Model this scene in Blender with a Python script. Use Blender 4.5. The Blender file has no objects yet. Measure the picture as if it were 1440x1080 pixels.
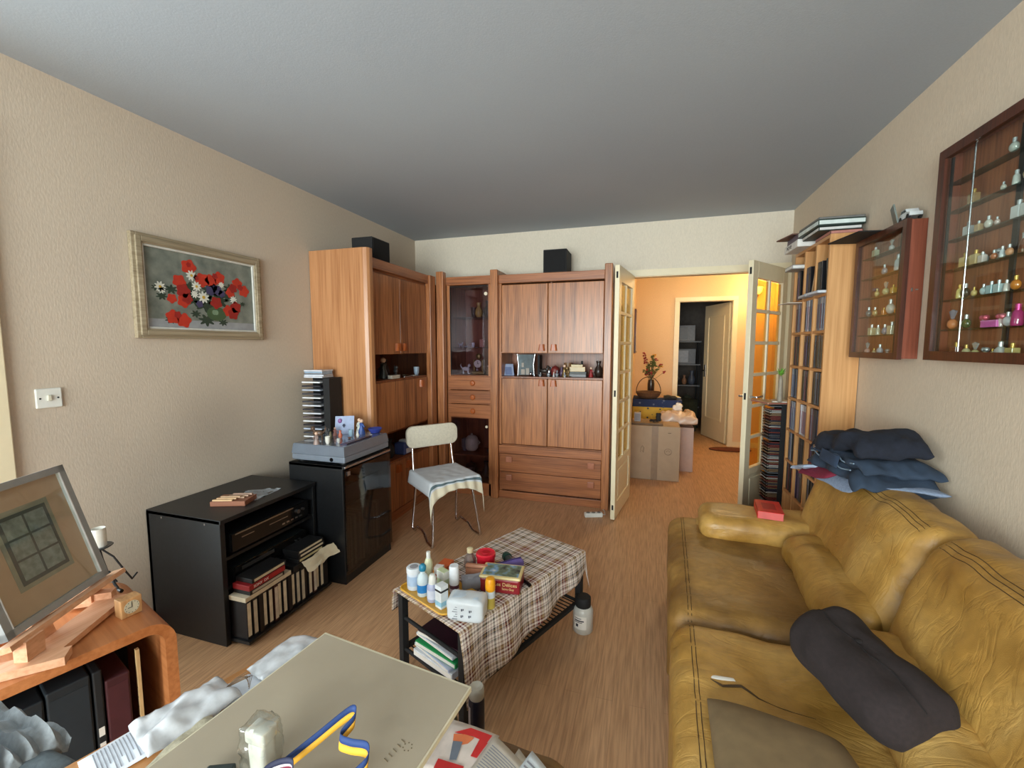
import bpy, bmesh, math, random
from mathutils import Vector, Matrix, noise
from math import sin, cos, pi, radians as R
random.seed(7)
C = bpy.context.scene.collection
SC = bpy.context.scene

# ------------------------------------------------------------------ materials
def lin(c):
    c = c / 255.0
    return c / 12.92 if c <= 0.04045 else ((c + 0.055) / 1.055) ** 2.4
def S(r, g, b): return (lin(r), lin(g), lin(b), 1)
MATS = {}
def nodes(name):
    m = bpy.data.materials.new(name); m.use_nodes = True
    nt = m.node_tree; b = nt.nodes['Principled BSDF']
    return m, nt, b
def mk(nt, t, **kw):
    n = nt.nodes.new(t)
    for k, v in kw.items():
        if hasattr(n, k): setattr(n, k, v)
        else: n.inputs[k].default_value = v
    return n
def ramp(nt, stops, interp='LINEAR'):
    n = nt.nodes.new('ShaderNodeValToRGB'); cr = n.color_ramp; cr.interpolation = interp
    while len(cr.elements) < len(stops): cr.elements.new(0.5)
    for e, (p, c) in zip(cr.elements, stops): e.position = p; e.color = c
    return n
def mixc(nt, a, b, fac, mode='MIX'):
    n = nt.nodes.new('ShaderNodeMix'); n.data_type = 'RGBA'; n.blend_type = mode
    L = nt.links
    for s, v in ((6, a), (7, b), (0, fac)):
        if hasattr(v, 'is_linked') or hasattr(v, 'links'): L.new(v, n.inputs[s])
        else: n.inputs[s].default_value = v
    return n.outputs[2]
def bump(nt, b, h, strength=.3, dist=.01):
    n = mk(nt, 'ShaderNodeBump'); n.inputs['Strength'].default_value = strength; n.inputs['Distance'].default_value = dist
    nt.links.new(h, n.inputs['Height']); nt.links.new(n.outputs[0], b.inputs['Normal'])
def sh(c, k): return (min(1, c[0] * k), min(1, c[1] * k), min(1, c[2] * k), 1)
def mat(name, rgb, rough=.5, metal=0, var=.12, scale=25, bmp=0, coat=0, spec=.5, trans=0, alpha=1, emit=0, stretch=(1, 1, 1)):
    if name in MATS: return MATS[name]
    m, nt, b = nodes(name); c = S(*rgb)
    tc = mk(nt, 'ShaderNodeTexCoord'); mp = mk(nt, 'ShaderNodeMapping'); mp.inputs['Scale'].default_value = stretch
    nt.links.new(tc.outputs['Object'], mp.inputs[0])
    nz = mk(nt, 'ShaderNodeTexNoise'); nz.inputs['Scale'].default_value = scale; nz.inputs['Detail'].default_value = 4
    nt.links.new(mp.outputs[0], nz.inputs['Vector'])
    rp = ramp(nt, [(.3, sh(c, 1 - var)), (.7, sh(c, 1 + var))]); nt.links.new(nz.outputs['Fac'], rp.inputs[0])
    nt.links.new(rp.outputs[0], b.inputs['Base Color'])
    b.inputs['Roughness'].default_value = rough; b.inputs['Metallic'].default_value = metal
    b.inputs['Coat Weight'].default_value = coat; b.inputs['Specular IOR Level'].default_value = spec
    b.inputs['Transmission Weight'].default_value = trans; b.inputs['Alpha'].default_value = alpha
    if emit: b.inputs['Emission Color'].default_value = c; b.inputs['Emission Strength'].default_value = emit
    if bmp: bump(nt, b, nz.outputs['Fac'], bmp, .004)
    MATS[name] = m; return m
def wood(name, c1, c2, rough=.4, axis='Z', scale=1.0, coat=.15, spec=.5):
    m, nt, b = nodes(name)
    tc = mk(nt, 'ShaderNodeTexCoord'); mp = mk(nt, 'ShaderNodeMapping')
    st = {'Z': (1, 1, .035), 'X': (.035, 1, 1), 'Y': (1, .035, 1)}[axis]
    mp.inputs['Scale'].default_value = st
    nt.links.new(tc.outputs['Object'], mp.inputs[0])
    n1 = mk(nt, 'ShaderNodeTexNoise'); n1.inputs['Scale'].default_value = 110 * scale; n1.inputs['Detail'].default_value = 6
    n2 = mk(nt, 'ShaderNodeTexNoise'); n2.inputs['Scale'].default_value = 14 * scale; n2.inputs['Detail'].default_value = 3; n2.inputs['Distortion'].default_value = .6
    for n in (n1, n2): nt.links.new(mp.outputs[0], n.inputs['Vector'])
    w = mk(nt, 'ShaderNodeMath', operation='MULTIPLY'); nt.links.new(n2.outputs['Fac'], w.inputs[0]); w.inputs[1].default_value = 14
    s = mk(nt, 'ShaderNodeMath', operation='SINE'); nt.links.new(w.outputs[0], s.inputs[0])
    a = mk(nt, 'ShaderNodeMath', operation='MULTIPLY_ADD'); nt.links.new(s.outputs[0], a.inputs[0]); a.inputs[1].default_value = .10; nt.links.new(n1.outputs['Fac'], a.inputs[2])
    rp = ramp(nt, [(.3, S(*c1)), (.7, S(*c2))]); nt.links.new(a.outputs[0], rp.inputs[0])
    nt.links.new(rp.outputs[0], b.inputs['Base Color'])
    b.inputs['Roughness'].default_value = rough; b.inputs['Coat Weight'].default_value = coat; b.inputs['Coat Roughness'].default_value = .25
    b.inputs['Specular IOR Level'].default_value = spec
    bump(nt, b, a.outputs[0], .12, .002)
    MATS[name] = m; return m
def glass(name, rgb=(235, 245, 245), alpha=.18, rough=.02):
    m, nt, b = nodes(name)
    tr = mk(nt, 'ShaderNodeBsdfTransparent'); tr.inputs[0].default_value = (S(*rgb))
    gl = mk(nt, 'ShaderNodeBsdfGlossy'); gl.inputs['Roughness'].default_value = rough
    lw = mk(nt, 'ShaderNodeLayerWeight'); lw.inputs['Blend'].default_value = .5
    pw = mk(nt, 'ShaderNodeMath', operation='POWER'); pw.inputs[1].default_value = 4; ad = mk(nt, 'ShaderNodeMath', operation='MULTIPLY_ADD'); ad.inputs[1].default_value = .30; ad.inputs[2].default_value = .03 + alpha * .12
    mx = mk(nt, 'ShaderNodeMixShader'); L = nt.links
    L.new(lw.outputs['Facing'], pw.inputs[0]); L.new(pw.outputs[0], ad.inputs[0]); L.new(ad.outputs[0], mx.inputs[0]); L.new(tr.outputs[0], mx.inputs[1]); L.new(gl.outputs[0], mx.inputs[2])
    L.new(mx.outputs[0], nt.nodes['Material Output'].inputs[0]); MATS[name] = m; return m
def leather(name, c1, c2, c3):
    m, nt, b = nodes(name); L = nt.links
    tc = mk(nt, 'ShaderNodeTexCoord')
    n1 = mk(nt, 'ShaderNodeTexNoise'); n1.inputs['Scale'].default_value = 3.2; n1.inputs['Detail'].default_value = 6; n1.inputs['Distortion'].default_value = .8
    n2 = mk(nt, 'ShaderNodeTexNoise'); n2.inputs['Scale'].default_value = 30; n2.inputs['Detail'].default_value = 8
    n3 = mk(nt, 'ShaderNodeTexVoronoi'); n3.inputs['Scale'].default_value = 420
    for n in (n1, n2, n3): L.new(tc.outputs['Object'], n.inputs['Vector'])
    rp = ramp(nt, [(.32, S(*c1)), (.55, S(*c2)), (.75, S(*c3))]); L.new(n1.outputs['Fac'], rp.inputs[0])
    r2 = ramp(nt, [(.3, (.72, .72, .72, 1)), (.6, (1, 1, 1, 1))]); L.new(n2.outputs['Fac'], r2.inputs[0])
    L.new(mixc(nt, rp.outputs[0], r2.outputs[0], .7, 'MULTIPLY'), b.inputs['Base Color'])
    rr = ramp(nt, [(.3, (.3, .3, .3, 1)), (.7, (.55, .55, .55, 1))]); L.new(n1.outputs['Fac'], rr.inputs[0]); L.new(rr.outputs[0], b.inputs['Roughness'])
    # wrinkles
    mp = mk(nt, 'ShaderNodeMapping'); mp.inputs['Scale'].default_value = (4, 13, 5); mp.inputs['Rotation'].default_value = (0, 0, .5); L.new(tc.outputs['Object'], mp.inputs[0])
    n4 = mk(nt, 'ShaderNodeTexNoise'); n4.inputs['Scale'].default_value = 1.2; n4.inputs['Detail'].default_value = 5; n4.inputs['Distortion'].default_value = 1.2; L.new(mp.outputs[0], n4.inputs['Vector'])
    r4 = ramp(nt, [(.44, (1, 1, 1, 1)), (.5, (0, 0, 0, 1)), (.56, (1, 1, 1, 1))]); L.new(n4.outputs['Fac'], r4.inputs[0])
    mm = mk(nt, 'ShaderNodeMath', operation='MULTIPLY_ADD'); L.new(r4.outputs[0], mm.inputs[0]); mm.inputs[1].default_value = 1.0; m5 = mk(nt, 'ShaderNodeMath', operation='MULTIPLY'); L.new(n3.outputs['Distance'], m5.inputs[0]); m5.inputs[1].default_value = .18; L.new(m5.outputs[0], mm.inputs[2])
    bump(nt, b, mm.outputs[0], .22, .004)
    MATS[name] = m; return m
def plaid(name):
    m, nt, b = nodes(name); L = nt.links
    uv = mk(nt, 'ShaderNodeUVMap'); sp = mk(nt, 'ShaderNodeSeparateXYZ'); L.new(uv.outputs[0], sp.inputs[0])
    cream, mar, dk, tan, gr = S(232, 222, 212), S(128, 40, 44), S(48, 46, 52), S(176, 150, 112), S(120, 122, 112)
    big = [(0, cream), (.08, mar), (.12, cream), (.16, mar), (.19, tan), (.26, cream), (.40, gr), (.43, cream), (.55, dk), (.58, tan), (.62, dk), (.65, cream), (.8, gr), (.84, cream), (.93, tan)]
    def ax(o):
        f = mk(nt, 'ShaderNodeMath', operation='MULTIPLY'); L.new(o, f.inputs[0]); f.inputs[1].default_value = 1 / .20
        g = mk(nt, 'ShaderNodeMath', operation='FRACT'); L.new(f.outputs[0], g.inputs[0])
        r = ramp(nt, big, 'CONSTANT'); L.new(g.outputs[0], r.inputs[0])
        f2 = mk(nt, 'ShaderNodeMath', operation='MULTIPLY'); L.new(o, f2.inputs[0]); f2.inputs[1].default_value = 1 / .0145
        g2 = mk(nt, 'ShaderNodeMath', operation='FRACT'); L.new(f2.outputs[0], g2.inputs[0])
        r2 = ramp(nt, [(0, (1, 1, 1, 1)), (.62, (.40, .30, .31, 1))], 'CONSTANT'); L.new(g2.outputs[0], r2.inputs[0])
        return mixc(nt, r.outputs[0], r2.outputs[0], .85, 'MULTIPLY')
    L.new(mixc(nt, ax(sp.outputs[0]), ax(sp.outputs[1]), .5), b.inputs['Base Color'])
    b.inputs['Roughness'].default_value = .9; b.inputs['Specular IOR Level'].default_value = .1
    MATS[name] = m; return m
def wallpaper(name, rgb, amp=.05, bs=.25, patch=None):
    m, nt, b = nodes(name); L = nt.links; c = S(*rgb)
    tc = mk(nt, 'ShaderNodeTexCoord')
    mp = mk(nt, 'ShaderNodeMapping'); mp.inputs['Scale'].default_value = (1, 1, .35); L.new(tc.outputs['Object'], mp.inputs[0])
    n1 = mk(nt, 'ShaderNodeTexNoise'); n1.inputs['Scale'].default_value = 150; n1.inputs['Detail'].default_value = 5; L.new(mp.outputs[0], n1.inputs['Vector'])
    n2 = mk(nt, 'ShaderNodeTexNoise'); n2.inputs['Scale'].default_value = 1.3; L.new(tc.outputs['Object'], n2.inputs['Vector'])
    r1 = ramp(nt, [(.3, sh(c, 1 - amp)), (.7, sh(c, 1 + amp))]); L.new(n1.outputs['Fac'], r1.inputs[0])
    r2 = ramp(nt, [(.3, (.95, .95, .96, 1)), (.7, (1, 1, 1, 1))]); L.new(n2.outputs['Fac'], r2.inputs[0])
    out = mixc(nt, r1.outputs[0], r2.outputs[0], 1, 'MULTIPLY')
    if patch:   # soft round darker patches above the stereo
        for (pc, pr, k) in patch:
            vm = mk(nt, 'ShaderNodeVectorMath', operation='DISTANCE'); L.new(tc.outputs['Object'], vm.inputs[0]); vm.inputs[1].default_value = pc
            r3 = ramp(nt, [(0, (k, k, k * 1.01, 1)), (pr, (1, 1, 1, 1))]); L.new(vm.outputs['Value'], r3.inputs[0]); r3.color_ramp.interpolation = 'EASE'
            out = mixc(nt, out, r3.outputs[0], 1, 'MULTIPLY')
    L.new(out, b.inputs['Base Color']); b.inputs['Roughness'].default_value = .85; b.inputs['Specular IOR Level'].default_value = .2
    bump(nt, b, n1.outputs['Fac'], bs, .003); MATS[name] = m; return m
def laminate(name):
    m, nt, b = nodes(name); L = nt.links
    tc = mk(nt, 'ShaderNodeTexCoord'); mp = mk(nt, 'ShaderNodeMapping'); mp.inputs['Rotation'].default_value = (0, 0, pi / 2); L.new(tc.outputs['Object'], mp.inputs[0])
    br = mk(nt, 'ShaderNodeTexBrick'); br.inputs['Scale'].default_value = 1; br.inputs['Mortar Size'].default_value = .0006
    br.inputs['Brick Width'].default_value = 1.2; br.inputs['Row Height'].default_value = .064; br.offset = .37
    br.inputs['Color1'].default_value = S(212, 168, 128); br.inputs['Color2'].default_value = S(204, 160, 120); br.inputs['Mortar'].default_value = S(168, 126, 92)
    L.new(mp.outputs[0], br.inputs['Vector'])
    m2 = mk(nt, 'ShaderNodeMapping'); m2.inputs['Scale'].default_value = (1, .05, 1); L.new(tc.outputs['Object'], m2.inputs[0])
    n1 = mk(nt, 'ShaderNodeTexNoise'); n1.inputs['Scale'].default_value = 120; n1.inputs['Detail'].default_value = 8; L.new(m2.outputs[0], n1.inputs['Vector'])
    r1 = ramp(nt, [(.34, (.66, .63, .60, 1)), (.60, (1.0, 1, 1, 1))]); L.new(n1.outputs['Fac'], r1.inputs[0])
    L.new(mixc(nt, br.outputs[0], r1.outputs[0], .8, 'MULTIPLY'), b.inputs['Base Color'])
    b.inputs['Roughness'].default_value = .42; b.inputs['Specular IOR Level'].default_value = .4; MATS[name] = m; return m

teak = wood('teak', (118, 70, 40), (186, 122, 76), .34)
teakh = wood('teak_horizontal', (126, 74, 44), (172, 108, 66), .38, axis='X')
teaky = wood('teak_lengthwise', (126, 74, 44), (172, 108, 66), .38, axis='Y')
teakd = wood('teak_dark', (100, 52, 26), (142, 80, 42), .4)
handlew = wood('handle_wood', (150, 74, 30), (184, 98, 44), .3, coat=.3)
pine = wood('pine_shelf', (186, 132, 78), (212, 160, 104), .5, scale=.7, coat=.05)
piney = wood('pine_shelf_depth', (176, 122, 74), (205, 150, 98), .5, axis='Y', scale=.7, coat=.05)
beech = wood('beech_easel', (206, 150, 112), (226, 176, 140), .5, axis='Y', coat=.05)
deskw = wood('desk_veneer', (168, 112, 60), (196, 138, 82), .38, axis='Y', scale=.6)
bentw = wood('bent_plywood', (176, 106, 58), (206, 134, 82), .4, axis='Y', scale=.6)
mahog = wood('mahogany', (54, 26, 16), (84, 42, 26), .4)
mahogside = wood('mahogany_red', (110, 54, 36), (140, 74, 52), .5)
caseback = wood('case_back', (128, 74, 48), (166, 102, 68), .6)
wallm = wallpaper('wallpaper_beige', (214, 198, 176))
walll = wallpaper('wallpaper_beige_left_dimmed', (204, 190, 172), patch=[((0, 1.78, .93), .42, .80), ((0, 1.40, .72), .40, .86), ((0, 1.2, 1.05), .3, .92)])  # same beige paper, its colour darkened to hold down the near wall's brightness
wallf = wallpaper('wallpaper_beige_far_brightened', (224, 214, 196))  # same beige paper, its colour lightened to stand for light reaching the far wall
wallh = wallpaper('wallpaper_hall', (232, 200, 160))
ceilm = wallpaper('ceiling_paint', (172, 180, 188), .03, .15)
floorm = laminate('laminate_floor')
cream = mat('cream_paint', (232, 220, 188), .35, var=.02)
white = mat('white_plastic', (226, 228, 222), .35, var=.02)
blackp = mat('black_laminate', (21, 23, 26), .42, var=.25, scale=60)
blackg = mat('black_gloss', (14, 15, 17), .12, var=.1)
blackm = mat('black_matt', (24, 24, 26), .75, var=.15, scale=80)
darkin = mat('dark_interior', (20, 18, 18), .8)
silver = mat('brushed_silver', (190, 192, 198), .25, 1, var=.03)
chrome = mat('chrome', (215, 215, 220), .12, 1, var=.02)
must = leather('mustard_leather', (156, 114, 50), (184, 142, 72), (200, 162, 96))
mustw = leather('mustard_leather_worn', (112, 80, 38), (148, 110, 54), (184, 142, 76))
stitch = mat('dark_stitching', (70, 48, 20), .8)
plaidm = plaid('plaid_cloth')
gl = glass('clear_glass', (246, 250, 248), .1)
glt = glass('smoked_glass', (222, 218, 228), .2, .04); glsh = glass('pale_shelf_glass', (214, 226, 226), 1.5, .1)
paper = mat('paper_white', (236, 232, 224), .8, var=.02)
cream_p = mat('paper_cream', (222, 208, 178), .8, var=.04)
card = mat('cardboard', (172, 150, 126), .85, var=.05, scale=12)
tape = mat('packing_tape', (140, 116, 92), .3, var=.08)
tint = {}
def col(rgb, rough=.45, **k):
    n = 'tint_%d_%d_%d' % rgb + ('' if rough == .45 else '_%d' % int(rough * 100)) + ''.join('_%s%s' % (a, b) for a, b in k.items())
    return mat(n, rgb, rough, **k)

# ------------------------------------------------------------------ building
def world_of(o):
    M = Matrix.Identity(4)
    while o is not None:
        M = (Matrix.Translation(o.location) @ o.rotation_euler.to_matrix().to_4x4()) @ M
        o = o.parent
    return M
SPLIT = {'rail', 'shelf', 'side_post', 'side_panel', 'glass_shelf', 'button', 'knob', 'foot', 'leg', 'divider', 'upright', 'rack_shelf', 'peg_halves', 'screw', 'screw_cap', 'hinge', 'latch_plate', 'socket', 'base_board', 'peg_block', 'shelf_frame', 'handle', 'door_handle', 'window_frame', 'tape_strip', 'lumbar_roll', 'wheel', 'shelf_track', 'hook_latch', 'back_panel', 'arm', 'cap', 'strand'}
def surf(o, pts, lift=.001):
    from mathutils.bvhtree import BVHTree
    me = o.data; t = BVHTree.FromPolygons([v.co[:] for v in me.vertices], [p.vertices[:] for p in me.polygons]); out = []
    for x, y in pts:
        h = t.ray_cast(Vector((x, y, 3)), Vector((0, 0, -1)))
        if h[0] is not None: out.append((x, y, h[0].z + lift))
    return out
class B:
    def __init__(s, world=False): s.bm = bmesh.new(); s.M = Matrix.Identity(4); s.world = world; s.mi = 0; s.uv = None
    def _fin(s, vs, fs):
        for v in vs: v.co = s.M @ v.co
        for f in fs: f.material_index = s.mi
        return s
    def box(s, x0, y0, z0, x1, y1, z1, bev=0, seg=2):
        r = bmesh.ops.create_cube(s.bm, size=1); vs = r['verts']
        for v in vs: v.co = Vector(((x0 + x1) / 2 + v.co.x * (x1 - x0), (y0 + y1) / 2 + v.co.y * (y1 - y0), (z0 + z1) / 2 + v.co.z * (z1 - z0)))
        fs = list({f for v in vs for f in v.link_faces})
        if bev:
            es = list({e for f in fs for e in f.edges})
            rr = bmesh.ops.bevel(s.bm, geom=es, offset=bev, segments=seg, affect='EDGES', profile=.5)
            vs = list({v for f in rr['faces'] for v in f.verts} | {v for v in vs if v.is_valid})
            fs = list({f for v in vs for f in v.link_faces})
            vs = list({v for f in fs for v in f.verts})
        return s._fin(vs, fs)
    def loft(s, rings, cap=True, closed=False):
        vv = [[s.bm.verts.new(s.M @ Vector(p)) for p in r] for r in rings]; n = len(rings[0]); fs = []
        for i in range(len(vv) - (0 if closed else 1)):
            a, b = vv[i], vv[(i + 1) % len(vv)]
            for j in range(n):
                k = (j + 1) % n
                try: fs.append(s.bm.faces.new((a[j], a[k], b[k], b[j])))
                except ValueError: pass
        if cap and not closed:
            for r in (vv[0][::-1], vv[-1]):
                try: fs.append(s.bm.faces.new(r))
                except ValueError: pass
        for f in fs: f.material_index = s.mi
        return s
    def islands(s):
        s.bm.verts.ensure_lookup_table(); s.bm.verts.index_update(); seen = set(); out = []
        for v in s.bm.verts:
            if v.index in seen: continue
            st = [v]; seen.add(v.index); isl = {v.index}
            while st:
                a = st.pop()
                for e in a.link_edges:
                    q = e.other_vert(a)
                    if q.index not in seen: seen.add(q.index); isl.add(q.index); st.append(q)
            out.append(isl)
        return out
    def lathe(s, prof, c=(0, 0, 0), seg=20):
        return s.loft([[(c[0] + max(r, .0002) * cos(2 * pi * j / seg), c[1] + max(r, .0002) * sin(2 * pi * j / seg), c[2] + z) for j in range(seg)] for r, z in prof])
    def cyl(s, p0, p1, r, r2=None, seg=14):
        p0 = Vector(p0); p1 = Vector(p1); d = (p1 - p0).normalized()
        a = d.orthogonal().normalized(); b = d.cross(a); r2 = r if r2 is None else r2
        return s.loft([[p + a * q * cos(2 * pi * j / seg) + b * q * sin(2 * pi * j / seg) for j in range(seg)] for p, q in ((p0, r), (p1, r2))])
    def tube(s, pts, r, seg=8, closed=False):
        P = [Vector(p) for p in pts]; n = len(P); rings = []; up = None
        for i in range(n):
            if closed: t = P[(i + 1) % n] - P[i - 1]
            else: t = P[min(i + 1, n - 1)] - P[max(i - 1, 0)]
            t.normalize()
            if up is None: up = t.orthogonal().normalized()
            up = (up - t * up.dot(t)).normalized(); q = t.cross(up)
            rr = r[i] if isinstance(r, (list, tuple)) else r
            rings.append([P[i] + up * rr * cos(2 * pi * j / seg) + q * rr * sin(2 * pi * j / seg) for j in range(seg)])
        return s.loft(rings, cap=not closed, closed=closed)
    def prism(s, poly, a0, a1, axis='z'):
        def P(u, v, w): return {'z': (u, v, w), 'y': (u, w, v), 'x': (w, u, v)}[axis]
        return s.loft([[P(u, v, a) for u, v in poly] for a in (a0, a1)])
    def ball(s, c, r, sub=2):
        rr = bmesh.ops.create_icosphere(s.bm, subdivisions=sub, radius=1); r = r if isinstance(r, (tuple, list)) else (r, r, r)
        for v in rr['verts']: v.co = Vector((c[0] + v.co.x * r[0], c[1] + v.co.y * r[1], c[2] + v.co.z * r[2]))
        return s._fin(rr['verts'], {f for v in rr['verts'] for f in v.link_faces})
    def sheet(s, fn, nu, nv, uvfn=None, thick=0):
        g = [[s.bm.verts.new(s.M @ Vector(fn(i / nu, j / nv))) for j in range(nv + 1)] for i in range(nu + 1)]
        if uvfn and s.uv is None: s.uv = s.bm.loops.layers.uv.new('UVMap')
        for i in range(nu):
            for j in range(nv):
                f = s.bm.faces.new((g[i][j], g[i + 1][j], g[i + 1][j + 1], g[i][j + 1])); f.material_index = s.mi
                if uvfn:
                    for l, (a, b) in zip(f.loops, ((i, j), (i + 1, j), (i + 1, j + 1), (i, j + 1))): l[s.uv].uv = uvfn(a / nu, b / nv)
        return s
    def pad(s, c4, th, nu=16, nv=16, nz=.0, ns=6, seed=0, ex=4, low=1.0, fn=None):
        """soft closed slab over a bilinear patch c4 (four corners), thickest in the middle"""
        c = [Vector(p) for p in c4]; nrm = (c[1] - c[0]).cross(c[3] - c[0]).normalized()
        def P(u, v, sgn):
            p = (c[0] * (1 - u) + c[1] * u) * (1 - v) + (c[3] * (1 - u) + c[2] * u) * v
            e = max(0, (1 - abs(2 * u - 1) ** ex)) ** .5 * max(0, (1 - abs(2 * v - 1) ** ex)) ** .5
            d = noise.noise(Vector((p.x * ns + seed, p.y * ns, p.z * ns))) * nz + .5 * noise.noise(Vector((p.x * ns * 2.3, p.y * ns * 2.3 + seed, p.z * ns * 2.3))) * nz
            p = p + nrm * (sgn * th * .5 * e * (low if sgn < 0 else 1) + d * (1 if sgn > 0 else .3))
            return fn(p, u, v, sgn) if fn else p
        uu = [.5 - .5 * cos(pi * i / nu) for i in range(nu + 1)]; vv = [.5 - .5 * cos(pi * j / nv) for j in range(nv + 1)]
        T = [[s.bm.verts.new(s.M @ P(u, v, 1)) for v in vv] for u in uu]; Bt = [[None] * (nv + 1) for _ in uu]
        for i, u in enumerate(uu):
            for j, v in enumerate(vv):
                Bt[i][j] = T[i][j] if i in (0, nu) or j in (0, nv) else s.bm.verts.new(s.M @ P(u, v, -1))
        for i in range(nu):
            for j in range(nv):
                for G, fl in ((T, 0), (Bt, 1)):
                    q = [G[i][j], G[i + 1][j], G[i + 1][j + 1], G[i][j + 1]]
                    if fl: q = q[::-1]
                    try: f = s.bm.faces.new(q); f.material_index = s.mi
                    except ValueError: pass
        return s
    def puff(s, x0, y0, z0, x1, y1, z1, r, n=10, nz=.0, ns=5, seed=0, bulge=0, fn=None):
        """rounded soft box; bulge swells the large faces"""
        before = set(s.bm.verts); rr = bmesh.ops.create_cube(s.bm, size=2); vs = rr['verts']; es = list({e for v in vs for e in v.link_edges})
        bmesh.ops.subdivide_edges(s.bm, edges=es, cuts=n, use_grid_fill=True)
        vs = [v for v in s.bm.verts if v not in before]
        h = Vector(((x1 - x0) / 2, (y1 - y0) / 2, (z1 - z0) / 2)); c = Vector(((x1 + x0) / 2, (y1 + y0) / 2, (z1 + z0) / 2))
        fs = list({f for v in vs for f in v.link_faces})
        for v in vs:
            q = v.co.copy(); q0 = q.copy()
            for k in range(3): q[k] = (abs(q[k]) ** .8) * (1 if q[k] > 0 else -1) if abs(q[k]) < 1 else q[k]
            p = Vector((q.x * h.x, q.y * h.y, q.z * h.z))
            inn = Vector([max(-h[k] + r, min(h[k] - r, p[k])) for k in range(3)]); d = p - inn
            if d.length > 1e-6: p = inn + d.normalized() * r
            b = bulge * (1 - q0.x ** 2) * (1 - q0.y ** 2) if abs(q0.z) > .999 else 0
            p.z += b * (1 if q0.z > 0 else -1)
            if nz:
                w = p + c; dn = noise.noise(Vector((w.x * ns + seed, w.y * ns, w.z * ns))) * nz + .5 * noise.noise(Vector((w.x * ns * 2.7, w.y * ns * 2.7 + seed, w.z * ns * 2.7))) * nz
                nn = Vector((p.x / h.x, p.y / h.y, p.z / h.z)).normalized(); p += nn * dn
            v.co = p + c
            if fn: v.co = Vector(fn(v.co, q0))
        return s._fin(vs, fs)
    def obj(s, name, m, parent=None, smooth=False, loc=None, label=None):
        bmesh.ops.recalc_face_normals(s.bm, faces=s.bm.faces)
        if name in SPLIT and parent is not None and loc is None:
            isl = s.islands()
            if len(isl) > 1:
                if s.world: s.bm.transform(world_of(parent).inverted()); s.world = False
                first = None
                for k in range(len(isl)):
                    nb = B(); nb.bm.free(); nb.bm = s.bm.copy(); nb.bm.verts.ensure_lookup_table()
                    keep = isl[k]; bmesh.ops.delete(nb.bm, geom=[v for v in nb.bm.verts if v.index not in keep], context='VERTS')
                    o = nb.obj(name, m, parent, smooth, label=label); first = first or o
                s.bm.free(); return first
        me = bpy.data.meshes.new(name)
        if s.world and parent is not None: s.bm.transform(world_of(parent).inverted())
        if loc is not None: s.bm.transform(Matrix.Translation(-Vector(loc)))
        s.bm.to_mesh(me); s.bm.free()
        for x in (m if isinstance(m, (list, tuple)) else [m]): me.materials.append(x)
        if smooth:
            me.shade_smooth()
            try: me.set_sharp_from_angle(angle=R(smooth if smooth > 1 else 50))
            except Exception: pass
        o = bpy.data.objects.new(name, me); C.objects.link(o)
        if parent is not None: o.parent = parent
        if loc is not None: o.location = loc
        if label: o['label'] = label
        return o
def thing(name, label, cat, loc=(0, 0, 0), rz=0, group=None):
    o = bpy.data.objects.new(name, None); C.objects.link(o); o.empty_display_size = .05
    o.location = loc; o.rotation_euler = (0, 0, rz); o['label'] = label; o['category'] = cat
    if group: o['group'] = group
    return o
def tag(o, label, cat, group=None):
    o['label'] = label; o['category'] = cat
    if group: o['group'] = group
    return o
def struct(o): o['kind'] = 'structure'; return o
def dup(root, loc, rz=None, label=None, group=None, rot=None):
    r = root.copy(); C.objects.link(r); r.location = loc
    if rz is not None: r.rotation_euler = (0, 0, rz)
    if rot is not None: r.rotation_euler = rot
    if label: r['label'] = label
    if group: r['group'] = group
    for ch in list(root.children):
        c = ch.copy(); C.objects.link(c); c.parent = r
        for g in list(ch.children):
            d = g.copy(); C.objects.link(d); d.parent = c
    return r
def text(st, size, M, m, parent, name='lettering', align='CENTER'):
    cu = bpy.data.curves.new('lettering', 'FONT'); cu.body = st; cu.size = size; cu.extrude = .0004; cu.align_x = align; cu.align_y = 'CENTER'
    t = bpy.data.objects.new('lettering', cu); C.objects.link(t)
    bpy.context.view_layer.update()
    me = bpy.data.meshes.new_from_object(t.evaluated_get(bpy.context.evaluated_depsgraph_get()))
    bpy.data.objects.remove(t); me.transform(M); me.materials.clear(); me.materials.append(m)
    o = bpy.data.objects.new(name, me); C.objects.link(o); o.parent = parent; return o
def basis(o, x, y):  # matrix with given x, y axis and origin
    x = Vector(x).normalized(); y = Vector(y); y = (y - x * y.dot(x)).normalized(); z = x.cross(y)
    M = Matrix.Identity(4)
    for i in range(3): M[i][0] = x[i]; M[i][1] = y[i]; M[i][2] = z[i]; M[i][3] = o[i]
    return M

# ------------------------------------------------------------------ camera
f_px, yaw, pitch, roll = 605.29, -.3017, -.0883, -.0003
fw = Vector((sin(yaw) * cos(pitch), cos(yaw) * cos(pitch), sin(pitch)))
rt = Vector((cos(yaw), -sin(yaw), 0)); up = rt.cross(fw)
cd = bpy.data.cameras.new('camera'); cam = bpy.data.objects.new('camera', cd); C.objects.link(cam)
cd.sensor_width = 36; cd.lens = f_px / 1440 * 36; cd.clip_start = .02
Mc = Matrix.Identity(4)
for i in range(3): Mc[i][0] = rt[i]; Mc[i][1] = up[i]; Mc[i][2] = -fw[i]; Mc[i][3] = (2.3328, 0, 1.4095)[i]
cam.matrix_world = Mc; SC.camera = cam

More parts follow.
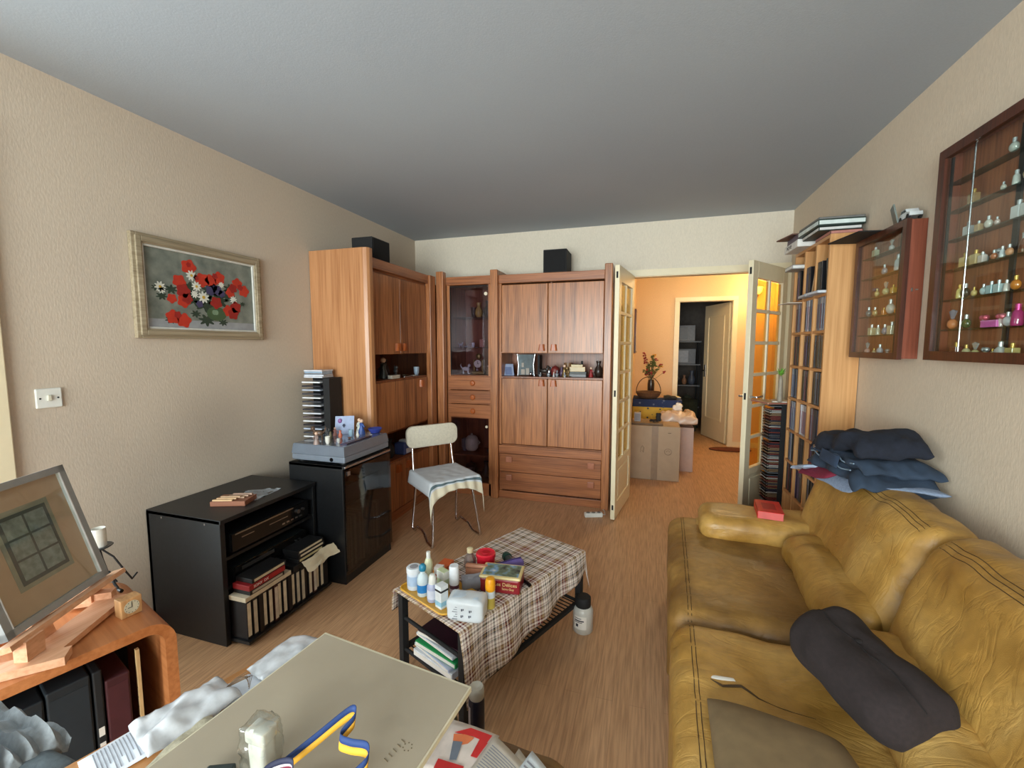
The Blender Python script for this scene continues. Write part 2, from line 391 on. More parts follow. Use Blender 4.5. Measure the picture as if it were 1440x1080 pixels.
# ------------------------------------------------------------------ room
W, D, H, YB = 3.443, 4.09, 2.5, -2.5
struct(B().box(-.1, YB - .1, -.1, 4.3, 9.2, 0).obj('floor', floorm))
struct(B().box(-.1, YB - .1, H, 4.3, 9.2, H + .1).obj('ceiling', ceilm))
b = B(); b.box(-.12, YB - .1, 0, 0, -.45, H); b.box(-.12, -.45, 2.2, 0, .93, H); b.box(-.12, .93, 0, 0, 4.21, H)
struct(b.obj('wall_left', walll))
struct(B().box(W, YB - .1, 0, W + .1, D, H).obj('wall_right', wallm))
b = B(); b.box(0, D, 0, 2.19, D + .1, H); b.box(2.19, D, 2.04, 3.41, D + .1, H); b.box(3.41, D, 0, 3.95, D + .1, H)
struct(b.obj('wall_far', [wallf]))
b = B(); b.box(0, YB - .12, 0, .35, YB, H); b.box(3.1, YB - .12, 0, W, YB, H); b.box(.35, YB - .12, 0, 3.1, YB, .35); b.box(.35, YB - .12, 2.3, 3.1, YB, H)
struct(b.obj('wall_back', wallm))
def window(name, axis, a0, a1, z0, z1, p, mull):
    t = bpy.data.objects.new(name, None); C.objects.link(t); t['kind'] = 'structure'
    b = B()
    def bx(u0, u1, z0_, z1_, d0=-.05, d1=.0):
        if axis == 'x': b.box(p + d0, u0, z0_, p + d1, u1, z1_)
        else: b.box(u0, p + d0, z0_, u1, p + d1, z1_)
    bx(a0, a0 + .06, z0, z1); bx(a1 - .06, a1, z0, z1); bx(a0, a1, z0, z0 + .06); bx(a0, a1, z1 - .06, z1)
    for m_ in mull: bx(m_ - .04, m_ + .04, z0, z1)
    b.obj('window_frame', cream, t)
    b = B(); 
    if axis == 'x': b.box(p - .03, a0, z0, p - .024, a1, z1)
    else: b.box(a0, p - .03, z0, a1, p - .024, z1)
    b.obj('window_glass', gl, t); return t
window('window_1', 'x', -.45, .93, .0, 2.2, 0, [.24])
window('window_2', 'y', .35, 3.1, .35, 2.3, YB, [1.27, 2.18])
struct(B().box(0, .93, 0, .022, .985, 2.25, .004).box(0, -.5, 2.2, .022, .93, 2.25, .004).obj('trim_1', cream))
# doorway casing of the far wall, jamb lining
b = B(); b.box(2.135, D - .015, 0, 2.19, D, 2.03); b.box(3.41, D - .015, 0, W, D, 2.03); b.box(2.135, D - .015, 2.0305, W, D + .0, 2.085)
b.box(2.19, D + .001, 0, 2.205, D + .1, 2.024); b.box(3.395, D + .001, 0, 3.41, D + .1, 2.024); b.box(2.19, D + .001, 2.025, 3.41, D + .1, 2.04)
struct(b.obj('trim_2', cream))
# hall
struct(B().box(2.07, 4.19, 0, 2.17, 6.6, H).obj('wall_hall_left', wallh))
struct(B().box(3.95, 4.19, 0, 4.05, 6.6, H).obj('wall_hall_right', wallh))
b = B(); b.box(2.07, 6.6, 0, 2.76, 6.7, H); b.box(3.46, 6.6, 0, 4.05, 6.7, H); b.box(2.76, 6.6, 2.04, 3.46, 6.7, H)
struct(b.obj('wall_hall_far', wallh))
struct(B().box(2.17, D + .1, 2.04, 3.95, D + .101, H).box(2.17, D + .1, 0, 2.19, D + .101, 2.04).box(3.41, D + .1, 0, 3.95, D + .101, 2.04).obj('wall_hall_near', wallh))
b = B(); b.box(2.705, 6.585, 0, 2.765, 6.6, 2.034); b.box(3.455, 6.585, 0, 3.515, 6.6, 2.034); b.box(2.705, 6.585, 2.035, 3.515, 6.6, 2.09)
b.box(2.76, 6.601, 0, 2.772, 6.7, 2.027); b.box(3.448, 6.601, 0, 3.46, 6.7, 2.027); b.box(2.76, 6.601, 2.028, 3.46, 6.7, 2.04)
struct(b.obj('trim_3', cream))
struct(B().box(2.1, 6.7, 0, 2.2, 9.1, H).box(4.0, 6.7, 0, 4.1, 9.1, H).box(2.1, 9.1, 0, 4.1, 9.2, H).obj('wall_kitchen', mat('kitchen_tiles', (104, 92, 82), .6)))
b = B(); b.box(2.17, 6.588, 0, 2.705, 6.6, .07); b.box(3.515, 6.588, 0, 3.95, 6.6, .07); b.box(3.938, 4.2, 0, 3.95, 6.588, .07)
struct(b.obj('baseboard_hall', cream))
struct(B().box(0, .985, 0, .012, 4.09, .06, .002).obj('baseboard_left', teaky))
struct(B().box(W - .012, YB, 0, W, 4.07, .06, .002).obj('baseboard_right', teaky))

# glazed double door leaves
amber = glass('amber_textured_glass', (248, 226, 168), .3, .15)
def leaf(name, hinge, free, flip):
    t = bpy.data.objects.new(name, None); C.objects.link(t); t['kind'] = 'structure'
    hx, hy = hinge; fx, fy = free; L = math.hypot(fx - hx, fy - hy); t.location = (hx, hy, 0); t.rotation_euler = (0, 0, math.atan2(fy - hy, fx - hx))
    z0, z1, T2 = .01, 2.03, .018; st = .085
    b = B(); b.box(0, -T2, z0, st, T2, z1, .003); b.box(L - st, -T2, z0, L, T2, z1, .003)
    b.box(st, -T2, z0, L - st, T2, .14, .003); b.box(st, -T2, .42, L - st, T2, .475, .003); b.box(st, -T2, 1.91, L - st, T2, z1, .003)
    b.obj('door_frame', cream, t)
    b = B(); b.box(st, -.010, .14, L - st, .010, .42); b.box(st + .03, -.016, .17, L - st - .03, .016, .39, .006); b.obj('lower_panel', cream, t)
    b = B(); zs = [.475 + i * (1.91 - .475) / 6 for i in range(7)]; b.box(L / 2 - .014, -.014, .475, L / 2 + .014, .014, 1.91, .004)
    for z in zs[1:-1]: b.box(st, -.014, z - .013, L - st, .014, z + .013, .004)
    b.obj('glazing_bars', cream, t)
    for i in range(6):
        for x0, x1 in ((st, L / 2 - .014), (L / 2 + .014, L - st)):
            B().box(x0, -.002, zs[i] + .01, x1, .002, zs[i + 1] - .01).obj('pane', amber, t)
    if flip:
        b = B(); zh = 1.03
        for s_ in (-1, 1):
            b.cyl((L - .045, s_ * T2, zh), (L - .045, s_ * (T2 + .045), zh), .008); b.tube([(L - .045, s_ * (T2 + .043), zh), (L - .10, s_ * (T2 + .046), zh), (L - .155, s_ * (T2 + .04), zh)], .008)
        b.obj('door_handle', silver, t, 40)
    b = B(); b.box(L - .001, -.007, 1.01, L + .0015, .007, 1.06); b.box(L - .001, -.007, 1.93, L + .0015, .007, 1.98); b.box(L - .001, -.007, .09, L + .0015, .007, .13)
    b.obj('latch_plate', blackm, t)
    b = B()
    for z in (.25, 1.75): b.cyl((-.004, 0, z), (-.004, 0, z + .09), .008)
    b.obj('hinge', silver, t); return t
leaf('door_1', (2.20, 4.068), (2.105, 3.457), False)
leaf('door_2', (3.40, 4.068), (3.043, 3.559), True)
# inner panelled door
t = bpy.data.objects.new('door_3', None); C.objects.link(t); t['kind'] = 'structure'
hx, hy = 3.445, 6.71; fx, fy = 3.21, 7.35; L = math.hypot(fx - hx, fy - hy); t.location = (hx, hy, 0); t.rotation_euler = (0, 0, math.atan2(fy - hy, fx - hx))
B().box(0, -.018, .01, L, .018, 2.02, .003).obj('door_slab', cream, t)
b = B()
for z0, z1 in ((.30, 1.86),):
    for (x0, a0, x1, a1) in ((.11, z0, .135, z1), (L - .135, z0, L - .11, z1), (.11, z0, L - .11, z0 + .025), (.11, z1 - .025, L - .11, z1)):
        b.box(x0, -.027, a0, x1, .027, a1, .004)
b.obj('panel_moulding', cream, t)
b = B()
for s_ in (-1, 1): b.cyl((L - .05, s_ * .018, 1.03), (L - .05, s_ * .06, 1.03), .01); b.tube([(L - .05, s_ * .058, 1.03), (L - .15, s_ * .058, 1.03)], .009); b.box(L - .07, min(s_ * .018, s_ * .023), .93, L - .03, max(s_ * .018, s_ * .023), 1.12, .002)
b.obj('door_handle', silver, t)
# ------------------------------------------------------------------ wall unit
def handle_trap(b, c, out, along, s=1.0):
    """flared wooden grip: c centre on the face, out normal, along horizontal direction"""
    c = Vector(c); o = Vector(out); a = Vector(along); z = Vector((0, 0, 1)); h = .028 * s
    b.loft([[c + a * w * s + z * dz * s + o * d for w, dz in ((-wt, h), (wt, h), (wb, -h), (-wb, -h))] for d, wt, wb in ((0, .024, .030), (.018, .020, .027), (.024, .012, .018))])
def door(parent, x0, z0, x1, z1, y, hx=None, hz=None, name='door', m=None):
    d = B(world=True).box(x0, y, z0, x1, y + .02, z1, .004).obj(name, m or teak, parent)
    if hx is not None:
        b = B(world=True); handle_trap(b, (hx, y, hz), (0, -1, 0), (1, 0, 0)); b.obj('handle', handlew, d)
    return d
# right cabinet
rc = thing('wall_cabinet', 'tall teak wall cabinet with four doors and two drawers, next to the open glazed door', 'cabinet', (1.54, 3.9, 0))
b = B(world=True); b.box(1.055, 3.72, .06, 1.075, 4.085, 1.98); b.box(1.99, 3.665, 0, 2.055, 4.085, 2.085, .006); b.box(.985, 3.665, 0, 1.055, 4.085, 2.085, .006)
b.obj('side_post', teak, rc)
b = B(world=True); b.box(1.055, 3.70, 1.965, 1.99, 3.73, 2.04, .004); b.box(1.055, 3.73, 1.965, 1.99, 4.085, 1.985)
b.box(1.055, 3.695, .425, 1.99, 3.72, .50, .004); b.box(1.055, 3.72, .49, 1.99, 4.08, .505); b.box(1.055, 3.70, 0, 1.99, 3.72, .07, .003)
b.obj('rail', teakh, rc)
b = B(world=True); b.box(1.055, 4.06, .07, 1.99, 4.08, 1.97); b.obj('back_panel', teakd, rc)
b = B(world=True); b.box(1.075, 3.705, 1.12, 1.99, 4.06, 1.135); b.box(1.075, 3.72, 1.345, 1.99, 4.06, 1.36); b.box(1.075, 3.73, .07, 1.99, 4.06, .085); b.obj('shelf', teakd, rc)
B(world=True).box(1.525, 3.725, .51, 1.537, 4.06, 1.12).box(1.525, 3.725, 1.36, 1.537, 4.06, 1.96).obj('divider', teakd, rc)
for z0, z1, hz in ((1.345, 1.95, 1.395), (.515, 1.118, 1.083)):
    door(rc, 1.085, z0, 1.505, z1, 3.70, 1.455, hz); door(rc, 1.51, z0, 1.985, z1, 3.70, 1.563, hz)
for z0, z1 in ((.255, .42), (.085, .25)):
    d = B(world=True).box(1.06, 3.70, z0, 1.985, 3.72, z1, .003).obj('drawer', teakh, rc)
    for hx in (1.155, 1.90):
        b = B(world=True); b.box(hx - .03, 3.682, z1 - .075, hx + .03, 3.70, z1 - .02, .006); b.obj('pull', mat('pull_pinkish_wood', (170, 112, 88), .25, coat=.5), d)
# corner cabinet
cc = thing('corner_display_cabinet', 'teak corner cabinet with a smoked glass door over three small drawers, behind the chair', 'cabinet', (.75, 3.9, 0))
b = B(world=True); b.box(.475, 3.62, 0, .545, 3.69, 2.085, .006); b.box(.545, 3.70, 0, .575, 4.08, 2.0); b.box(.955, 3.70, 0, .984, 4.08, 2.0); b.obj('side_post', teak, cc)
b = B(world=True); b.box(.545, 3.685, 1.965, .985, 3.715, 2.04, .004); b.box(.1, 3.715, 1.965, .985, 4.085, 1.98); b.box(.545, 3.70, 0, .985, 3.72, .12, .003); b.obj('rail', teakh, cc)
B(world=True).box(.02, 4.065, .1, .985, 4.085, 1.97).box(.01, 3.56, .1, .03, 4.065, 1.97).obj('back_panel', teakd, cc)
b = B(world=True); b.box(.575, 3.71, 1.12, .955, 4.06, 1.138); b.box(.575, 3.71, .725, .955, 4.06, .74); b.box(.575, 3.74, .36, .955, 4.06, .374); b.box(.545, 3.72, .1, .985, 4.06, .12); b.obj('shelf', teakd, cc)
b = B(world=True)
for z in (1.39, 1.67): b.box(.58, 3.76, z, .95, 4.05, z + .006)
b.obj('glass_shelf', glsh, cc)
for z0, z1 in ((1.0, 1.13), (.87, .995), (.74, .865)):
    d = B(world=True).box(.55, 3.695, z0, .98, 3.715, z1, .003).obj('drawer', teakh, cc)
    b = B(world=True); b.lathe([(.001, 0), (.022, .001), (.026, .006), (.020, .016), (.001, .018)], seg=16)
    b.bm.transform(Matrix.Translation((.80, 3.695, (z0 + z1) / 2)) @ Matrix.Rotation(pi / 2, 4, 'X')); b.obj('knob', handlew, d, True)
d = B(world=True).box(.58, 3.703, 1.14, .95, 3.708, 1.955).obj('glass_door', glt, cc)
B(world=True).box(.575, 3.70, 1.14, .582, 3.711, 1.955).box(.575, 3.70, 1.95, .952, 3.711, 1.957).obj('door_edge', blackm, d)
d = B(world=True).box(.58, 3.703, .125, .95, 3.708, .735).obj('glass_door', glt, cc)
b = B(world=True); b.cyl((.935, 3.703, 1.88), (.935, 3.692, 1.88), .016); b.obj('glass_catch', mat('ivory', (226, 214, 190), .4), cc, 40)
B(world=True).cyl((.935, 3.703, .66), (.935, 3.694, .66), .012).obj('glass_catch', mat('ivory', (226, 214, 190), .4), cc, 40)
# left cabinet (fronts face +x)
lc = thing('wall_cabinet', 'teak wall cabinet along the left wall with a brightly lit side panel behind the turntable', 'cabinet', (.25, 3.0, 0))
b = B(world=True)
pr = [(.005, 2.58), (.455, 2.58), (.48, 2.588), (.49, 2.605), (.49, 2.64), (.005, 2.64)]
b.prism(pr, 0, 2.085); b.obj('side_panel', wood('teak_lit', (166, 112, 72), (194, 140, 96), .32, scale=.7), lc)  # teak lightened in its colour where window light falls on this panel
B(world=True).box(.42, 3.52, 0, .47, 3.62, 2.04, .004).obj('side_post', teak, lc)
b = B(world=True); b.box(.405, 2.64, 1.965, .45, 3.62, 2.04, .004); b.box(.02, 2.64, 1.965, .405, 3.56, 1.985); b.box(.405, 2.64, 1.945, .415, 3.52, 1.965); b.box(.40, 2.64, 0, .42, 3.52, .07)
b.obj('rail', teaky, lc)
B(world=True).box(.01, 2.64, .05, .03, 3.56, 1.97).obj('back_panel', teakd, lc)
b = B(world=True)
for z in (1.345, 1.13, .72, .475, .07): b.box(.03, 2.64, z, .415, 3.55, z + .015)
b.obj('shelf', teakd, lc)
def doorx(x, y0, z0, y1, z1, hs=()):
    d = B(world=True).box(x - .02, y0, z0, x, y1, z1, .004).obj('door', teak, lc)
    for hy, hz in hs:
        b = B(world=True); handle_trap(b, (x, hy, hz), (1, 0, 0), (0, 1, 0), 1.05); b.obj('handle', handlew, d)
doorx(.43, 2.645, 1.345, 3.075, 1.945, [(3.03, 1.40)]); doorx(.43, 3.08, 1.345, 3.515, 1.945, [(3.125, 1.40)])
doorx(.43, 2.645, .735, 3.515, 1.13, [(3.40, 1.08)])
doorx(.43, 2.645, .085, 3.075, .475, [(3.0, .42)]); doorx(.43, 3.08, .085, 3.515, .475, [(3.15, .42)])

# loudspeakers on the unit
def speaker(label, loc, w, d, h):
    t = thing('loudspeaker', label, 'speaker', loc, 0)
    B().box(-w / 2, -d / 2, 0, w / 2, d / 2, h, .005).obj('cabinet', blackm, t)
    return t
t = speaker('black loudspeaker on top of the left teak cabinet, near the room corner', (.28, 2.93, 2.04), .18, .23, .18)
B().box(.09, -.105, .01, .096, .105, .17, .002).obj('grille', mat('black_cloth', (18, 18, 20), .9), t)
t = speaker('black loudspeaker standing upright above the right-hand teak doors', (1.563, 3.83, 2.04), .205, .24, .195)
B().box(-.093, -.127, .01, .093, -.12, .185, .002).obj('grille', mat('black_cloth', (18, 18, 20), .9), t)

# ------------------------------------------------------------------ small ornaments
def figurine(name, label, cat, loc, h, m, kind, group=None, rz=0):
    t = thing(name, label, cat, loc, rz, group); r = h * .3
    if kind == 'vase': B().lathe([(r * .5, 0), (r * .9, h * .25), (r * .8, h * .5), (r * .35, h * .75), (r * .55, h)], seg=14).obj('body', m, t, True); B().lathe([(r * .56, h * .98), (r * .56, h * 1.0), (r * .4, h * 1.01)], seg=14).obj('rim', m, t)
    elif kind == 'cup':
        B().lathe([(r * .6, 0), (r, h * .3), (r * 1.1, h), (r * 1.0, h), (r * .9, h * .35), (.001, h * .1)], seg=14).obj('bowl', m, t, True)
        B().tube([(r, 0, h * .8), (r * 1.6, 0, h * .75), (r * 1.6, 0, h * .4), (r * .95, 0, h * .3)], r * .12, 6).obj('handle', m, t, True)
    elif kind == 'animal':
        B().ball((0, 0, h * .5), (r * 1.3, r * .6, r * .7)).cyl((-r * .8, 0, h * .45), (-r * .9, 0, 0), r * .2, seg=6).cyl((r * .7, 0, h * .45), (r * .8, 0, 0), r * .2, seg=6).obj('body', m, t, True)
        B().ball((r * 1.2, 0, h * .82), r * .5).cyl((r * .7, 0, h * .55), (r * 1.15, 0, h * .8), r * .28, seg=7).cyl((r * 1.1, 0, h * .85), (r * 1.0, 0, h), r * .15, r2=.0005, seg=5).obj('head', m, t, True)
        B().tube([(-r * 1.2, 0, h * .55), (-r * 1.8, 0, h * .8), (-r * 1.6, 0, h)], [r * .2, r * .15, r * .05], 6).obj('tail', m, t, True)
    elif kind == 'person':
        B().lathe([(r * .8, 0), (r * .7, h * .2), (r * .35, h * .5), (r * .5, h * .68), (r * .15, h * .78)], seg=12).obj('dress', m, t, True)
        B().ball((0, 0, h * .87), h * .13).obj('head', mat('porcelain_skin', (226, 190, 165), .3), t, True)
        B().tube([(-r * .45, 0, h * .68), (-r * .8, -r * .3, h * .5), (-r * .2, -r * .7, h * .45)], r * .13, 6).tube([(r * .45, 0, h * .68), (r * .8, -r * .3, h * .5), (r * .2, -r * .7, h * .45)], r * .13, 6).obj('arm', m, t, True)
    elif kind == 'crystal':
        B().ball((0, 0, h * .3), (r, r, h * .3), 1).obj('body', m, t); B().ball((r * .3, 0, h * .75), (r * .5, r * .45, h * .25), 1).obj('head', m, t)
        B().lathe([(r * .9, 0), (r * .9, h * .04), (.001, h * .05)], seg=8).obj('base', m, t)
    elif kind == 'plate':
        B().lathe([(.001, 0), (r * .8, .002), (r * 1.3, h * .25), (r * 1.25, h * .28), (r * .7, h * .08), (.001, h * .06)], seg=20).obj('dish', m, t, True)
    elif kind == 'pot':
        B().lathe([(r * .8, 0), (r * 1.25, h * .15), (r * 1.3, h * .6), (r * 1.15, h * .7), (r * 1.2, h * .72)], seg=18).obj('bowl', m, t, True)
        B().lathe([(r * 1.2, h * .72), (r * .8, h * .86), (r * .15, h * .92), (r * .2, h), (.001, h * 1.02)], seg=18).obj('lid', m, t, True)
        B().tube([(r * 1.2, 0, h * .6), (r * 1.7, 0, h * .5), (r * 1.2, 0, h * .35)], r * .1, 6).tube([(-r * 1.2, 0, h * .6), (-r * 1.7, 0, h * .5), (-r * 1.2, 0, h * .35)], r * .1, 6).obj('handle', m, t, True)
    elif kind == 'box':
        B().box(-r, -r * .6, 0, r, r * .6, h * .8, .002).obj('case', m, t); B().box(-r * 1.03, -r * .63, h * .8, r * 1.03, r * .63, h, .003).obj('lid', m, t)
    return t
cry = glass('crystal', (225, 232, 240), 1.2, .05); mcry = mat('crystal_facets', (186, 192, 200), .08, .4, spec=.8)
# right niche, left to right
t = thing('greeting_card', 'pale blue card leaning at the left end of the open niche', 'card', (1.12, 3.80, 1.136), .1)
B().loft([[(-.05, 0, 0), (.05, 0, 0), (.03, .045, .105), (-.07, .045, .105)], [(-.05, .004, 0), (.05, .004, 0), (.03, .049, .105), (-.07, .049, .105)]]).obj('card_panel', col((150, 162, 190)), t)
B().loft([[(-.03, -.003, .008), (.03, -.003, .008), (.018, .028, .078), (-.045, .028, .078)], [(-.03, -.001, .008), (.03, -.001, .008), (.018, .03, .078), (-.045, .03, .078)]]).obj('picture', col((108, 122, 160)), t)
t = thing('glass_plaque', 'engraved glass plaque in a curved chrome frame in the open niche', 'plaque', (1.285, 3.80, 1.136))
B().box(-.075, -.004, .008, .075, .004, .195).obj('glass_panel', mat('plaque_glass', (78, 92, 100), .12, .2, var=.3, scale=30), t)
b = B()
for s_ in (-1, 1): b.tube([(s_ * .078, 0, 0), (s_ * .070, -.005, .10), (s_ * .084, 0, .20)], [.008, .006, .008])
b.obj('frame', silver, t, True)
B().box(-.045, -.007, .012, -.01, -.004, .06).box(.0, -.007, .012, .03, -.004, .07).box(-.04, -.007, .08, -.02, -.004, .12).obj('engraving', col((150, 140, 130)), t)
B().ball((.05, -.02, .02), .018).obj('clock_face', silver, t, True)
t = thing('framed_photo', 'narrow black picture frame standing right of the glass plaque', 'frame', (1.40, 3.86, 1.136))
B().box(-.01, -.05, 0, .01, .05, .19, .002).obj('frame', blackm, t)
fig = [('horse_figurine', 'dark bronze horse figurine in the middle of the niche', 'figurine', 1.455, .10, col((52, 44, 40), .3), 'animal'),
 ('crystal_figurine', 'clear crystal swan in front of the bronze horse', 'figurine', 1.50, .055, mcry, 'crystal'),
 ('candy_dish', 'small reddish lidded dish at the back of the niche', 'dish', 1.545, .10, col((120, 44, 40)), 'pot'),
 ('glass_bird', 'grey glass bird beside the reddish dish', 'figurine', 1.575, .06, mcry, 'crystal'),
 ('brass_figurine', 'dull brass figure of a dancer near the stack of books', 'figurine', 1.64, .11, col((150, 126, 84), .3, metal=.7), 'person'),
 ('brass_goat', 'brass goat leaning toward the book stack', 'figurine', 1.675, .09, col((160, 134, 96), .3, metal=.6), 'animal'),
 ('santa_figurine', 'little red figurine at the right end of the niche', 'figurine', 1.875, .09, col((150, 30, 34)), 'person'),
 ('dark_vase', 'dark narrow vase in the right corner of the niche', 'vase', 1.935, .14, col((50, 36, 30), .3), 'vase')]
for i, (n, l, c, x, h, m, k) in enumerate(fig): figurine(n, l, c, (x, 3.80 + (.05 if k in ('pot', 'vase') else -.02 * (i % 2)), 1.136), h, m, k, rz=.4 * i)
for i, (n, l, x, dy, h, m, k) in enumerate((('crystal_figurine', 'small faceted crystal animal just right of the black photo frame', 1.43, -.05, .04, mcry, 'crystal'), ('pewter_cup', 'little pewter cup behind the crystal swan', 1.515, .06, .08, col((96, 98, 104), .3, metal=.6), 'cup'),
 ('figurine', 'white seated figurine low in front of the reddish dish', 1.555, -.055, .045, col((196, 198, 200), .3), 'person'), ('violet_vase', 'squat violet vase behind the glass bird', 1.605, .05, .08, col((90, 70, 96), .3), 'vase'), ('glass_bird', 'second grey glass bird, just left of the brass goat', 1.655, -.055, .045, mcry, 'crystal'),
 ('brown_jug', 'brown jug behind the brass dancer', 1.66, .07, .12, col((120, 88, 58), .35), 'cup'), ('silver_dish', 'low silver dish between the brass goat and the book stack', 1.70, -.06, .03, silver, 'plate'))): figurine(n, l, 'ornament', (x, 3.80 + dy, 1.136), h, m, k, rz=i * .9)
zz = 1.136
for i, (l, c, th, w) in enumerate((('lowest book of the niche stack, silver and black spine', (120, 122, 126), .026, .15), ('second book up in the niche stack, dark green cover', (44, 52, 50), .022, .16), ('thick cream book in the niche stack', (218, 190, 150), .042, .14), ('topmost small cream book of the niche stack', (226, 208, 160), .020, .10))):
    t = thing('book', l, 'book', (1.76 - .004 * i, 3.83, zz), .04 * i, 'books stacked in the open niche')
    B().box(-w / 2, -.06, 0, w / 2, .06, th, .002).obj('cover', col(c), t); B().box(-w / 2 + .003, -.0615, .003, w / 2 - .003, -.059, th - .003).obj('pages', cream_p if c[0] > 200 else col(c), t); zz += th
figurine('folded_glasses', 'dark spectacles case lying on top of the book stack', 'case', (1.79, 3.84, zz + .0), .03, blackm, 'box')
# glass door shelves of the corner cabinet
cf = [(.62, 1.396, .05, 'animal', 'white china bird on the middle glass shelf'), (.66, 1.396, .045, 'plate', 'small white dish on the middle glass shelf'), (.70, 1.396, .055, 'animal', 'red coral piece on the middle glass shelf'), (.75, 1.396, .045, 'cup', 'white cup on the middle glass shelf'),
 (.83, 1.396, .075, 'box', 'pink patterned box on the middle glass shelf'), (.93, 1.396, .05, 'cup', 'bright white cup at the right of the middle glass shelf'), (.81, 1.676, .14, 'vase', 'gilt carafe on the top glass shelf'), (.75, 1.676, .10, 'cup', 'dark goblet on the top glass shelf'), (.88, 1.676, .16, 'vase', 'dark tall vase on the top glass shelf'),
 (.67, 1.139, .10, 'animal', 'white china cockerel at the bottom of the glass cabinet'), (.80, 1.139, .20, 'person', 'gilt mantel clock at the bottom of the glass cabinet'), (.76, 1.139, .07, 'person', 'tiny porcelain lady beside the mantel clock'), (.90, 1.139, .09, 'person', 'brass figurine right of the mantel clock'), (.93, 1.139, .11, 'cup', 'white porcelain cup in the right corner of the glass cabinet'), (.62, 1.139, .03, 'plate', 'silver ashtray at the bottom left of the glass cabinet'), (.70, 1.139, .03, 'plate', 'shallow silver dish in front of the cockerel')]
cm = [(225, 222, 215), (205, 205, 205), (120, 30, 30), (220, 220, 222), (205, 150, 130), (240, 240, 240), (190, 160, 90), (70, 60, 50), (40, 36, 34), (230, 228, 220), (150, 128, 76), (220, 210, 205), (150, 126, 80), (232, 230, 225), (170, 172, 176), (180, 180, 184)]
for i, ((x, z, h, k, l), c) in enumerate(zip(cf, cm)):
    if 'mantel clock at' in l:
        t = thing('mantel_clock', l, 'clock', (x, 3.85, z)); m_ = col(c, .3, metal=.6)
        B().box(-.06, -.03, 0, .06, .03, .03, .004).box(-.05, -.02, .03, -.035, .02, .14, .003).box(.035, -.02, .03, .05, .02, .14, .003).ball((0, 0, .17), (.03, .02, .03)).obj('body', m_, t)
        B().cyl((0, -.03, .10), (0, -.012, .10), .036, seg=24).obj('dial', col((225, 215, 195)), t)
        B().box(-.002, -.032, .10, .002, -.03, .125).box(0, -.032, .098, .018, -.03, .102).obj('hands', blackm, t)
    else: figurine('ornament' if k != 'cup' else 'cup', l, 'ornament' if k != 'cup' else 'cup', (x, 3.84 + .03 * (i % 3), z), h, col(c, .3), k, rz=i * .7)
for x, z, h, k, l, c in ((.69, .74 - .36, .17, 'pot', 'beige casserole behind the dark lower glass', (196, 184, 160)), (.62, .375, .12, 'cup', 'dim coffee pot left of the casserole', (90, 90, 92)), (.68, .121, .15, 'pot', 'dark tureen on the bottom of the corner cabinet', (70, 56, 48)), (.84, .121, .16, 'vase', 'dim dark jug at the bottom right of the corner cabinet', (60, 50, 46)), (.88, .375, .09, 'plate', 'stack of dim plates on the right of the lower shelf', (96, 88, 80))):
    figurine('crockery', l, 'crockery', (x + .02, 3.88, z), h, col(c, .35), k)
# left cabinet niches
lf = [(.34, 2.80, 1.146, .07, 'vase', 'small cream pot in the left cabinet niche', (190, 184, 160)), (.30, 3.02, 1.146, .17, 'person', 'dark pewter statuette in the left cabinet niche', (66, 74, 76)), (.26, 3.10, 1.146, .15, 'vase', 'black carved vase behind the pewter statuette', (34, 28, 30)), (.30, 3.20, 1.146, .10, 'animal', 'grey metal animal right of the pewter statuette', (96, 98, 100)), (.33, 3.28, 1.146, .05, 'plate', 'dull metal dish in the left cabinet niche', (120, 114, 100)), (.35, 3.46, 1.146, .075, 'cup', 'blue and white china cup at the right end of the niche', (170, 190, 210))]
for x, y, z, h, k, l, c in lf: figurine('ornament', l, 'ornament', (x, y, z), h, col(c, .3, metal=.4) if c[0] < 130 else col(c, .3), k, rz=-.8)
t = thing('cutlery_box', 'long pale box at the front edge of the left cabinet niche', 'box', (.385, 3.08, 1.146)); B().box(-.02, -.10, 0, .02, .02, .022, .003).obj('case', col((200, 196, 182)), t); B().box(-.021, -.10, .022, .021, .02, .028, .002).obj('lid', col((214, 210, 200)), t)
t = thing('letter_opener', 'silver letter opener lying beside the blue and white cup', 'letter opener', (.385, 3.28, 1.146)); B().box(-.012, -.10, 0, .012, .04, .008, .002).obj('blade', silver, t); B().box(-.010, .04, 0, .010, .10, .010, .003).obj('grip', col((190, 188, 180)), t)
t = thing('toy_car', 'blue and white boxy object in the dark lower opening behind the chair back', 'box', (.36, 3.28, .736)); B().box(-.05, -.07, 0, .05, .07, .10, .01).obj('case', col((70, 90, 150)), t); B().box(.05, -.04, .01, .053, .04, .05).box(-.03, -.03, .10, .04, .03, .12, .005).obj('label_panel', col((210, 216, 226)), t)
t = bpy.data.objects[t.name]; t.location = (.36, 3.2, .491)
figurine('ornament', 'black wire basket in the dark lower opening of the left cabinet', 'ornament', (.34, 3.02, .491), .16, blackm, 'vase')

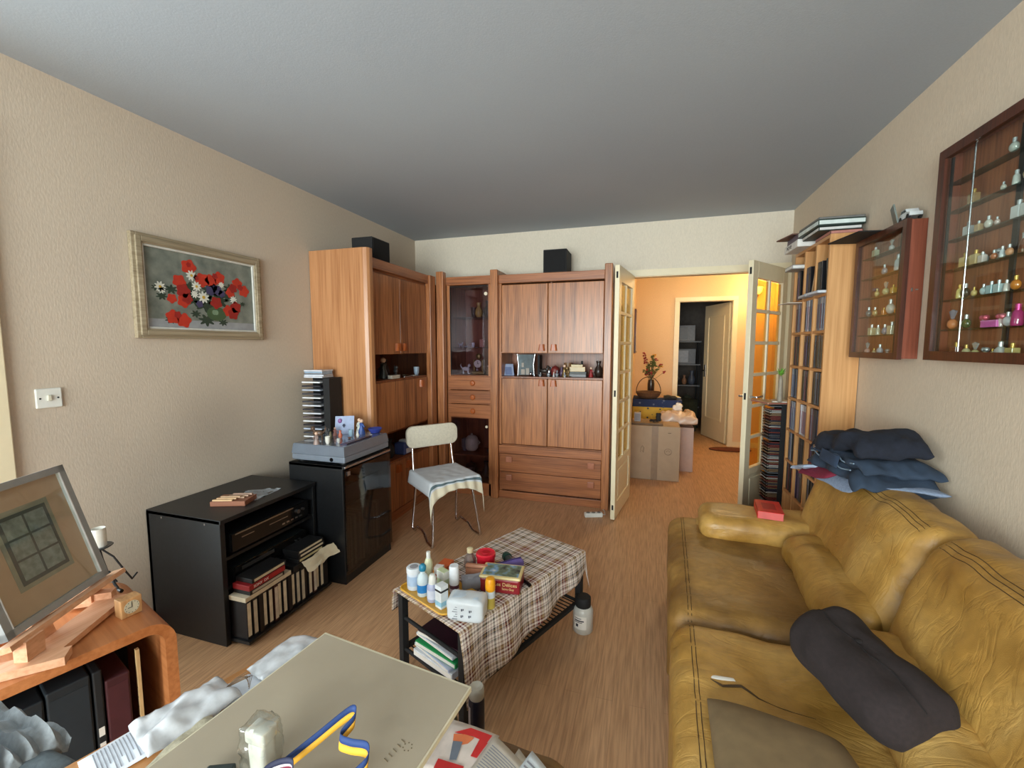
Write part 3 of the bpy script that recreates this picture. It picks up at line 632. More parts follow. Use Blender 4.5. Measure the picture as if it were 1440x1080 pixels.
# ------------------------------------------------------------------ black media cabinet with records
mc = thing('media_cabinet', 'tall black cabinet with a glass door and records inside, under the turntable', 'cabinet', (.5, 2.27, 0))
b = B(world=True); b.box(.29, 2.03, .0, .675, 2.05, .715, .003); b.box(.29, 2.48, 0, .675, 2.50, .715, .003); b.box(.29, 2.03, .695, .68, 2.50, .715, .003); b.box(.29, 2.05, .05, .67, 2.48, .065); b.box(.29, 2.05, 0, .305, 2.48, .70); b.box(.655, 2.05, 0, .672, 2.48, .055)
b.obj('carcass', blackp, mc)
B(world=True).box(.31, 2.05, .44, .64, 2.48, .452).obj('shelf', blackp, mc)
d = B(world=True).box(.682, 2.035, .06, .688, 2.497, .69).obj('glass_door', glass('dark_tinted_glass', (196, 196, 200), .5, .03), mc)
B(world=True).box(.676, 2.035, .70, .690, 2.497, .712, .002).obj('metal_trim', silver, mc)
B(world=True).box(.688, 2.05, .655, .694, 2.075, .68).obj('latch', silver, d)
rcol = [(74, 66, 56), (40, 44, 52), (96, 88, 76), (60, 40, 36), (110, 104, 92), (50, 56, 50), (86, 60, 50), (120, 112, 100)]
rec = None; y = 2.062
for i in range(26):
    w = .010 + .004 * random.random(); nm = i % len(rcol)
    if i < 14 or i > 15:
        o = B().box(-.31, 0, 0, 0, w, .312).obj('record_sleeve', col(rcol[nm], .5)); o.location = (.655 - .012 * random.random(), y, .066)
        tag(o, 'vinyl record sleeve upright behind the glass door of the black cabinet', 'record', 'records in the black cabinet')
    y += w + .0022
t = thing('amplifier', 'dim black amplifier on the upper shelf behind the cabinet glass', 'amplifier', (.48, 2.26, .453)); B().box(-.15, -.2, .008, .15, .2, .12, .004).obj('case', blackp, t); B().box(.15, -.2, .012, .156, .2, .118, .002).obj('front_panel', blackg, t)
for k in range(4): B().cyl((.156, -.15 + k * .06, .06), (.172, -.15 + k * .06, .06), .014).obj('knob', silver, t, 40)
# turntable
tt = thing('turntable', 'silver grey turntable with a smoked dust cover, covered in trinkets', 'turntable', (.49, 2.27, .715))
B().box(-.19, -.225, .012, .19, .225, .05, .008).obj('plinth', mat('silver_grey_plastic', (126, 136, 150), .35, .2, var=.04), tt)
b = B()
for sx in (-1, 1):
    for sy in (-1, 1): b.cyl((sx * .15, sy * .18, 0), (sx * .15, sy * .18, .013), .022)
b.obj('foot', blackp, tt, 40)
b = B(); b.loft([[(x * .19, y_ * .225, .051) for x, y_ in ((-1, -1), (1, -1), (1, 1), (-1, 1))], [(x * .183, y_ * .218, .105) for x, y_ in ((-1, -1), (1, -1), (1, 1), (-1, 1))], [(x * .178, y_ * .212, .110) for x, y_ in ((-1, -1), (1, -1), (1, 1), (-1, 1))]])
b.obj('dust_cover', mat('smoked_cover', (112, 122, 136), .16, .1, var=.05, coat=.4), tt)
B().cyl((.1, -.227, .03), (.1, -.222, .03), .012).obj('button', blackg, tt, 40)
ZT = .715 + .110
def card_(name, label, p, w, h, rgb, rz, lean=.3):
    t = thing(name, label, 'card', p, rz); c_, s_ = cos(lean), sin(lean)
    B().loft([[(-w / 2, 0, 0), (w / 2, 0, 0), (w / 2, h * s_, h * c_), (-w / 2, h * s_, h * c_)], [(-w / 2, .002, 0), (w / 2, .002, 0), (w / 2, h * s_ + .002, h * c_), (-w / 2, h * s_ + .002, h * c_)]]).obj('sheet', col(rgb, .7), t); return t
t = card_('greeting_card', 'pale blue postcard with a pink balloon propped on the turntable', (.425, 2.37, ZT), .12, .12, (168, 182, 214), .5)
B().ball((-.03, .021, .085), (.013, .004, .016)).obj('balloon_print', col((140, 90, 150)), t, True); B().box(-.012, .008, .05, .004, .014, .06).box(-.008, .008, .042, 0, .014, .066).obj('print', col((40, 50, 90)), t)
tr = [('wooden_figurine', 'brown wooden ship ornament at the back left of the turntable', 'figurine', .40, 2.16, .09, (96, 74, 60), 'animal'), ('figurine', 'small brown and white figurine at the front left of the turntable', 'figurine', .47, 2.065, .075, (150, 130, 124), 'person'),
 ('beaker', 'small white printed beaker at the front of the turntable', 'cup', .525, 2.095, .045, (224, 222, 214), 'cup'), ('candle_pot', 'orange clay pot in the middle of the turntable', 'pot', .49, 2.25, .05, (204, 112, 84), 'vase'),
 ('olive_pot', 'olive green pot behind the orange clay pot', 'pot', .44, 2.22, .045, (110, 104, 76), 'vase'), ('glass_candle', 'little silver candle holder at the front edge of the turntable', 'candle holder', .575, 2.13, .03, (190, 190, 186), 'cup'),
 ('glass_bowl', 'light blue glass bowl beside the orange pot', 'bowl', .52, 2.315, .045, (150, 180, 200), 'cup'), ('blue_figurine', 'blue dressed figurine standing in front of the postcard', 'figurine', .535, 2.405, .10, (60, 90, 160), 'person'),
 ('white_figurine', 'white flower ornament beside the blue figurine', 'figurine', .50, 2.43, .10, (220, 225, 220), 'person'), ('blue_dish', 'cobalt blue oval dish at the far right of the turntable', 'dish', .60, 2.49 - .03, .12, (52, 66, 150), 'plate'),
 ('white_pebble', 'white pebble at the right edge of the turntable', 'pebble', .625, 2.38, .02, (226, 224, 218), 'plate'), ('white_bottle', 'white bottle cap ornament near the glass bowl', 'ornament', .575, 2.31, .04, (214, 214, 208), 'vase'), ('small_pot', 'tiny dark pot behind the white printed beaker', 'pot', .485, 2.13, .035, (70, 62, 58), 'vase'), ('grey_pigeon', 'grey bird figurine at the back of the turntable', 'figurine', .38, 2.26, .06, (120, 124, 130), 'animal'), ('pink_figurine', 'pinkish figurine right behind the olive pot', 'figurine', .40, 2.31, .055, (190, 130, 120), 'person'), ('green_cup', 'pale green cup left of the cobalt dish', 'cup', .46, 2.475, .04, (150, 180, 150), 'cup'), ('beads', 'heap of brown beads on a purple tray', 'beads', .555, 2.255, .03, (130, 84, 60), 'plate')]
for n, l, c, x, y_, h, rgb, k in tr: figurine(n, l, c, (x, y_, ZT), h, col(rgb, .35), k, rz=x * 40)
t = thing('serving_tray', 'thin purple and black tray lying across the turntable lid', 'tray', (.635, 2.22, ZT)); B().box(-.025, -.12, 0, .022, .12, .005, .002).obj('base', col((70, 66, 96)), t); B().box(.020, -.12, .005, .024, .12, .010).obj('rim', blackg, t)

# CD tower by the left wall
t = thing('compact_disc_tower', 'tall tower of discs with a black side, between left wall and black cabinet', 'disc rack', (.155, 2.46, 0), .10)
B().box(.072, -.06, 0, .120, .07, 1.19, .003).obj('side_panel', blackm, t); B().box(-.10, .0705, 0, .12, .08, 1.19).obj('back_panel', blackm, t); B().box(-.10, -.06, 0, .071, .07, .03).obj('base', blackm, t)
cdcols = [(196, 200, 208), (60, 62, 70), (210, 212, 216), (90, 80, 84), (170, 180, 196), (40, 40, 48)]
def cdcase(rgb, w=.142, d=.125):
    o = thing('compact_disc', 'x', 'disc'); B().box(-w / 2, -d / 2, 0, w / 2, d / 2, .0095, .001).obj('case', col(rgb, .2), o); B().box(-w / 2 + .006, -d / 2 - .0008, .0018, w / 2 - .006, -d / 2, .008).obj('spine_label', col(tuple(min(255, int(c * 1.15)) for c in rgb), .5), o); return o
protos = [cdcase(c) for c in cdcols]; used = set()
M_ = world_of(t)
for i in range(27):
    k = (0, 1, 2, 1, 4, 5, 2, 3, 0, 5)[i % 10]; z = .46 + i * .0268; p = M_ @ Vector((-.01, -.012, z)); lab = ('pale' if k in (0, 2, 4) else 'dark') + '-spined disc slotted in the tall tower by the left wall'
    a = dict(loc=p, rz=.10, label=lab, group='discs in the tower by the left wall')
    if k in used: dup(protos[k], **a)
    else:
        used.add(k); o = protos[k]; o.location = p; o.rotation_euler.z = .10; o['label'] = lab; o['group'] = a['group']
for i, (dz, rz_, l) in enumerate(((1.192, .10, 'lower of the two loose silver discs on top of the tall tower'), (1.203, .2, 'pale blue disc case second from the top of the tall tower'), (1.235, .10, 'topmost disc case crowning the tall tower by the left wall'))):
    p = M_ @ Vector((.0, 0, dz)); dup(protos[0], p, rz_, l, 'loose discs on top of the tall tower')
t = thing('plastic_disc_box', 'clear blue disc box holding up the top of the tall tower', 'box', M_ @ Vector((0, 0, 1.2125)), .10); B().box(-.068, -.06, 0, .068, .06, .022, .003).obj('case', col((150, 170, 190), .1), t); B().box(-.07, -.062, .004, .07, -.06, .01).obj('front', silver, t)

# ------------------------------------------------------------------ stereo stand
ss = thing('stereo_stand', 'low black stand holding a video recorder and cassettes against the left wall', 'stand', (.25, 1.71, 0))
b = B(world=True); b.box(.012, 1.42, 0, .49, 1.445, .61, .002); b.box(.012, 1.995, 0, .49, 2.015, .61, .002); b.box(.012, 1.42, .592, .495, 2.015, .612, .002); b.box(.012, 1.42, 0, .03, 2.01, .6)
b.obj('carcass', blackp, ss)
b = B(world=True); b.box(.03, 1.445, .405, .48, 1.995, .42); b.box(.03, 1.445, .262, .48, 1.995, .277); b.box(.03, 1.445, .015, .60, 1.995, .03); b.obj('shelf', blackp, ss)
b = B(world=True)
for y_ in (1.44, 1.48 - .0): pass
b.cyl((.12, 1.4195, .585), (.12, 1.417, .585), .005).cyl((.40, 1.4195, .585), (.40, 1.417, .585), .005); b.obj('screw_cap', silver, ss)
t = thing('video_recorder', 'black disc player with a silver top strip in the upper bay of the stereo stand', 'player', (.25, 1.72, .42))
B().box(-.2, -.24, .01, .225, .24, .10, .003).obj('case', blackp, t); B().box(.225, -.24, .012, .236, .24, .10, .002).obj('front_panel', blackg, t); B().box(.234, -.225, .092, .239, .13, .098).obj('silver_strip', silver, t)
B().box(.236, -.03, .062, .238, .09, .066).obj('disc_tray', silver, t); B().box(.236, -.19, .066, .238, -.12, .07).obj('badge', silver, t); B().cyl((.236, .16, .065), (.246, .16, .065), .012).cyl((.236, .20, .065), (.243, .20, .065), .008).obj('knob', silver, t, 40)
b = B()
for k in range(5): b.box(.236, .05 + k * .03, .03, .239, .068 + k * .03, .038)
b.obj('button', silver, t)
for sy in (-.18, .18): B().cyl((.15, sy, 0), (.15, sy, .011), .015).obj('foot', blackm, t)
t = thing('video_recorder', 'flat black video recorder on the middle shelf of the stereo stand', 'video recorder', (.25, 1.72, .277))
B().box(-.2, -.225, .008, .22, .225, .075, .003).obj('case', mat('recorder_case', (34, 40, 42), .3), t); B().box(.22, -.225, .01, .228, .225, .075, .002).obj('front_panel', blackg, t); B().box(.228, -.19, .045, .2295, .0, .062).obj('cassette_flap', mat('grey_flap', (56, 58, 60), .3), t)
B().cyl((.228, .15, .04), (.234, .15, .04), .006).cyl((.228, .175, .04), (.234, .175, .04), .006).obj('button', silver, t)
for sy in (-.18, .18): B().cyl((.15, sy, 0), (.15, sy, .009), .015).obj('foot', blackm, t)
# cassettes
def vhs(rgb, lab_rgb=None):
    o = thing('video_cassette', 'x', 'video cassette'); B().box(0, -.0125, 0, .103, .0125, .188, .002).obj('case', col(rgb, .5), o)
    if lab_rgb: B().box(.103, -.0095, .012, .1036, .0095, .176).obj('spine_label', col(lab_rgb, .7), o)
    return o
vp = {'w': vhs((28, 26, 28), (226, 216, 190)), 'g': vhs((30, 30, 32), (206, 198, 176)), 'k': vhs((26, 22, 24)), 'b': vhs((58, 30, 26), (214, 204, 186))}
seq = 'wgkwwbwwkwggkwbwwk'; y = 1.455; used = set()
for i, k in enumerate(seq):
    lab = {'w': 'cream-labelled video cassette upright on the bottom of the stereo stand', 'g': 'grey-labelled video cassette upright on the bottom of the stereo stand', 'k': 'unlabelled black video cassette upright on the bottom of the stereo stand', 'b': 'brown-boxed video cassette upright on the bottom of the stereo stand'}[k]
    loc = (.478 + .006 * (i % 3), y + .013, .031)
    if k in used: dup(vp[k], loc, 0, lab, 'upright video cassettes')
    else: used.add(k); vp[k].location = loc; vp[k]['label'] = lab; vp[k]['group'] = 'upright video cassettes'
    y += .0292
def flat(label, x, y_, z, rgb, lrgb, ln=.188, th=.025, rz=0, txt=None, dz=0):
    t = thing('video_cassette', label, 'video cassette', (x, y_, z), rz, 'cassettes lying flat on the upright ones')
    B().box(-.103, -ln / 2, 0, 0, ln / 2, th, .002).obj('case', col(rgb, .5), t)
    if lrgb: B().box(0, -ln / 2 + .012, .005, .0006, ln / 2 - .012, th - .005).obj('spine_label', col(lrgb, .7), t)
    if txt: text(txt, .018, basis((.0012, -.04, th / 2), (0, 1, 0), (0, 0, 1)), paper, t)
    return t
ZC = .220
flat('cream-covered video box lying along the tops of the left cassettes', .59, 1.58, ZC, (216, 204, 178), None, .27, .022)
flat('black cassette with small labels resting on the cream video box', .592, 1.57, ZC + .0225, (30, 28, 30), (186, 178, 160), .20, .022)
t = flat('red cassette box with white lettering in the left flat stack', .594, 1.57, ZC + .045, (150, 30, 34), (166, 36, 38), .21, .026, 0, 'SONY  DX')
flat('topmost black cassette with a cream spine in the left flat stack', .590, 1.585, ZC + .0715, (26, 26, 28), (214, 202, 174), .20, .022)
flat('black cassette box lying on the right-hand upright cassettes', .592, 1.85, ZC + .0, (28, 28, 30), None, .24, .03)
flat('cassette with a yellowish label in the right flat stack', .588, 1.86, ZC + .0305, (30, 30, 32), (206, 196, 150), .19, .022)
flat('second cream-labelled cassette from the top of the right flat stack', .586, 1.87, ZC + .053, (28, 28, 30), (222, 212, 186), .19, .020)
flat('topmost cream-labelled cassette of the right flat stack', .584, 1.865, ZC + .0735, (28, 28, 30), (216, 206, 180), .19, .020)
t = B().pad([(.50, 1.76, .262), (.50, 1.99, .262), (.66, 2.03, .225), (.66, 1.78, .205)], .012, nz=.02, ns=18, seed=3, fn=lambda p, u, v, s: p + Vector((0, .012 * sin(v * 14), .012 * sin(u * 9)))).obj('crumpled_paper', cream_p, None, True)
bpy.data.objects.remove(t)
t = B().sheet(lambda u, v: (.605 + .045 * v + .01 * sin(u * 7), 1.77 + .24 * u, .262 - .05 * v - .05 * v * u * 0 + .012 * noise.noise(Vector((u * 5, v * 4, 1)))), 18, 8).obj('crumpled_paper', cream_p, None, True)
tag(t, 'crumpled cream paper hanging over the right end of the cassettes', 'paper')
# wooden block with slats on the stand
t = thing('wooden_puzzle_box', 'small wooden box topped with loose slats on the black stereo stand', 'box', (.34, 1.62, .612), .35)
B().box(-.085, -.055, 0, .085, .055, .025, .002).obj('case', wood('reddish_wood', (120, 70, 50), (150, 96, 70), .5, axis='X'), t)
for i in range(6): B().box(-.075 + .012 * i, -.05 + i * .014, .025 + .004 * (i % 3), .02 + .012 * i, -.04 + i * .014, .032 + .004 * (i % 3)).obj('slat', col((206 - 6 * i, 172 - 5 * i, 130), .6), t)
t = B().pad([(.27, 1.60, .614), (.26, 1.80, .614), (.40, 1.86, .614), (.42, 1.68, .614)], .03, nz=.016, ns=25, seed=9, low=.05).obj('plastic_bag', mat('clear_film', (170, 180, 190), .15, .1, var=.3, alpha=.75), None, True, loc=(.34, 1.72, .613)); tag(t, 'crumpled clear plastic bag behind the wooden slat box', 'bag')

# ------------------------------------------------------------------ chair
def P4(o, ax, ay, u, v, z): return (o[0] + ax[0] * u + ay[0] * v, o[1] + ax[1] * u + ay[1] * v, z)
# local frame: x to the chair's left, y backwards
ch = thing('kitchen_chair', 'cream vinyl chair on bent chrome legs in front of the corner cabinet', 'chair', (.925, 2.845, 0), math.atan2(.30, .24))
def rrect(w, h, r, n=6):
    p = []
    for cx, cy, a in ((w / 2 - r, h / 2 - r, 0), (-w / 2 + r, h / 2 - r, pi / 2), (-w / 2 + r, -h / 2 + r, pi), (w / 2 - r, -h / 2 + r, 3 * pi / 2)):
        for i in range(n + 1): p.append((cx + r * cos(a + pi / 2 * i / n), cy + r * sin(a + pi / 2 * i / n)))
    return p
vin = mat('cream_vinyl', (214, 208, 190), .5, var=.08, scale=70, bmp=.3)
b = B(); q = rrect(.40, .38, .07)
b.loft([[(x * k, y * k, z) for x, y in q] for z, k in ((.415, .96), (.42, 1), (.445, 1), (.457, .96), (.462, .85))]); b.obj('seat', vin, ch, 40)
b = B(); q = rrect(.42, .165, .055)
def bk(x, z, t): return (x, .235 + .25 * x * x * -1 + .06 * z + t, .715 + z)
b.loft([[bk(x * k, z * k, t) for x, z in q] for t, k in ((-.018, .93), (-.013, 1), (.013, 1), (.018, .95))]); b.obj('backrest', vin, ch, 40)
for s_ in (-1, 1):
    B().tube([(s_ * .17, .18, .40), (s_ * .165, .215, .52), (s_ * .16, .232, .66)], .009).obj('back_post', chrome, ch, True)
for s_ in (-1, 1):   # front leg runs down, back along the floor with a hump, up to the rear
    B().tube([(s_ * .15, -.13, .41), (s_ * .185, -.19, .06), (s_ * .19, -.19, .02), (s_ * .19, -.17, .010), (s_ * .185, -.08, .012), (s_ * .18, -.02, .05), (s_ * .175, .04, .055), (s_ * .18, .11, .055), (s_ * .18, .16, .012), (s_ * .18, .185, .012), (s_ * .185, .2, .03), (s_ * .17, .14, .41)], .0095, 10).obj('leg', chrome, ch, True)
B().box(-.17, -.14, .40, .17, .16, .415).obj('seat_frame', blackm, ch)
def clothf(u, v):
    x = (u - .5) * .50; y = (v - .5) * .46 - .02; z = .468
    ex = max(0, abs(x) - .195); ey = max(0, -y - .185)
    if ex: z -= ex * 1.6; x = math.copysign(.195 + ex * .28, x)
    if ey:
        cn = abs((u - .5) * 2) ** 2.2; z -= ey * (1.0 + 1.9 * cn); y = -.185 - ey * .5
    z += .004 * noise.noise(Vector((x * 20, y * 20, 0))) + .0 ; y += (.006 * sin(u * 40) if ey else 0)
    return (x, y, z)
mm, nt, bb = nodes('embroidered_cloth'); uvn = mk(nt, 'ShaderNodeUVMap'); sx = mk(nt, 'ShaderNodeSeparateXYZ'); nt.links.new(uvn.outputs[0], sx.inputs[0])
r1 = ramp(nt, [(0, S(222, 214, 190)), (.085, S(208, 214, 220)), (.10, S(92, 112, 120)), (.125, S(208, 214, 220))], 'CONSTANT'); nt.links.new(sx.outputs[1], r1.inputs[0]); nt.links.new(r1.outputs[0], bb.inputs['Base Color']); bb.inputs['Roughness'].default_value = .9
cl = B(world=True); cl.M = world_of(ch); cl.world = False
cl.sheet(clothf, 40, 40, lambda u, v: (u, v)); o = cl.obj('seat_cloth', mm, None, True, loc=(.925, 2.845, .44))
md = o.modifiers.new('thick', 'SOLIDIFY'); md.thickness = .003; md.offset = 1
tag(o, 'white embroidered cloth draped over the seat of the cream chair', 'cloth')

# ------------------------------------------------------------------ coffee table
cx, cy = 1.706, 1.804; ang = math.atan2(.912, .41)   # local x lengthwise (far end +), y to the left
ct = thing('coffee_table', 'low black metal coffee table with a wire shelf under the plaid cloth', 'table', (cx, cy, 0), ang)
L2, W2, ZC2 = .405, .205, .385
B().box(-L2, -W2, ZC2 - .02, L2, W2, ZC2, .003).obj('tabletop', blackp, ct)
for sx_ in (-1, 1):
    for sy in (-1, 1): B().box(sx_ * (L2 - .015) - .015, sy * (W2 - .015) - .015, 0, sx_ * (L2 - .015) + .015, sy * (W2 - .015) + .015, ZC2 - .02, .002).obj('leg', blackm, ct)
b = B()
for sy in (-1, 1): b.box(-L2 + .03, sy * (W2 - .015) - .009, .11, L2 - .03, sy * (W2 - .015) + .009, .13, .002)
for sx_ in (-1, 1): b.cyl((sx_ * (L2 - .015), -W2 + .03, .12), (sx_ * (L2 - .015), W2 - .03, .12), .008); b.cyl((sx_ * (L2 - .015), -W2 + .03, .26), (sx_ * (L2 - .015), W2 - .03, .26), .008)
b.obj('shelf_frame', blackm, ct)
b = B()
for i in range(30): x = -L2 + .04 + i * (2 * L2 - .08) / 29; b.cyl((x, -W2 + .02, .121), (x, W2 - .02, .121), .003, seg=6)
b.obj('wire_shelf', blackm, ct)
# cloth: right side hangs low near the front, far end short
def tcloth(u, v):
    # u: 0 near end .. 1 far end + drop ; v: 0 right hem .. 1 left hem ; metric unfold
    A = -L2 - .022 + u * (2 * L2 + .030 + .11); drR = .275 - .17 * max(0, min(1, u / .9)) ** .9; drL = .10
    Bm = -W2 - .006 - drR + v * (2 * W2 + .012 + drR + drL)
    x, y, z = A, Bm, ZC2 + .004
    if A > L2 + .006: d = A - L2 - .006; x = L2 + .006 + d * .12; z -= d
    if Bm < -W2 - .006: d = -W2 - .006 - Bm; y = -W2 - .006 - d * .10 - .010 * sin(A * 26) * min(1, d / .1); z -= d * (1 if A <= L2 + .006 else .8)
    if Bm > W2 + .006: d = Bm - W2 - .006; y = W2 + .006 + d * .10 + .006 * sin(A * 30) * min(1, d / .1); z -= d
    z += .0012 * noise.noise(Vector((A * 20, Bm * 20, 0)))
    return (x, y, z)
def tuv(u, v):
    A = -L2 + u * (2 * L2 + .12); drR = .275 - .17 * max(0, min(1, u / .9)) ** .9
    return (A, -W2 - drR + v * (2 * W2 + .012 + drR + .10))
o = B(); o.M = world_of(ct); o = o.sheet(tcloth, 70, 60, tuv).obj('plaid_tablecloth', plaidm, None, True, loc=(cx, cy, ZC2))
md = o.modifiers.new('thick', 'SOLIDIFY'); md.thickness = .0025; md.offset = 0; tag(o, 'red, cream and grey plaid cloth covering the low coffee table', 'tablecloth')
ZT2 = ZC2 + .0065
def lbl(p, z0, z1, r, m, name='label_band', seg=24): return B().lathe([(r, z0), (r, z1), (r - .0005, z1), (r - .0005, z0)], seg=seg).obj(name, m, p, True)
# yellow tray
t = thing('tray', 'yellow plastic tray under the toiletries at the near end of the coffee table', 'tray', (1.540, 1.530, ZT2), ang - pi / 2)
q = rrect(.29, .19, .03); b = B(); b.loft([[(x * k, y * k, z) for x, y in q] for z, k in ((0, .97), (.004, 1), (.010, 1.02))]); b.obj('base', col((214, 158, 48), .35), t, 40)
b = B(); b.tube([(x * 1.02, y * 1.02, .011) for x, y in q], .004, 6, closed=True); b.obj('rim', col((226, 172, 60), .35), t, True)
ZY = ZT2 + .0105
t = thing('cream_tub', 'round white tub with a screw lid at the left corner of the yellow tray', 'tub', (1.432, 1.52, ZY))
B().lathe([(.026, 0), (.029, .004), (.029, .07)], seg=28).obj('jar', col((214, 224, 236), .3), t, 40); B().lathe([(.031, .07), (.031, .09), (.028, .093), (.001, .093)], seg=28).obj('lid', col((222, 228, 234), .3), t, 40); lbl(t, .02, .06, .0295, col((176, 200, 226), .4)); B().lathe([(.018, .0932), (.001, .0935)], seg=20).obj('lid_print', col((150, 150, 156), .5), t)
def bottle(name, label, cat, p, prof, m, capprof, cm, band=None, bm_=None, bname='label_band'):
    t = thing(name, label, cat, p); B().lathe(prof, seg=24).obj('bottle_body', m, t, 40); B().lathe(capprof, seg=20).obj('cap', cm, t, 40)
    if band: lbl(t, *band, bm_, bname)
    return t
bottle('shampoo_bottle', 'clear bottle of blue lotion with a round turquoise cap on the yellow tray', 'bottle', (1.492, 1.485, ZY), [(.020, 0), (.023, .004), (.023, .07), (.018, .085), (.010, .092), (.010, .105)], col((205, 222, 228), .15), [(.0125, .103), (.0145, .108), (.0145, .122), (.008, .13), (.001, .131)], col((34, 128, 160), .35), (.018, .05, .0236), col((40, 128, 196), .4))
bottle('lotion_bottle', 'slim pale bottle with a white cap standing behind the blue lotion', 'bottle', (1.462, 1.59, ZY), [(.015, 0), (.018, .004), (.018, .08), (.011, .10)], col((222, 226, 190), .3), [(.009, .10), (.009, .128), (.001, .129)], white)
bottle('spray_bottle', 'small lilac and white spray bottle at the front edge of the tray', 'bottle', (1.548, 1.462, ZY), [(.020, 0), (.022, .004), (.022, .06), (.016, .072)], col((176, 184, 214), .3), [(.016, .072), (.015, .095), (.010, .108), (.001, .11)], white, (.015, .05, .0226), col((214, 222, 240), .4))
def carton(name, label, p, w, d, h, rgb, rz, extra=None, tilt=None):
    t = thing(name, label, 'box', p, rz)
    if tilt: t.rotation_euler = (tilt[0], tilt[1], rz)
    B().box(-w / 2, -d / 2, 0, w / 2, d / 2, h, .001).obj('carton', col(rgb, .5), t)
    for e in (extra or []): B().box(*e[0]).obj(e[2], col(e[1], .5), t)
    return t
AZ = ang - pi / 2
carton('medicine_carton', 'upright white carton with a black stripe beside the wet wipes', (1.60, 1.437, ZT2 + .010), .036, .036, .09, (224, 232, 236), AZ, [((-.0183, -.0183, .066, .0183, .0183, .074), (30, 32, 38), 'stripe'), ((-.0183, -.0183, .010, .0183, .0183, .028), (150, 200, 224), 'print')])
carton('medicine_carton', 'green and white carton standing behind the spray bottle', (1.552, 1.545, ZY), .045, .028, .085, (196, 210, 170), AZ, [((-.023, -.0143, .05, .023, .0143, .083), (226, 228, 220), 'print')])
carton('medicine_carton', 'orange carton at the back of the tray behind the green carton', (1.50, 1.665, ZT2), .05, .085, .055, (204, 96, 50), AZ + .35, [((-.0253, -.0428, .0, .0253, .0428, .012), (226, 196, 180), 'stripe')])
carton('medicine_carton', 'white and red patterned carton leaning against the orange one', (1.515, 1.585, ZY), .035, .03, .075, (224, 218, 214), AZ + .5, [((-.0178, -.0153, .02, .0178, .0153, .045), (190, 80, 60), 'print')])
bottle('deodorant', 'tall white capped deodorant stick with a dark purple base on the coffee table', 'deodorant', (1.608, 1.535, ZT2), [(.018, 0), (.0195, .003), (.0195, .05)], col((78, 40, 58), .35), [(.0195, .05), (.0205, .053), (.0205, .12), (.018, .128), (.001, .128)], col((224, 230, 236), .3), (.02, .035, .020), col((206, 190, 196), .5))
# wet wipes
t = thing('wet_wipes', 'big white pack of wet wipes at the near corner of the coffee table', 'pack of wipes', (1.712, 1.425, ZT2), AZ + .52)
B().puff(-.072, -.042, 0, .072, .042, .082, .016, 10, .004, 20, 3, .004).obj('pack', mat('wipes_film', (214, 222, 228), .25, var=.06, scale=18), t, True)
b = B()
for cxp, czp in ((-.01, .045), (.02, .042), (.018, .022), (-.012, .02)): b.box(cxp, -.0442, czp, cxp + .005, -.0424, czp + .008); b.box(cxp + .007, -.0442, czp + .003, cxp + .010, -.0424, czp + .009)
for k in range(6): b.box(-.045 + .006 * (k % 3), -.0442, .012 + k * .009, -.025, -.0426, .0135 + k * .009)
b.obj('small_print', col((90, 96, 110), .5), t)
B().pad([(-.05, -.024, .0840), (.05, -.024, .0840), (.05, .024, .0840), (-.05, .024, .0840)], .004, 8, 8).obj('peel_flap', col((196, 212, 226), .3), t, True)
bottle('sunscreen_spray', 'yellow-capped spray can with a yellow base beside the red tin', 'spray can', (1.777, 1.502, ZT2), [(.016, 0), (.0185, .003), (.0185, .072)], col((196, 176, 84), .3), [(.0185, .072), (.0195, .076), (.0195, .108), (.016, .119), (.001, .122)], col((236, 162, 32), .35), (.045, .071, .0189), col((214, 224, 230), .4))
# red biscuit tin
t = thing('biscuit_tin', 'dark red biscuit tin with a seaside picture on its cream-rimmed lid', 'tin', (1.775, 1.655, ZT2), AZ + .78 - .25)
B().box(-.085, -.055, 0, .085, .055, .062, .008).obj('tin_body', col((132, 28, 36), .35), t)
B().box(-.088, -.058, .060, .088, .058, .072, .006).obj('lid', col((218, 198, 140), .35), t)
mm, nt, bb = nodes('seaside_picture'); tcn = mk(nt, 'ShaderNodeTexCoord'); nzn = mk(nt, 'ShaderNodeTexNoise'); nzn.inputs['Scale'].default_value = 22; nt.links.new(tcn.outputs['Object'], nzn.inputs['Vector'])
rp = ramp(nt, [(.3, S(52, 62, 66)), (.45, S(110, 130, 110)), (.55, S(120, 160, 196)), (.68, S(206, 214, 214))]); nt.links.new(nzn.outputs['Fac'], rp.inputs[0]); nt.links.new(rp.outputs[0], bb.inputs['Base Color']); bb.inputs['Roughness'].default_value = .25
B().box(-.076, -.046, .072, .076, .046, .0728).obj('lid_picture', mm, t)
text('Les Délices', .021, basis((.025, -.0556, .040), (1, 0, 0), (0, 0, 1)), col((214, 190, 130), .4), t); text('Saint-Guy', .013, basis((.035, -.0556, .022), (1, 0, 0), (0, 0, 1)), col((214, 190, 130), .4), t)
t = thing('red_tub', 'bright red round plastic tub with a lid at the back of the coffee table items', 'tub', (1.655, 1.775, ZT2))
B().lathe([(.036, 0), (.040, .004), (.042, .06)], seg=30).obj('tub_body', col((206, 24, 44), .3), t, 40); B().lathe([(.045, .058), (.045, .074), (.041, .078), (.036, .075), (.001, .075)], seg=30).obj('lid', col((214, 34, 54), .3), t, 40)
B().lathe([(.018, .0755), (.016, .078), (.001, .078)], seg=20).obj('lid_boss', col((190, 20, 40), .3), t, 40)
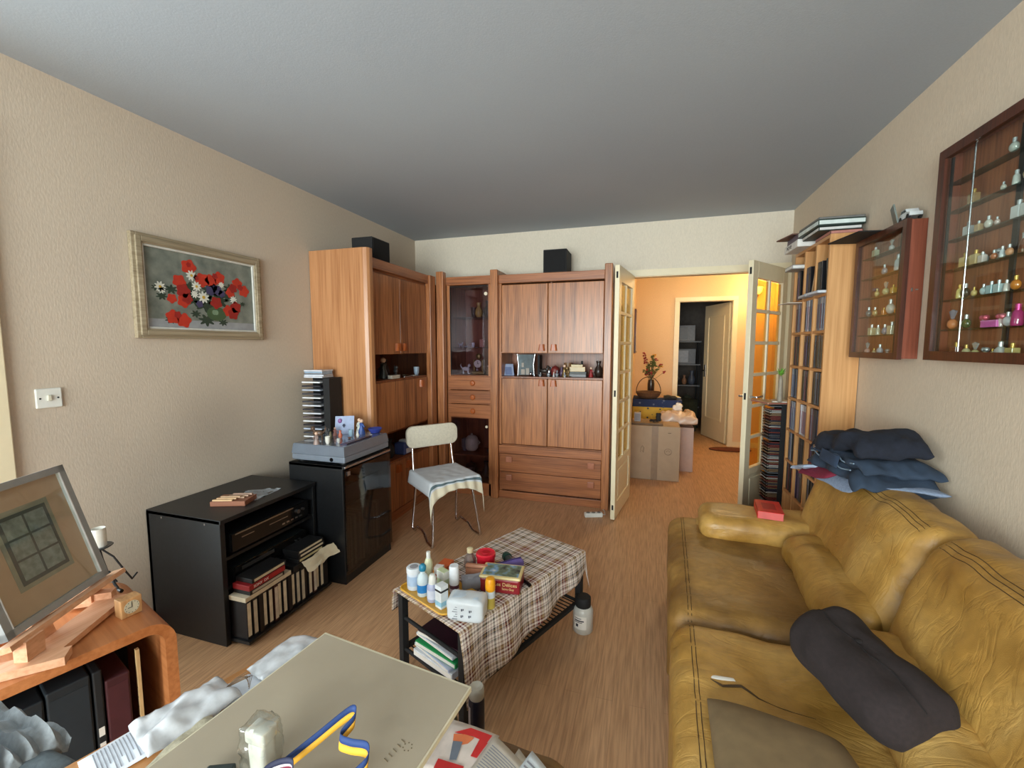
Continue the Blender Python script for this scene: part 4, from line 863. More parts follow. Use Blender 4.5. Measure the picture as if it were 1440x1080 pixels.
t = thing('glass_jar', 'faceted glass bottle with a cream stopper left of the red tub', 'bottle', (1.585, 1.755, ZT2)); B().lathe([(.022, 0), (.028, .01), (.028, .045), (.012, .07), (.012, .078)], seg=10).obj('bottle_body', mat('faceted_glass', (128, 110, 104), .1, .2, var=.35, scale=60, spec=.8), t); B().lathe([(.014, .076), (.015, .095), (.010, .098), (.001, .098)], seg=16).obj('stopper', col((214, 200, 160), .4), t, 40)
t = thing('grey_pouch', 'grey folded cloth pouch between the deodorant and the biscuit tin', 'pouch', (1.665, 1.60, ZT2), AZ + .9); B().puff(-.05, -.02, 0, .05, .02, .055, .018, 8, .008, 20, 5).obj('pouch_body', col((128, 128, 136), .8), t, True); B().pad([(-.05, -.012, .05), (.05, -.012, .05), (.05, .02, .058), (-.05, .02, .058)], .006, 8, 6, .004, 30).obj('flap', col((142, 142, 150), .8), t, True)
t = thing('wallet', 'light brown leather wallet standing behind the grey pouch', 'wallet', (1.655, 1.665, ZT2), AZ + .55 + pi); B().box(-.05, -.010, 0, .05, .010, .075, .006).obj('cover', col((176, 120, 92), .55), t); B().box(-.046, -.012, .01, .046, .012, .014).box(-.046, -.012, .06, .046, .012, .063).obj('seam', col((120, 76, 56), .6), t)
t = thing('cosmetic_purse', 'violet zip purse behind the biscuit tin', 'purse', (1.755, 1.785, ZT2), AZ + 1.0 + .2); B().puff(-.08, -.022, 0, .08, .022, .045, .018, 8, .004, 20, 8).obj('purse_body', col((112, 96, 168), .6), t, True); B().box(-.07, -.003, .044, .07, .003, .048).obj('zip', col((70, 62, 120), .4), t)
t = thing('bottle', 'dark green bottle cap end behind the violet purse', 'bottle', (1.735, 1.855, ZT2 + .022)); B().cyl((0, 0, 0), (.05, -.06, 0), .017, seg=20).obj('bottle_body', col((50, 60, 58), .35), t, 40); B().cyl((-.014, .017, 0), (.0, .0, 0), .022, seg=20).obj('cap', col((26, 66, 58), .35), t, 40)
t = thing('marker_pen', 'black marker lying on the cloth right of the biscuit tin', 'pen', (1.865, 1.705, ZT2 + .008), -.75); B().cyl((-.045, 0, 0), (.03, 0, 0), .0085).obj('barrel', blackg, t, 40); B().cyl((-.06, 0, 0), (-.02, 0, 0), .0095).obj('cap', blackm, t, 40)
t = thing('small_carton', 'small dark printed carton between the tray and the wet wipes', 'box', (1.655, 1.505, ZT2), AZ + .3); B().box(-.02, -.012, 0, .02, .012, .03).obj('carton', col((104, 96, 84), .6), t); B().box(-.0203, -.0123, .01, .0203, .0123, .02).obj('print', col((190, 186, 160), .6), t)
# under the table
def uloc(u, v, z): M = world_of(ct); return M @ Vector((u, v, z))
t = thing('folder', 'dark plum folder lying highest on the shelf under the coffee table', 'folder', uloc(-.22, 0, .2205), ang + .12); B().box(-.15, -.12, 0, .15, .12, .018, .002).obj('cover', col((58, 26, 40), .45), t); B().box(-.152, -.117, .003, -.148, .117, .014).obj('paper_edge', paper, t)
for i, (l, c, z, th, du, r_) in enumerate((('pile of loose white papers at the bottom of the coffee table shelf', (216, 218, 224), .1335, .028, -.25, .05), ('pale blue document wallet on the white papers under the table', (190, 200, 226), .162, .012, -.245, -.04), ('bright green folder under the coffee table', (30, 150, 84), .1745, .022, -.24, .08), ('darker green folder above the bright green one', (24, 110, 70), .197, .010, -.22, -.06), ('thin white envelope under the plum folder', (214, 220, 230), .2075, .012, -.235, .0))):
    t = thing('folder' if i > 1 else 'paper_stack', l, 'folder' if i > 1 else 'papers', uloc(du, .0, z), ang + r_); B().box(-.145, -.115, 0, .145, .115, th, .002).obj('cover', col(c, .6), t); B().box(-.1465, -.111, th * .2, -.144, .111, th * .8).obj('paper_edge', paper, t)
t = thing('yellow_duster', 'crumpled yellow duster on the wire shelf toward the far end', 'duster', uloc(.16, -.08, .142)); B().puff(-.06, -.07, 0, .06, .07, .05, .025, 8, .02, 16, 4).obj('cloth_body', col((214, 176, 40), .8), t, True)
t = thing('magazine', 'brown magazine lying on the wire shelf under the table middle', 'magazine', uloc(.06, .04, .125), ang); B().box(-.10, -.10, 0, .10, .10, .012, .001).obj('cover', col((140, 100, 76), .5), t); B().box(-.102, -.098, .002, -.099, .098, .010).obj('paper_edge', cream_p, t)

# big jar on the floor
t = thing('powder_jar', 'white plastic jar with a wide black cap on the floor beside the coffee table', 'jar', (2.066, 2.045, 0))
B().lathe([(.045, 0), (.05, .006), (.05, .105), (.045, .12), (.034, .13)], seg=32).obj('jar_body', mat('jar_plastic', (206, 204, 196), .3, var=.03), t, 40)
B().lathe([(.036, .126), (.038, .130), (.038, .170), (.034, .175), (.001, .175)], seg=32).obj('cap', blackm, t, 40)
b = B(); n = 20; b.loft([[(.0506 * cos(a), .0506 * sin(a), z) for a in [radA]] for radA in (0,) for z in (0,)] if False else [[(.0507 * cos(-2.4 + 1.3 * i / n), .0507 * sin(-2.4 + 1.3 * i / n), z) for i in range(n + 1)] + [(.0502 * cos(-2.4 + 1.3 * i / n), .0502 * sin(-2.4 + 1.3 * i / n), z) for i in range(n, -1, -1)] for z in (.03, .095)]); b.obj('label', paper, t)
def arc_strip(b, r, a0, a1, z0, z1, n=8): b.loft([[(r * cos(a0 + (a1 - a0) * i / n), r * sin(a0 + (a1 - a0) * i / n), z) for i in range(n + 1)] + [((r - .0004) * cos(a0 + (a1 - a0) * i / n), (r - .0004) * sin(a0 + (a1 - a0) * i / n), z) for i in range(n, -1, -1)] for z in (z0, z1)])
b = B()
for a0, a1, z0, z1 in ((-2.3, -1.6, .083, .086), (-2.3, -1.35, .070, .076), (-2.3, -1.5, .063, .066), (-2.15, -1.9, .042, .056)): arc_strip(b, .0511, a0, a1, z0, z1)
b.obj('print', col((40, 44, 60), .5), t)
# power strip
t = thing('power_strip', 'white three-socket power strip on the floor by the glazed door', 'power strip', (1.95, 3.50, 0), .35)
B().box(-.075, -.024, 0, .075, .024, .036, .008).obj('housing', white, t)
b = B()
for x in (-.045, 0, .045): b.cyl((x, 0, .0355), (x, 0, .037), .016)
b.obj('socket', col((120, 122, 120), .5), t)
B().tube([(.075, 0, .018), (.10, .01, .01), (.12, .10, .006), (.10, .25, .006), (.11, .40, .05)], .0035).obj('cable', white, t, True)
# spray can in front
t = thing('spray_can', 'tall dark can with a dusty white cap on the floor by the coffee table', 'can', (1.822, 1.243, 0))
B().lathe([(.024, 0), (.027, .004), (.027, .235), (.022, .245)], seg=24).obj('can_body', col((24, 26, 40), .3), t, 40); B().lathe([(.024, .243), (.026, .248), (.026, .275), (.022, .282), (.014, .28), (.001, .276)], seg=24).obj('cap', col((176, 172, 160), .5), t, 40)
b = B(); arc_strip(b, .0275, pi * .95, pi * 1.35, .08, .22); b.obj('label', col((170, 160, 160), .4), t)
for i_, (x, y, l, c, h) in enumerate(((1.73, 1.22, 'olive bottle half hidden by the drawing board, left of the dark can', (70, 72, 48), .22),)):
    t = thing('bottle', l, 'bottle', (x, y, 0)); B().lathe([(.026, 0), (.03, .004), (.03, h * .7), (.012, h)], seg=20).obj('bottle_body', col(c, .4), t, 40); lbl(t, .03, .08, .0305, col((170, 90, 60), .5))
# ------------------------------------------------------------------ sofa
sofa = thing('leather_sofa', 'worn mustard leather sofa along the right wall', 'sofa', (2.45, 1.60, 0), R(-2.5))
b = B(); b.puff(.05, -1.9, .04, .90, 1.0, .30, .05, 10, .004); b.obj('base', must, sofa, True)
b = B(); b.puff(.82, -1.9, .05, .935, .98, .755, .05, 14, .006, 6); b.obj('back_frame', must, sofa, True)
def seatfn(k):
    def f(p, q):
        p = Vector(p)
        # the front end of the cushion rolls over and hangs down to the plinth
        t = max(0, (.20 - p.x) / .20)
        if p.z < .30: p.z -= .14 * t
        p.z -= .012 * max(0, 1 - abs(p.y - k) / .10) * 0
        dip = .018 * math.exp(-((p.x - .36) ** 2 / .03 + (p.y - k) ** 2 / .07)); p.z -= dip if p.z > .3 else 0
        if p.z > .3: p.z += .006 * sin(p.y * 60 + 3 * noise.noise(Vector((p.x * 6, p.y * 6, 2)))) * math.exp(-(p.x - .03) ** 2 / .01)
        return p
    return f
for (y0, y1, sd, m_) in ((.02, 1.03, 1, mustw), (-.98, .015, 5, must), (-1.9, -.985, 9, must)):
    c = B().puff(-.01, y0, .235, .66, y1, .43, .075, 26, .012, 5, sd, .012, seatfn((y0 + y1) / 2)).obj('seat_cushion', m_, sofa, True)
    b = B()
    for ox in (.055, .067):
        L_ = surf(c, [(ox, y0 + .01 + (y1 - y0 - .02) * i / 60) for i in range(61)], .0); b.tube(L_, .0014, 5)
    b.obj('stitching', stitch, c)
    if sd == 5:
        tp = [(.10, -.30), (.13, -.315), (.18, -.30), (.22, -.325), (.30, -.34), (.36, -.345)]
        TL = surf(c, [(tp[min(i // 6, 4)][0] * (1 - i % 6 / 6) + tp[min(i // 6 + 1, 5)][0] * (i % 6 / 6), tp[min(i // 6, 4)][1] * (1 - i % 6 / 6) + tp[min(i // 6 + 1, 5)][1] * (i % 6 / 6)) for i in range(30)], .0)
        B().tube(TL, [.001 + .0035 * sin(pi * min(1, i / 20)) for i in range(len(TL))], 6).obj('split_seam', mat('torn_lining', (70, 52, 30), .9), c)
        B().pad([(.09, -.300, .439), (.17, -.285, .439), (.165, -.272, .439), (.10, -.280, .439)], .004, 8, 5).obj('torn_edge', paper, c, True)
# lumbar bolsters
for (y0, y1, sd) in ((.03, .70, 3), (-.72, -.03, 6)):
    B().puff(.485, y0, .40, .66, y1, .555, .07, 16, .010, 8, sd, 0, lambda p, q: (p[0] + (p[2] - .48) * .25, p[1], p[2] + .004 * sin(p[1] * 55))).obj('lumbar_roll', must, sofa, True)
# back cushions lean back
def backfn(p, q):
    p = Vector(p); p.x += (p.z - .45) * .32; p.z += 0.004 * sin(p.y * 30 + p.x * 9)
    return p
for (y0, y1, sd) in ((.03, .95, 2), (-1.00, .02, 7), (-1.9, -1.01, 11)):
    c = B().puff(.585, y0, .44, .775, y1, .850, .075, 30, .020, 4.0, sd, .0, backfn).obj('back_cushion', must, sofa, True)
    b = B()
    for ox in (.725, .738, .751):
        b.tube(surf(c, [(ox, y0 + .05 + (y1 - y0 - .10) * i / 50) for i in range(51)], .0), .0013, 5)
    b.obj('stitching', stitch, c)
B().puff(.14, .72, .40, .70, 1.02, .545, .065, 20, .008, 7, 4, .0, lambda p, q: (p[0], p[1] + (p[0] - .14) * .02, p[2] - .012 * (q[0] > .9))).obj('armrest', must, sofa, True)
B().puff(.12, .86, .10, .80, 1.02, .45, .05, 10, .004, 6, 3).obj('arm_base', must, sofa, True)
# red book on the armrest
t = thing('paperback', 'thick red paperback lying on the far armrest of the sofa', 'book', (2.955, 2.45, .548), -.12)
B().box(-.055, -.09, .0, .055, .09, .036, .001).obj('page_block', col((206, 96, 92), .7), t); B().box(-.057, -.092, .036, .058, .093, .038).box(-.057, -.092, -.001, -.055, .093, .038).obj('cover', col((206, 36, 34), .4), t)
B().box(-.03, -.05, .038, .03, .05, .0384).obj('cover_print', col((170, 28, 30), .5), t)
# pillows
t = thing('throw_pillow', 'dark brown velvety oval pillow lying against the sofa back', 'pillow', (2.94, 1.34, .43), 0)
t.location = (2.90, 1.30, .548); t.rotation_euler = (.10, .04, math.atan2(-.46, .17))
pf = lambda p, q: (p[0], p[1] + .03 * (p[0] / .27) ** 2, p[2] - .004 * math.exp(-(p[1] / .012) ** 2) * (p[2] > 0))
B().puff(-.190, -.105, -.07, .190, .105, .075, .070, 30, .012, 7, 3, .0, pf).obj('cover', mat('dark_velvet', (36, 27, 27), .95, var=.2, scale=90, bmp=.2), t, True)
cv = t.children[0]; b = B(); b.tube(surf(cv, [(-.17 + .018 * i, .006 * sin(i)) for i in range(20)], 0), .0022, 5); b.obj('centre_seam', mat('velvet_seam', (20, 14, 14), .9), t); b = B(); q = surf(cv, [(-.02, .012)], 0)[0]; b.ball(q, (.009, .009, .004)); b.obj('tuft_button', mat('velvet_seam', (20, 14, 14), .9), t)
t = thing('suede_cushion', 'flat beige suede cushion on the near sofa seat, in front of the dark pillow', 'pillow', (2.7, .98, .44), 0)
b = B(world=True); b.pad([(2.515, 1.20, .455), (2.80, 1.13, .47), (2.86, .62, .47), (2.49, .62, .455)], .10, 24, 24, .008, 9, 5, 5); b.obj('cover', mat('beige_suede', (122, 102, 72), .95, var=.12, scale=20, bmp=.15), t, True)
t2 = B(world=True)
# clothes on the back cushion
def cloth_piece(name, label, c4, th, rgb, cat='clothes', nz=.018, ns=12, seed=0, fn=None, n=24, ex=5, m=None):
    o = B().pad(c4, th, n, n, nz, ns, seed, ex, fn=fn).obj(name, m or mat(name + '_fabric_%d' % rgb[0], rgb, .9, var=.14, scale=110, bmp=.25), None, True, loc=tuple(sum(p[i] for p in c4) / 4 for i in range(3)))
    tag(o, label, cat); return o
def drape(p, u, v, s): q = Vector(p); return q
def over(p, u, v, s):   # droops at the room side and far end
    q = Vector(p); q.z -= .9 * max(0, 3.17 - q.x) ** 1.0 * .9; return q
cloth_piece('shirt', 'pale blue shirt at the bottom of the clothes pile, hanging over the sofa back', [(3.10, 2.40, .842), (3.38, 2.50, .842), (3.41, 1.93, .862), (3.13, 2.02, .850)], .022, (136, 152, 178), seed=2, fn=over, ex=12, nz=.008)
cloth_piece('shirt_collar', 'pale blue shirt tail poking out below the maroon top, toward the bookcase', [(3.05, 2.48, .79), (3.20, 2.54, .80), (3.22, 2.34, .855), (3.07, 2.36, .835)], .016, (158, 174, 196), seed=12)
cloth_piece('t_shirt', 'maroon top folded between the pale shirt and the jeans', [(3.08, 2.46, .845), (3.30, 2.52, .862), (3.36, 2.05, .875), (3.11, 2.22, .865)], .030, (118, 28, 52), seed=7, fn=over, ex=12, nz=.008)
den = mat('faded_denim', (40, 54, 72), .9, var=.3, scale=14, bmp=.3); den2 = mat('dark_denim', (22, 27, 40), .92, var=.25, scale=60, bmp=.3)
t = thing('jeans', 'folded dark blue jeans with faded seams on top of the clothes pile', 'jeans', (3.25, 2.1, .88))
jf = lambda k, a_, dr: (lambda p, u, v, s_: Vector(p) + Vector((.010 * sin(v * 17 + k), 0, a_ * noise.noise(Vector((p.x * 26 + k, p.y * 15, k))) + a_ * .7 * (1 - abs(sin(p.y * 30 + p.x * 18 + k))) * (1 if s_ > 0 else .4) - dr * max(0, 3.16 - p.x) - dr * .9 * max(0, 2.06 - p.y))))
b = B(world=True); b.pad([(3.10, 2.44, .885), (3.36, 2.50, .895), (3.42, 1.97, .895), (3.14, 1.99, .885)], .040, 34, 34, .006, 20, 4, 12, fn=jf(1, .012, .6)); b.obj('lower_leg', den, t, True)
b = B(world=True); b.pad([(3.12, 2.42, .925), (3.36, 2.48, .93), (3.42, 1.99, .935), (3.16, 2.01, .925)], .040, 34, 34, .006, 20, 9, 12, fn=jf(4, .012, .5)); b.obj('middle_fold', den, t, True)
b = B(world=True); b.pad([(3.11, 2.43, .960), (3.34, 2.48, .97), (3.41, 2.03, 1.00), (3.17, 2.05, .975)], .080, 34, 34, .008, 14, 8, 10, fn=lambda p, u, v, s_: jf(7, .012, .7)(p, u, v, s_) + Vector((0, 0, .035 * math.exp(-((v - .72) / .16) ** 2)))); b.obj('upper_leg', den2, t, True)
b = B(world=True)
for zz, x0 in ((.928, 3.128), (.900, 3.118)): b.tube([(x0 + .004 * sin(i * 1.3) + .0012 * i, 2.42 - .022 * i, zz + .006 * sin(i * .8)) for i in range(18)], .003, 6)
b.obj('seam_stitching', col((118, 138, 156), .8), t, True)
b = B(world=True); b.pad([(3.112, 2.30, .89), (3.122, 2.30, .94), (3.135, 2.14, .94), (3.125, 2.14, .885)], .010, 8, 8, ex=12); b.obj('pocket', mat('denim_pocket', (40, 56, 78), .9, var=.3, scale=14, bmp=.3), t, True)
b = B(world=True); b.cyl((3.124, 2.37, .930), (3.112, 2.37, .930), .009); b.obj('button', silver, t, 40)

# ------------------------------------------------------------------ bookcase of film cases
bcx, y0, y1, ztop = 3.272, 2.80, 3.385, 2.015
bk_ = thing('film_bookcase', 'tall pine bookcase of film cases against the right wall, behind the sofa', 'bookcase', (3.36, 3.09, 0))
rows = [0.06, .215, .425, .636, .848, 1.066, 1.280, 1.497, 1.703, 2.0]; cols = [2.818, 3.003, 3.193, 3.367]
b = B(world=True); b.box(bcx, y0, 0, W - .004, y0 + .018, ztop, .001); b.box(bcx, y1 - .018, 0, W - .004, y1, ztop, .001)
for yy in cols[1:3]: b.box(bcx, yy - .009, .05, W - .012, yy + .009, ztop - .018)
b.obj('side_panel', pine, bk_)
b = B(world=True)
for z in rows[:-1]: b.box(bcx + .001, y0 + .018, z - .016, W - .012, y1 - .018, z)
b.box(bcx, y0 + .018, ztop - .018, W - .004, y1 - .018, ztop); b.obj('shelf', piney, bk_)
B(world=True).box(W - .012, y0 + .018, .0, W - .006, y1 - .018, ztop).obj('back_panel', pine, bk_)
def filmcase(rgb, h=.19, band=None):
    o = thing('film_case', 'x', 'film case'); B().box(0, 0, 0, .135, .0138, h, .001).obj('case', col(rgb, .3), o)
    B().box(-.0004, .0012, .012, 0, .0126, h * .8, 0).obj('spine_print', col(band or tuple(int(c * .6 + 50) for c in rgb), .5), o); return o
fc = [(24, 24, 28), (44, 34, 56), (190, 192, 198), (30, 40, 64), (84, 82, 86), (72, 26, 28), (60, 44, 34), (18, 20, 22), (128, 132, 142)]
names = ['black', 'purple', 'white', 'blue', 'grey', 'red', 'brown', 'very dark', 'silver']
fbands = [(50, 48, 56), (96, 80, 112), (150, 110, 120), (56, 70, 100), (60, 60, 64), (110, 56, 50), (100, 84, 66), (70, 64, 40), (96, 100, 124)]
fp = [filmcase(c, band=bd) for c, bd in zip(fc, fbands)]; used = set()
coln = ['nearest', 'middle', 'farthest']; rown = {8: 'top compartment', 7: 'second compartment down', 6: 'third compartment down', 5: 'fourth compartment down', 4: 'fifth compartment down', 3: 'sixth compartment down', 2: 'seventh compartment down'}
rnd = random.Random(5)
for r in range(2, 9):
    for c in range(3):
        y = cols[c] + (.001 if c else 0) + .002; n = 10 if r < 8 else 5; pal = rnd.sample([0, 1, 3, 4, 5, 6, 7, 8], 5) + [0, 7]
        if (r, c) == (4, 1): pal = [2, 2, 8]
        if r == 3 and c == 1: pal = [0, 7, 0, 4]
        if r == 7: pal = [1, 8, 4, 1, 2] if c == 0 else [2, 8, 1, 4]
        yend = (cols[c + 1] - .010)
        if r == 8: y = yend - 5 * .0146 - .004
        for i in range(n):
            if y + .0142 > yend: break
            k = rnd.choice(pal); lab = '%s-spined film case upright in the %s of the %s bookcase column' % (names[k], rown[r], coln[c])
            loc = (bcx + .006 + .006 * rnd.random(), y, rows[r] + .0008); g = 'film cases, %s column, %s' % (coln[c], rown[r])
            if k in used: dup(fp[k], loc, 0, lab, g)
            else: used.add(k); fp[k].location = loc; fp[k]['label'] = lab; fp[k]['group'] = g
            y += .0144 + .0006 * rnd.random()
# things in and on the bookcase
def slab(name, label, cat, p, s, rgb, rz=0, edge=None, txt=None, rot=None, group=None, rough=.5):
    t = thing(name, label, cat, p, rz, group)
    if rot: t.rotation_euler = rot
    B().box(-s[0] / 2, -s[1] / 2, 0, s[0] / 2, s[1] / 2, s[2], min(.003, s[2] * .2)).obj('cover', col(rgb, rough), t)
    B().box(-s[0] / 2 - .0006, -s[1] / 2 + .004, s[2] * .2, -s[0] / 2 + .002, s[1] / 2 - .004, s[2] * .8).box(-s[0] / 2 + .004, -s[1] / 2 - .0006, s[2] * .2, s[0] / 2 - .004, -s[1] / 2 + .002, s[2] * .8).obj('edge_print', col(edge or (200, 200, 200), .6), t)
    if txt: text(txt[0], txt[1], basis((-s[0] / 2 - .001, .03 if len(txt) < 3 else txt[2], s[2] / 2), (0, -1, 0), (0, 0, 1)), col((40, 40, 44), .5), t)
    return t
slab('book', 'brown book lying lowest on the near top of the bookcase', 'book', (3.35, 2.93, 2.016), (.15, .22, .022), (96, 60, 50), 0, (180, 120, 110))
slab('game_box', 'white-banded box second from the bottom on the near top of the bookcase', 'box', (3.32, 2.95, 2.0385), (.20, .26, .022), (40, 54, 50), 0, (206, 206, 204))
slab('game_box', 'wide dark green box with a pale band, topmost on the near top of the bookcase', 'box', (3.315, 2.95, 2.061), (.22, .30, .034), (34, 54, 48), .03, (204, 216, 214))
slab('game_box', 'grey speckled thin box crowning the dark green box on the bookcase', 'box', (3.315, 2.95, 2.0955), (.215, .29, .012), (88, 88, 86), .03, (110, 110, 108))
slab('video_box', 'white box with large dark letters on the far top of the bookcase', 'box', (3.30, 3.23, 2.016), (.20, .26, .045), (216, 214, 210), 0, (224, 222, 218), ('MOVIE', .034))
slab('game_box', 'dark purple-grey box on the white lettered box at the far end of the bookcase', 'box', (3.305, 3.24, 2.0615), (.18, .25, .045), (84, 70, 84), 0, (104, 92, 104))
slab('magazine', 'thin brown magazine overhanging the purple-grey box on the bookcase', 'magazine', (3.27, 3.30, 2.107), (.20, .20, .008), (92, 62, 52), .2, (120, 90, 80))
slab('disc_case', 'silver case sticking out from the near shelf second from the top', 'disc case', (3.315, 2.91, 1.7035), (.17, .16, .016), (170, 178, 190), .05, (206, 212, 220))
slab('disc_case', 'grey case jutting from the middle column under the leaning books', 'disc case', (3.32, 3.09, 1.7035), (.17, .15, .018), (150, 160, 170), -.06, (200, 206, 212))
slab('magazine', 'thin white magazine sticking out of the farthest column halfway up', 'magazine', (3.265, 3.27, 1.682), (.17, .14, .004), (216, 206, 192), .15, (226, 220, 210))
slab('book_stack_top', 'grey and white books projecting from the top of the farthest column', 'book', (3.285, 3.27, 1.897), (.16, .15, .026), (150, 150, 150), 0, (222, 222, 218))
t = thing('leaning_book', 'brown book leaning diagonally in the top compartment of the middle column', 'book', (3.30, 3.10, 1.724), 0); t.rotation_euler = (.30, 0, 0); B().box(-.01, -.008, 0, .12, .008, .20, .001).obj('cover', col((150, 104, 66), .6), t); B().box(-.0106, -.006, .005, -.01, .006, .195).obj('edge_print', col((206, 186, 150), .6), t)
t = thing('leaning_picture', 'dark framed photo leaning in the nearest top compartment of the bookcase', 'picture', (3.30, 2.87, 1.722), 0); t.rotation_euler = (-.12, 0, 0); B().box(-.01, -.006, 0, .11, .006, .18, .002).obj('frame', col((60, 66, 62), .4), t); B().box(.0, -.008, .015, .10, -.006, .165).obj('photo', col((124, 134, 130), .5), t)
# disc tower beside the door
t = thing('compact_disc_tower', 'black disc tower packed with jewel cases between the glazed door and the bookcase', 'disc rack', (3.255, 3.50, 0), .10)
B().box(-.006, -.065, 0, .065, -.058, 1.0).box(-.006, .068, 0, .065, .075, 1.0).box(.058, -.065, 0, .066, .075, 1.0).box(-.078, -.065, 0, .066, .075, .02).box(-.078, -.068, .992, .066, .078, 1.002, .002).obj('rack_frame', blackm, t)
for i in range(4): B().box(-.075, -.062, .02 + .24 * (i + 1), .06, .072, .024 + .24 * (i + 1)).obj('divider', col((120, 126, 134), .3), t)
M_ = world_of(t); p2 = [cdcase(c, .125, .0) if False else None for c in ()]
def cdx(rgb):
    o = thing('compact_disc', 'x', 'disc'); B().box(-.07, -.056, 0, .055, .064, .0095, .001).obj('case', blackg, o); B().box(-.0708, -.05, .0018, -.07, .058, .008).box(-.068, -.0565, .0018, .05, -.056, .008).obj('spine_label', col(rgb, .5), o); return o
cx_c = [(170, 168, 164), (110, 44, 38), (34, 38, 56), (130, 106, 80), (70, 74, 82)]; cxp = [cdx(c) for c in cx_c]; used = set()
cn = ['white', 'red', 'navy', 'tan', 'grey']
for i in range(68):
    z = .28 + i * .0104
    if any(abs(z + .005 - (.022 + .24 * (q + 1))) < .011 for q in range(4)): continue
    k = rnd.randrange(5); p = M_ @ Vector((-.012 * (i % 2), 0, z)); lab = '%s-spined disc stacked in the black tower beside the glazed door' % cn[k]
    if k in used: dup(cxp[k], p, .10, lab, 'discs in the black tower by the door')
    else: used.add(k); cxp[k].location = p; cxp[k].rotation_euler.z = .10; cxp[k]['label'] = lab; cxp[k]['group'] = 'discs in the black tower by the door'
slab('magazine', 'splayed pinkish magazines lying on top of the black disc tower', 'magazine', (3.22, 3.50, 1.003), (.22, .20, .012), (190, 160, 134), .35, (150, 80, 70))
slab('magazine', 'white booklet on top of the pinkish magazines by the door', 'booklet', (3.27, 3.47, 1.016), (.14, .13, .006), (214, 208, 196), -.2, (226, 220, 210))
t = thing('leafy_ornament', 'small bright green artificial plant peeking out beside the bookcase', 'plant', (3.235, 3.42, 1.17), 0)
b = B()
for i in range(16): a = i * 2.4; b.pad([(0, 0, .03), (.012 * cos(a + 1), .012 * sin(a + 1), .045), (.032 * cos(a), .032 * sin(a), .05 + .02 * (i % 3)), (.012 * cos(a - 1), .012 * sin(a - 1), .045)], .003, 4, 4)
b.obj('leaves', col((110, 170, 60), .6), t, True); B().lathe([(.012, -.154), (.018, -.15), (.014, 0), (.006, .03)], seg=12).obj('pot', col((150, 140, 124), .5), t, True)

# ------------------------------------------------------------------ wall display cases
def wallcase(name, label, y0, y1, z0, z1, xf, fr, shelves, cat='display case', side=None):
    t = thing(name, label, cat, (W, (y0 + y1) / 2, z0))
    b = B(world=True)
    for (a, c, e, g) in ((y0, z0, y0 + fr, z1), (y1 - fr, z0, y1, z1), (y0 + fr, z0, y1 - fr, z0 + fr), (y0 + fr, z1 - fr, y1 - fr, z1)): b.box(xf, a, c, xf + .018, e, g)
    b.obj('front_frame', mahog, t)
    b = B(world=True); b.box(xf + .02, y0 + .004, z0 + .004, W - .002, y0 + .014, z1 - .004); b.box(xf + .02, y1 - .014, z0 + .004, W - .002, y1 - .004, z1 - .004); b.box(xf + .02, y0 + .0141, z0 + .004, W - .002, y1 - .0141, z0 + .014); b.box(xf + .02, y0 + .0141, z1 - .014, W - .002, y1 - .0141, z1 - .004)
    b.obj('carcass', side or mahogside, t); B(world=True).box(W - .006, y0 + .014, z0 + .014, W - .001, y1 - .014, z1 - .014).obj('back_panel', caseback, t)
    B(world=True).box(xf + .008, y0 + fr, z0 + fr, xf + .011, y1 - fr, z1 - fr).obj('glass', gl, t)
    for z in shelves: B(world=True).box(xf + .026, y0 + .016, z - .004, W - .008, y1 - .016, z).obj('glass_shelf', glass('shelf_glass', (214, 232, 224), .6, .05), t)
    return t
big = wallcase('display_case', 'large dark-framed wall case of perfume miniatures at the right edge of the picture', 1.05, 2.10, 1.355, 2.135, 3.372, .034, (1.47, 1.58, 1.69, 1.80, 1.905, 2.01))
B(world=True).tube([(3.40, 1.955, 1.375), (3.40, 1.955, 2.11)], .003).obj('shelf_rod', silver, big); B(world=True).box(3.392, 2.055, 1.39, 3.397, 2.066, 2.10).box(3.43, 1.79, 1.39, 3.436, 1.81, 2.10).obj('shelf_track', blackm, big)
sm = wallcase('display_case', 'small dark-framed wall case with a reddish side, left of the large one', 2.275, 2.735, 1.35, 1.945, 3.366, .028, (1.462, 1.556, 1.65, 1.748, 1.85))
B(world=True).box(3.40, 2.277, 1.64, 3.406, 2.279, 1.655).box(3.414, 2.277, 1.645, 3.425, 2.279, 1.65).obj('hook_latch', silver, sm)
B(world=True).box(3.392, 2.36, 1.37, 3.398, 2.37, 1.93).obj('shelf_track', blackm, sm)
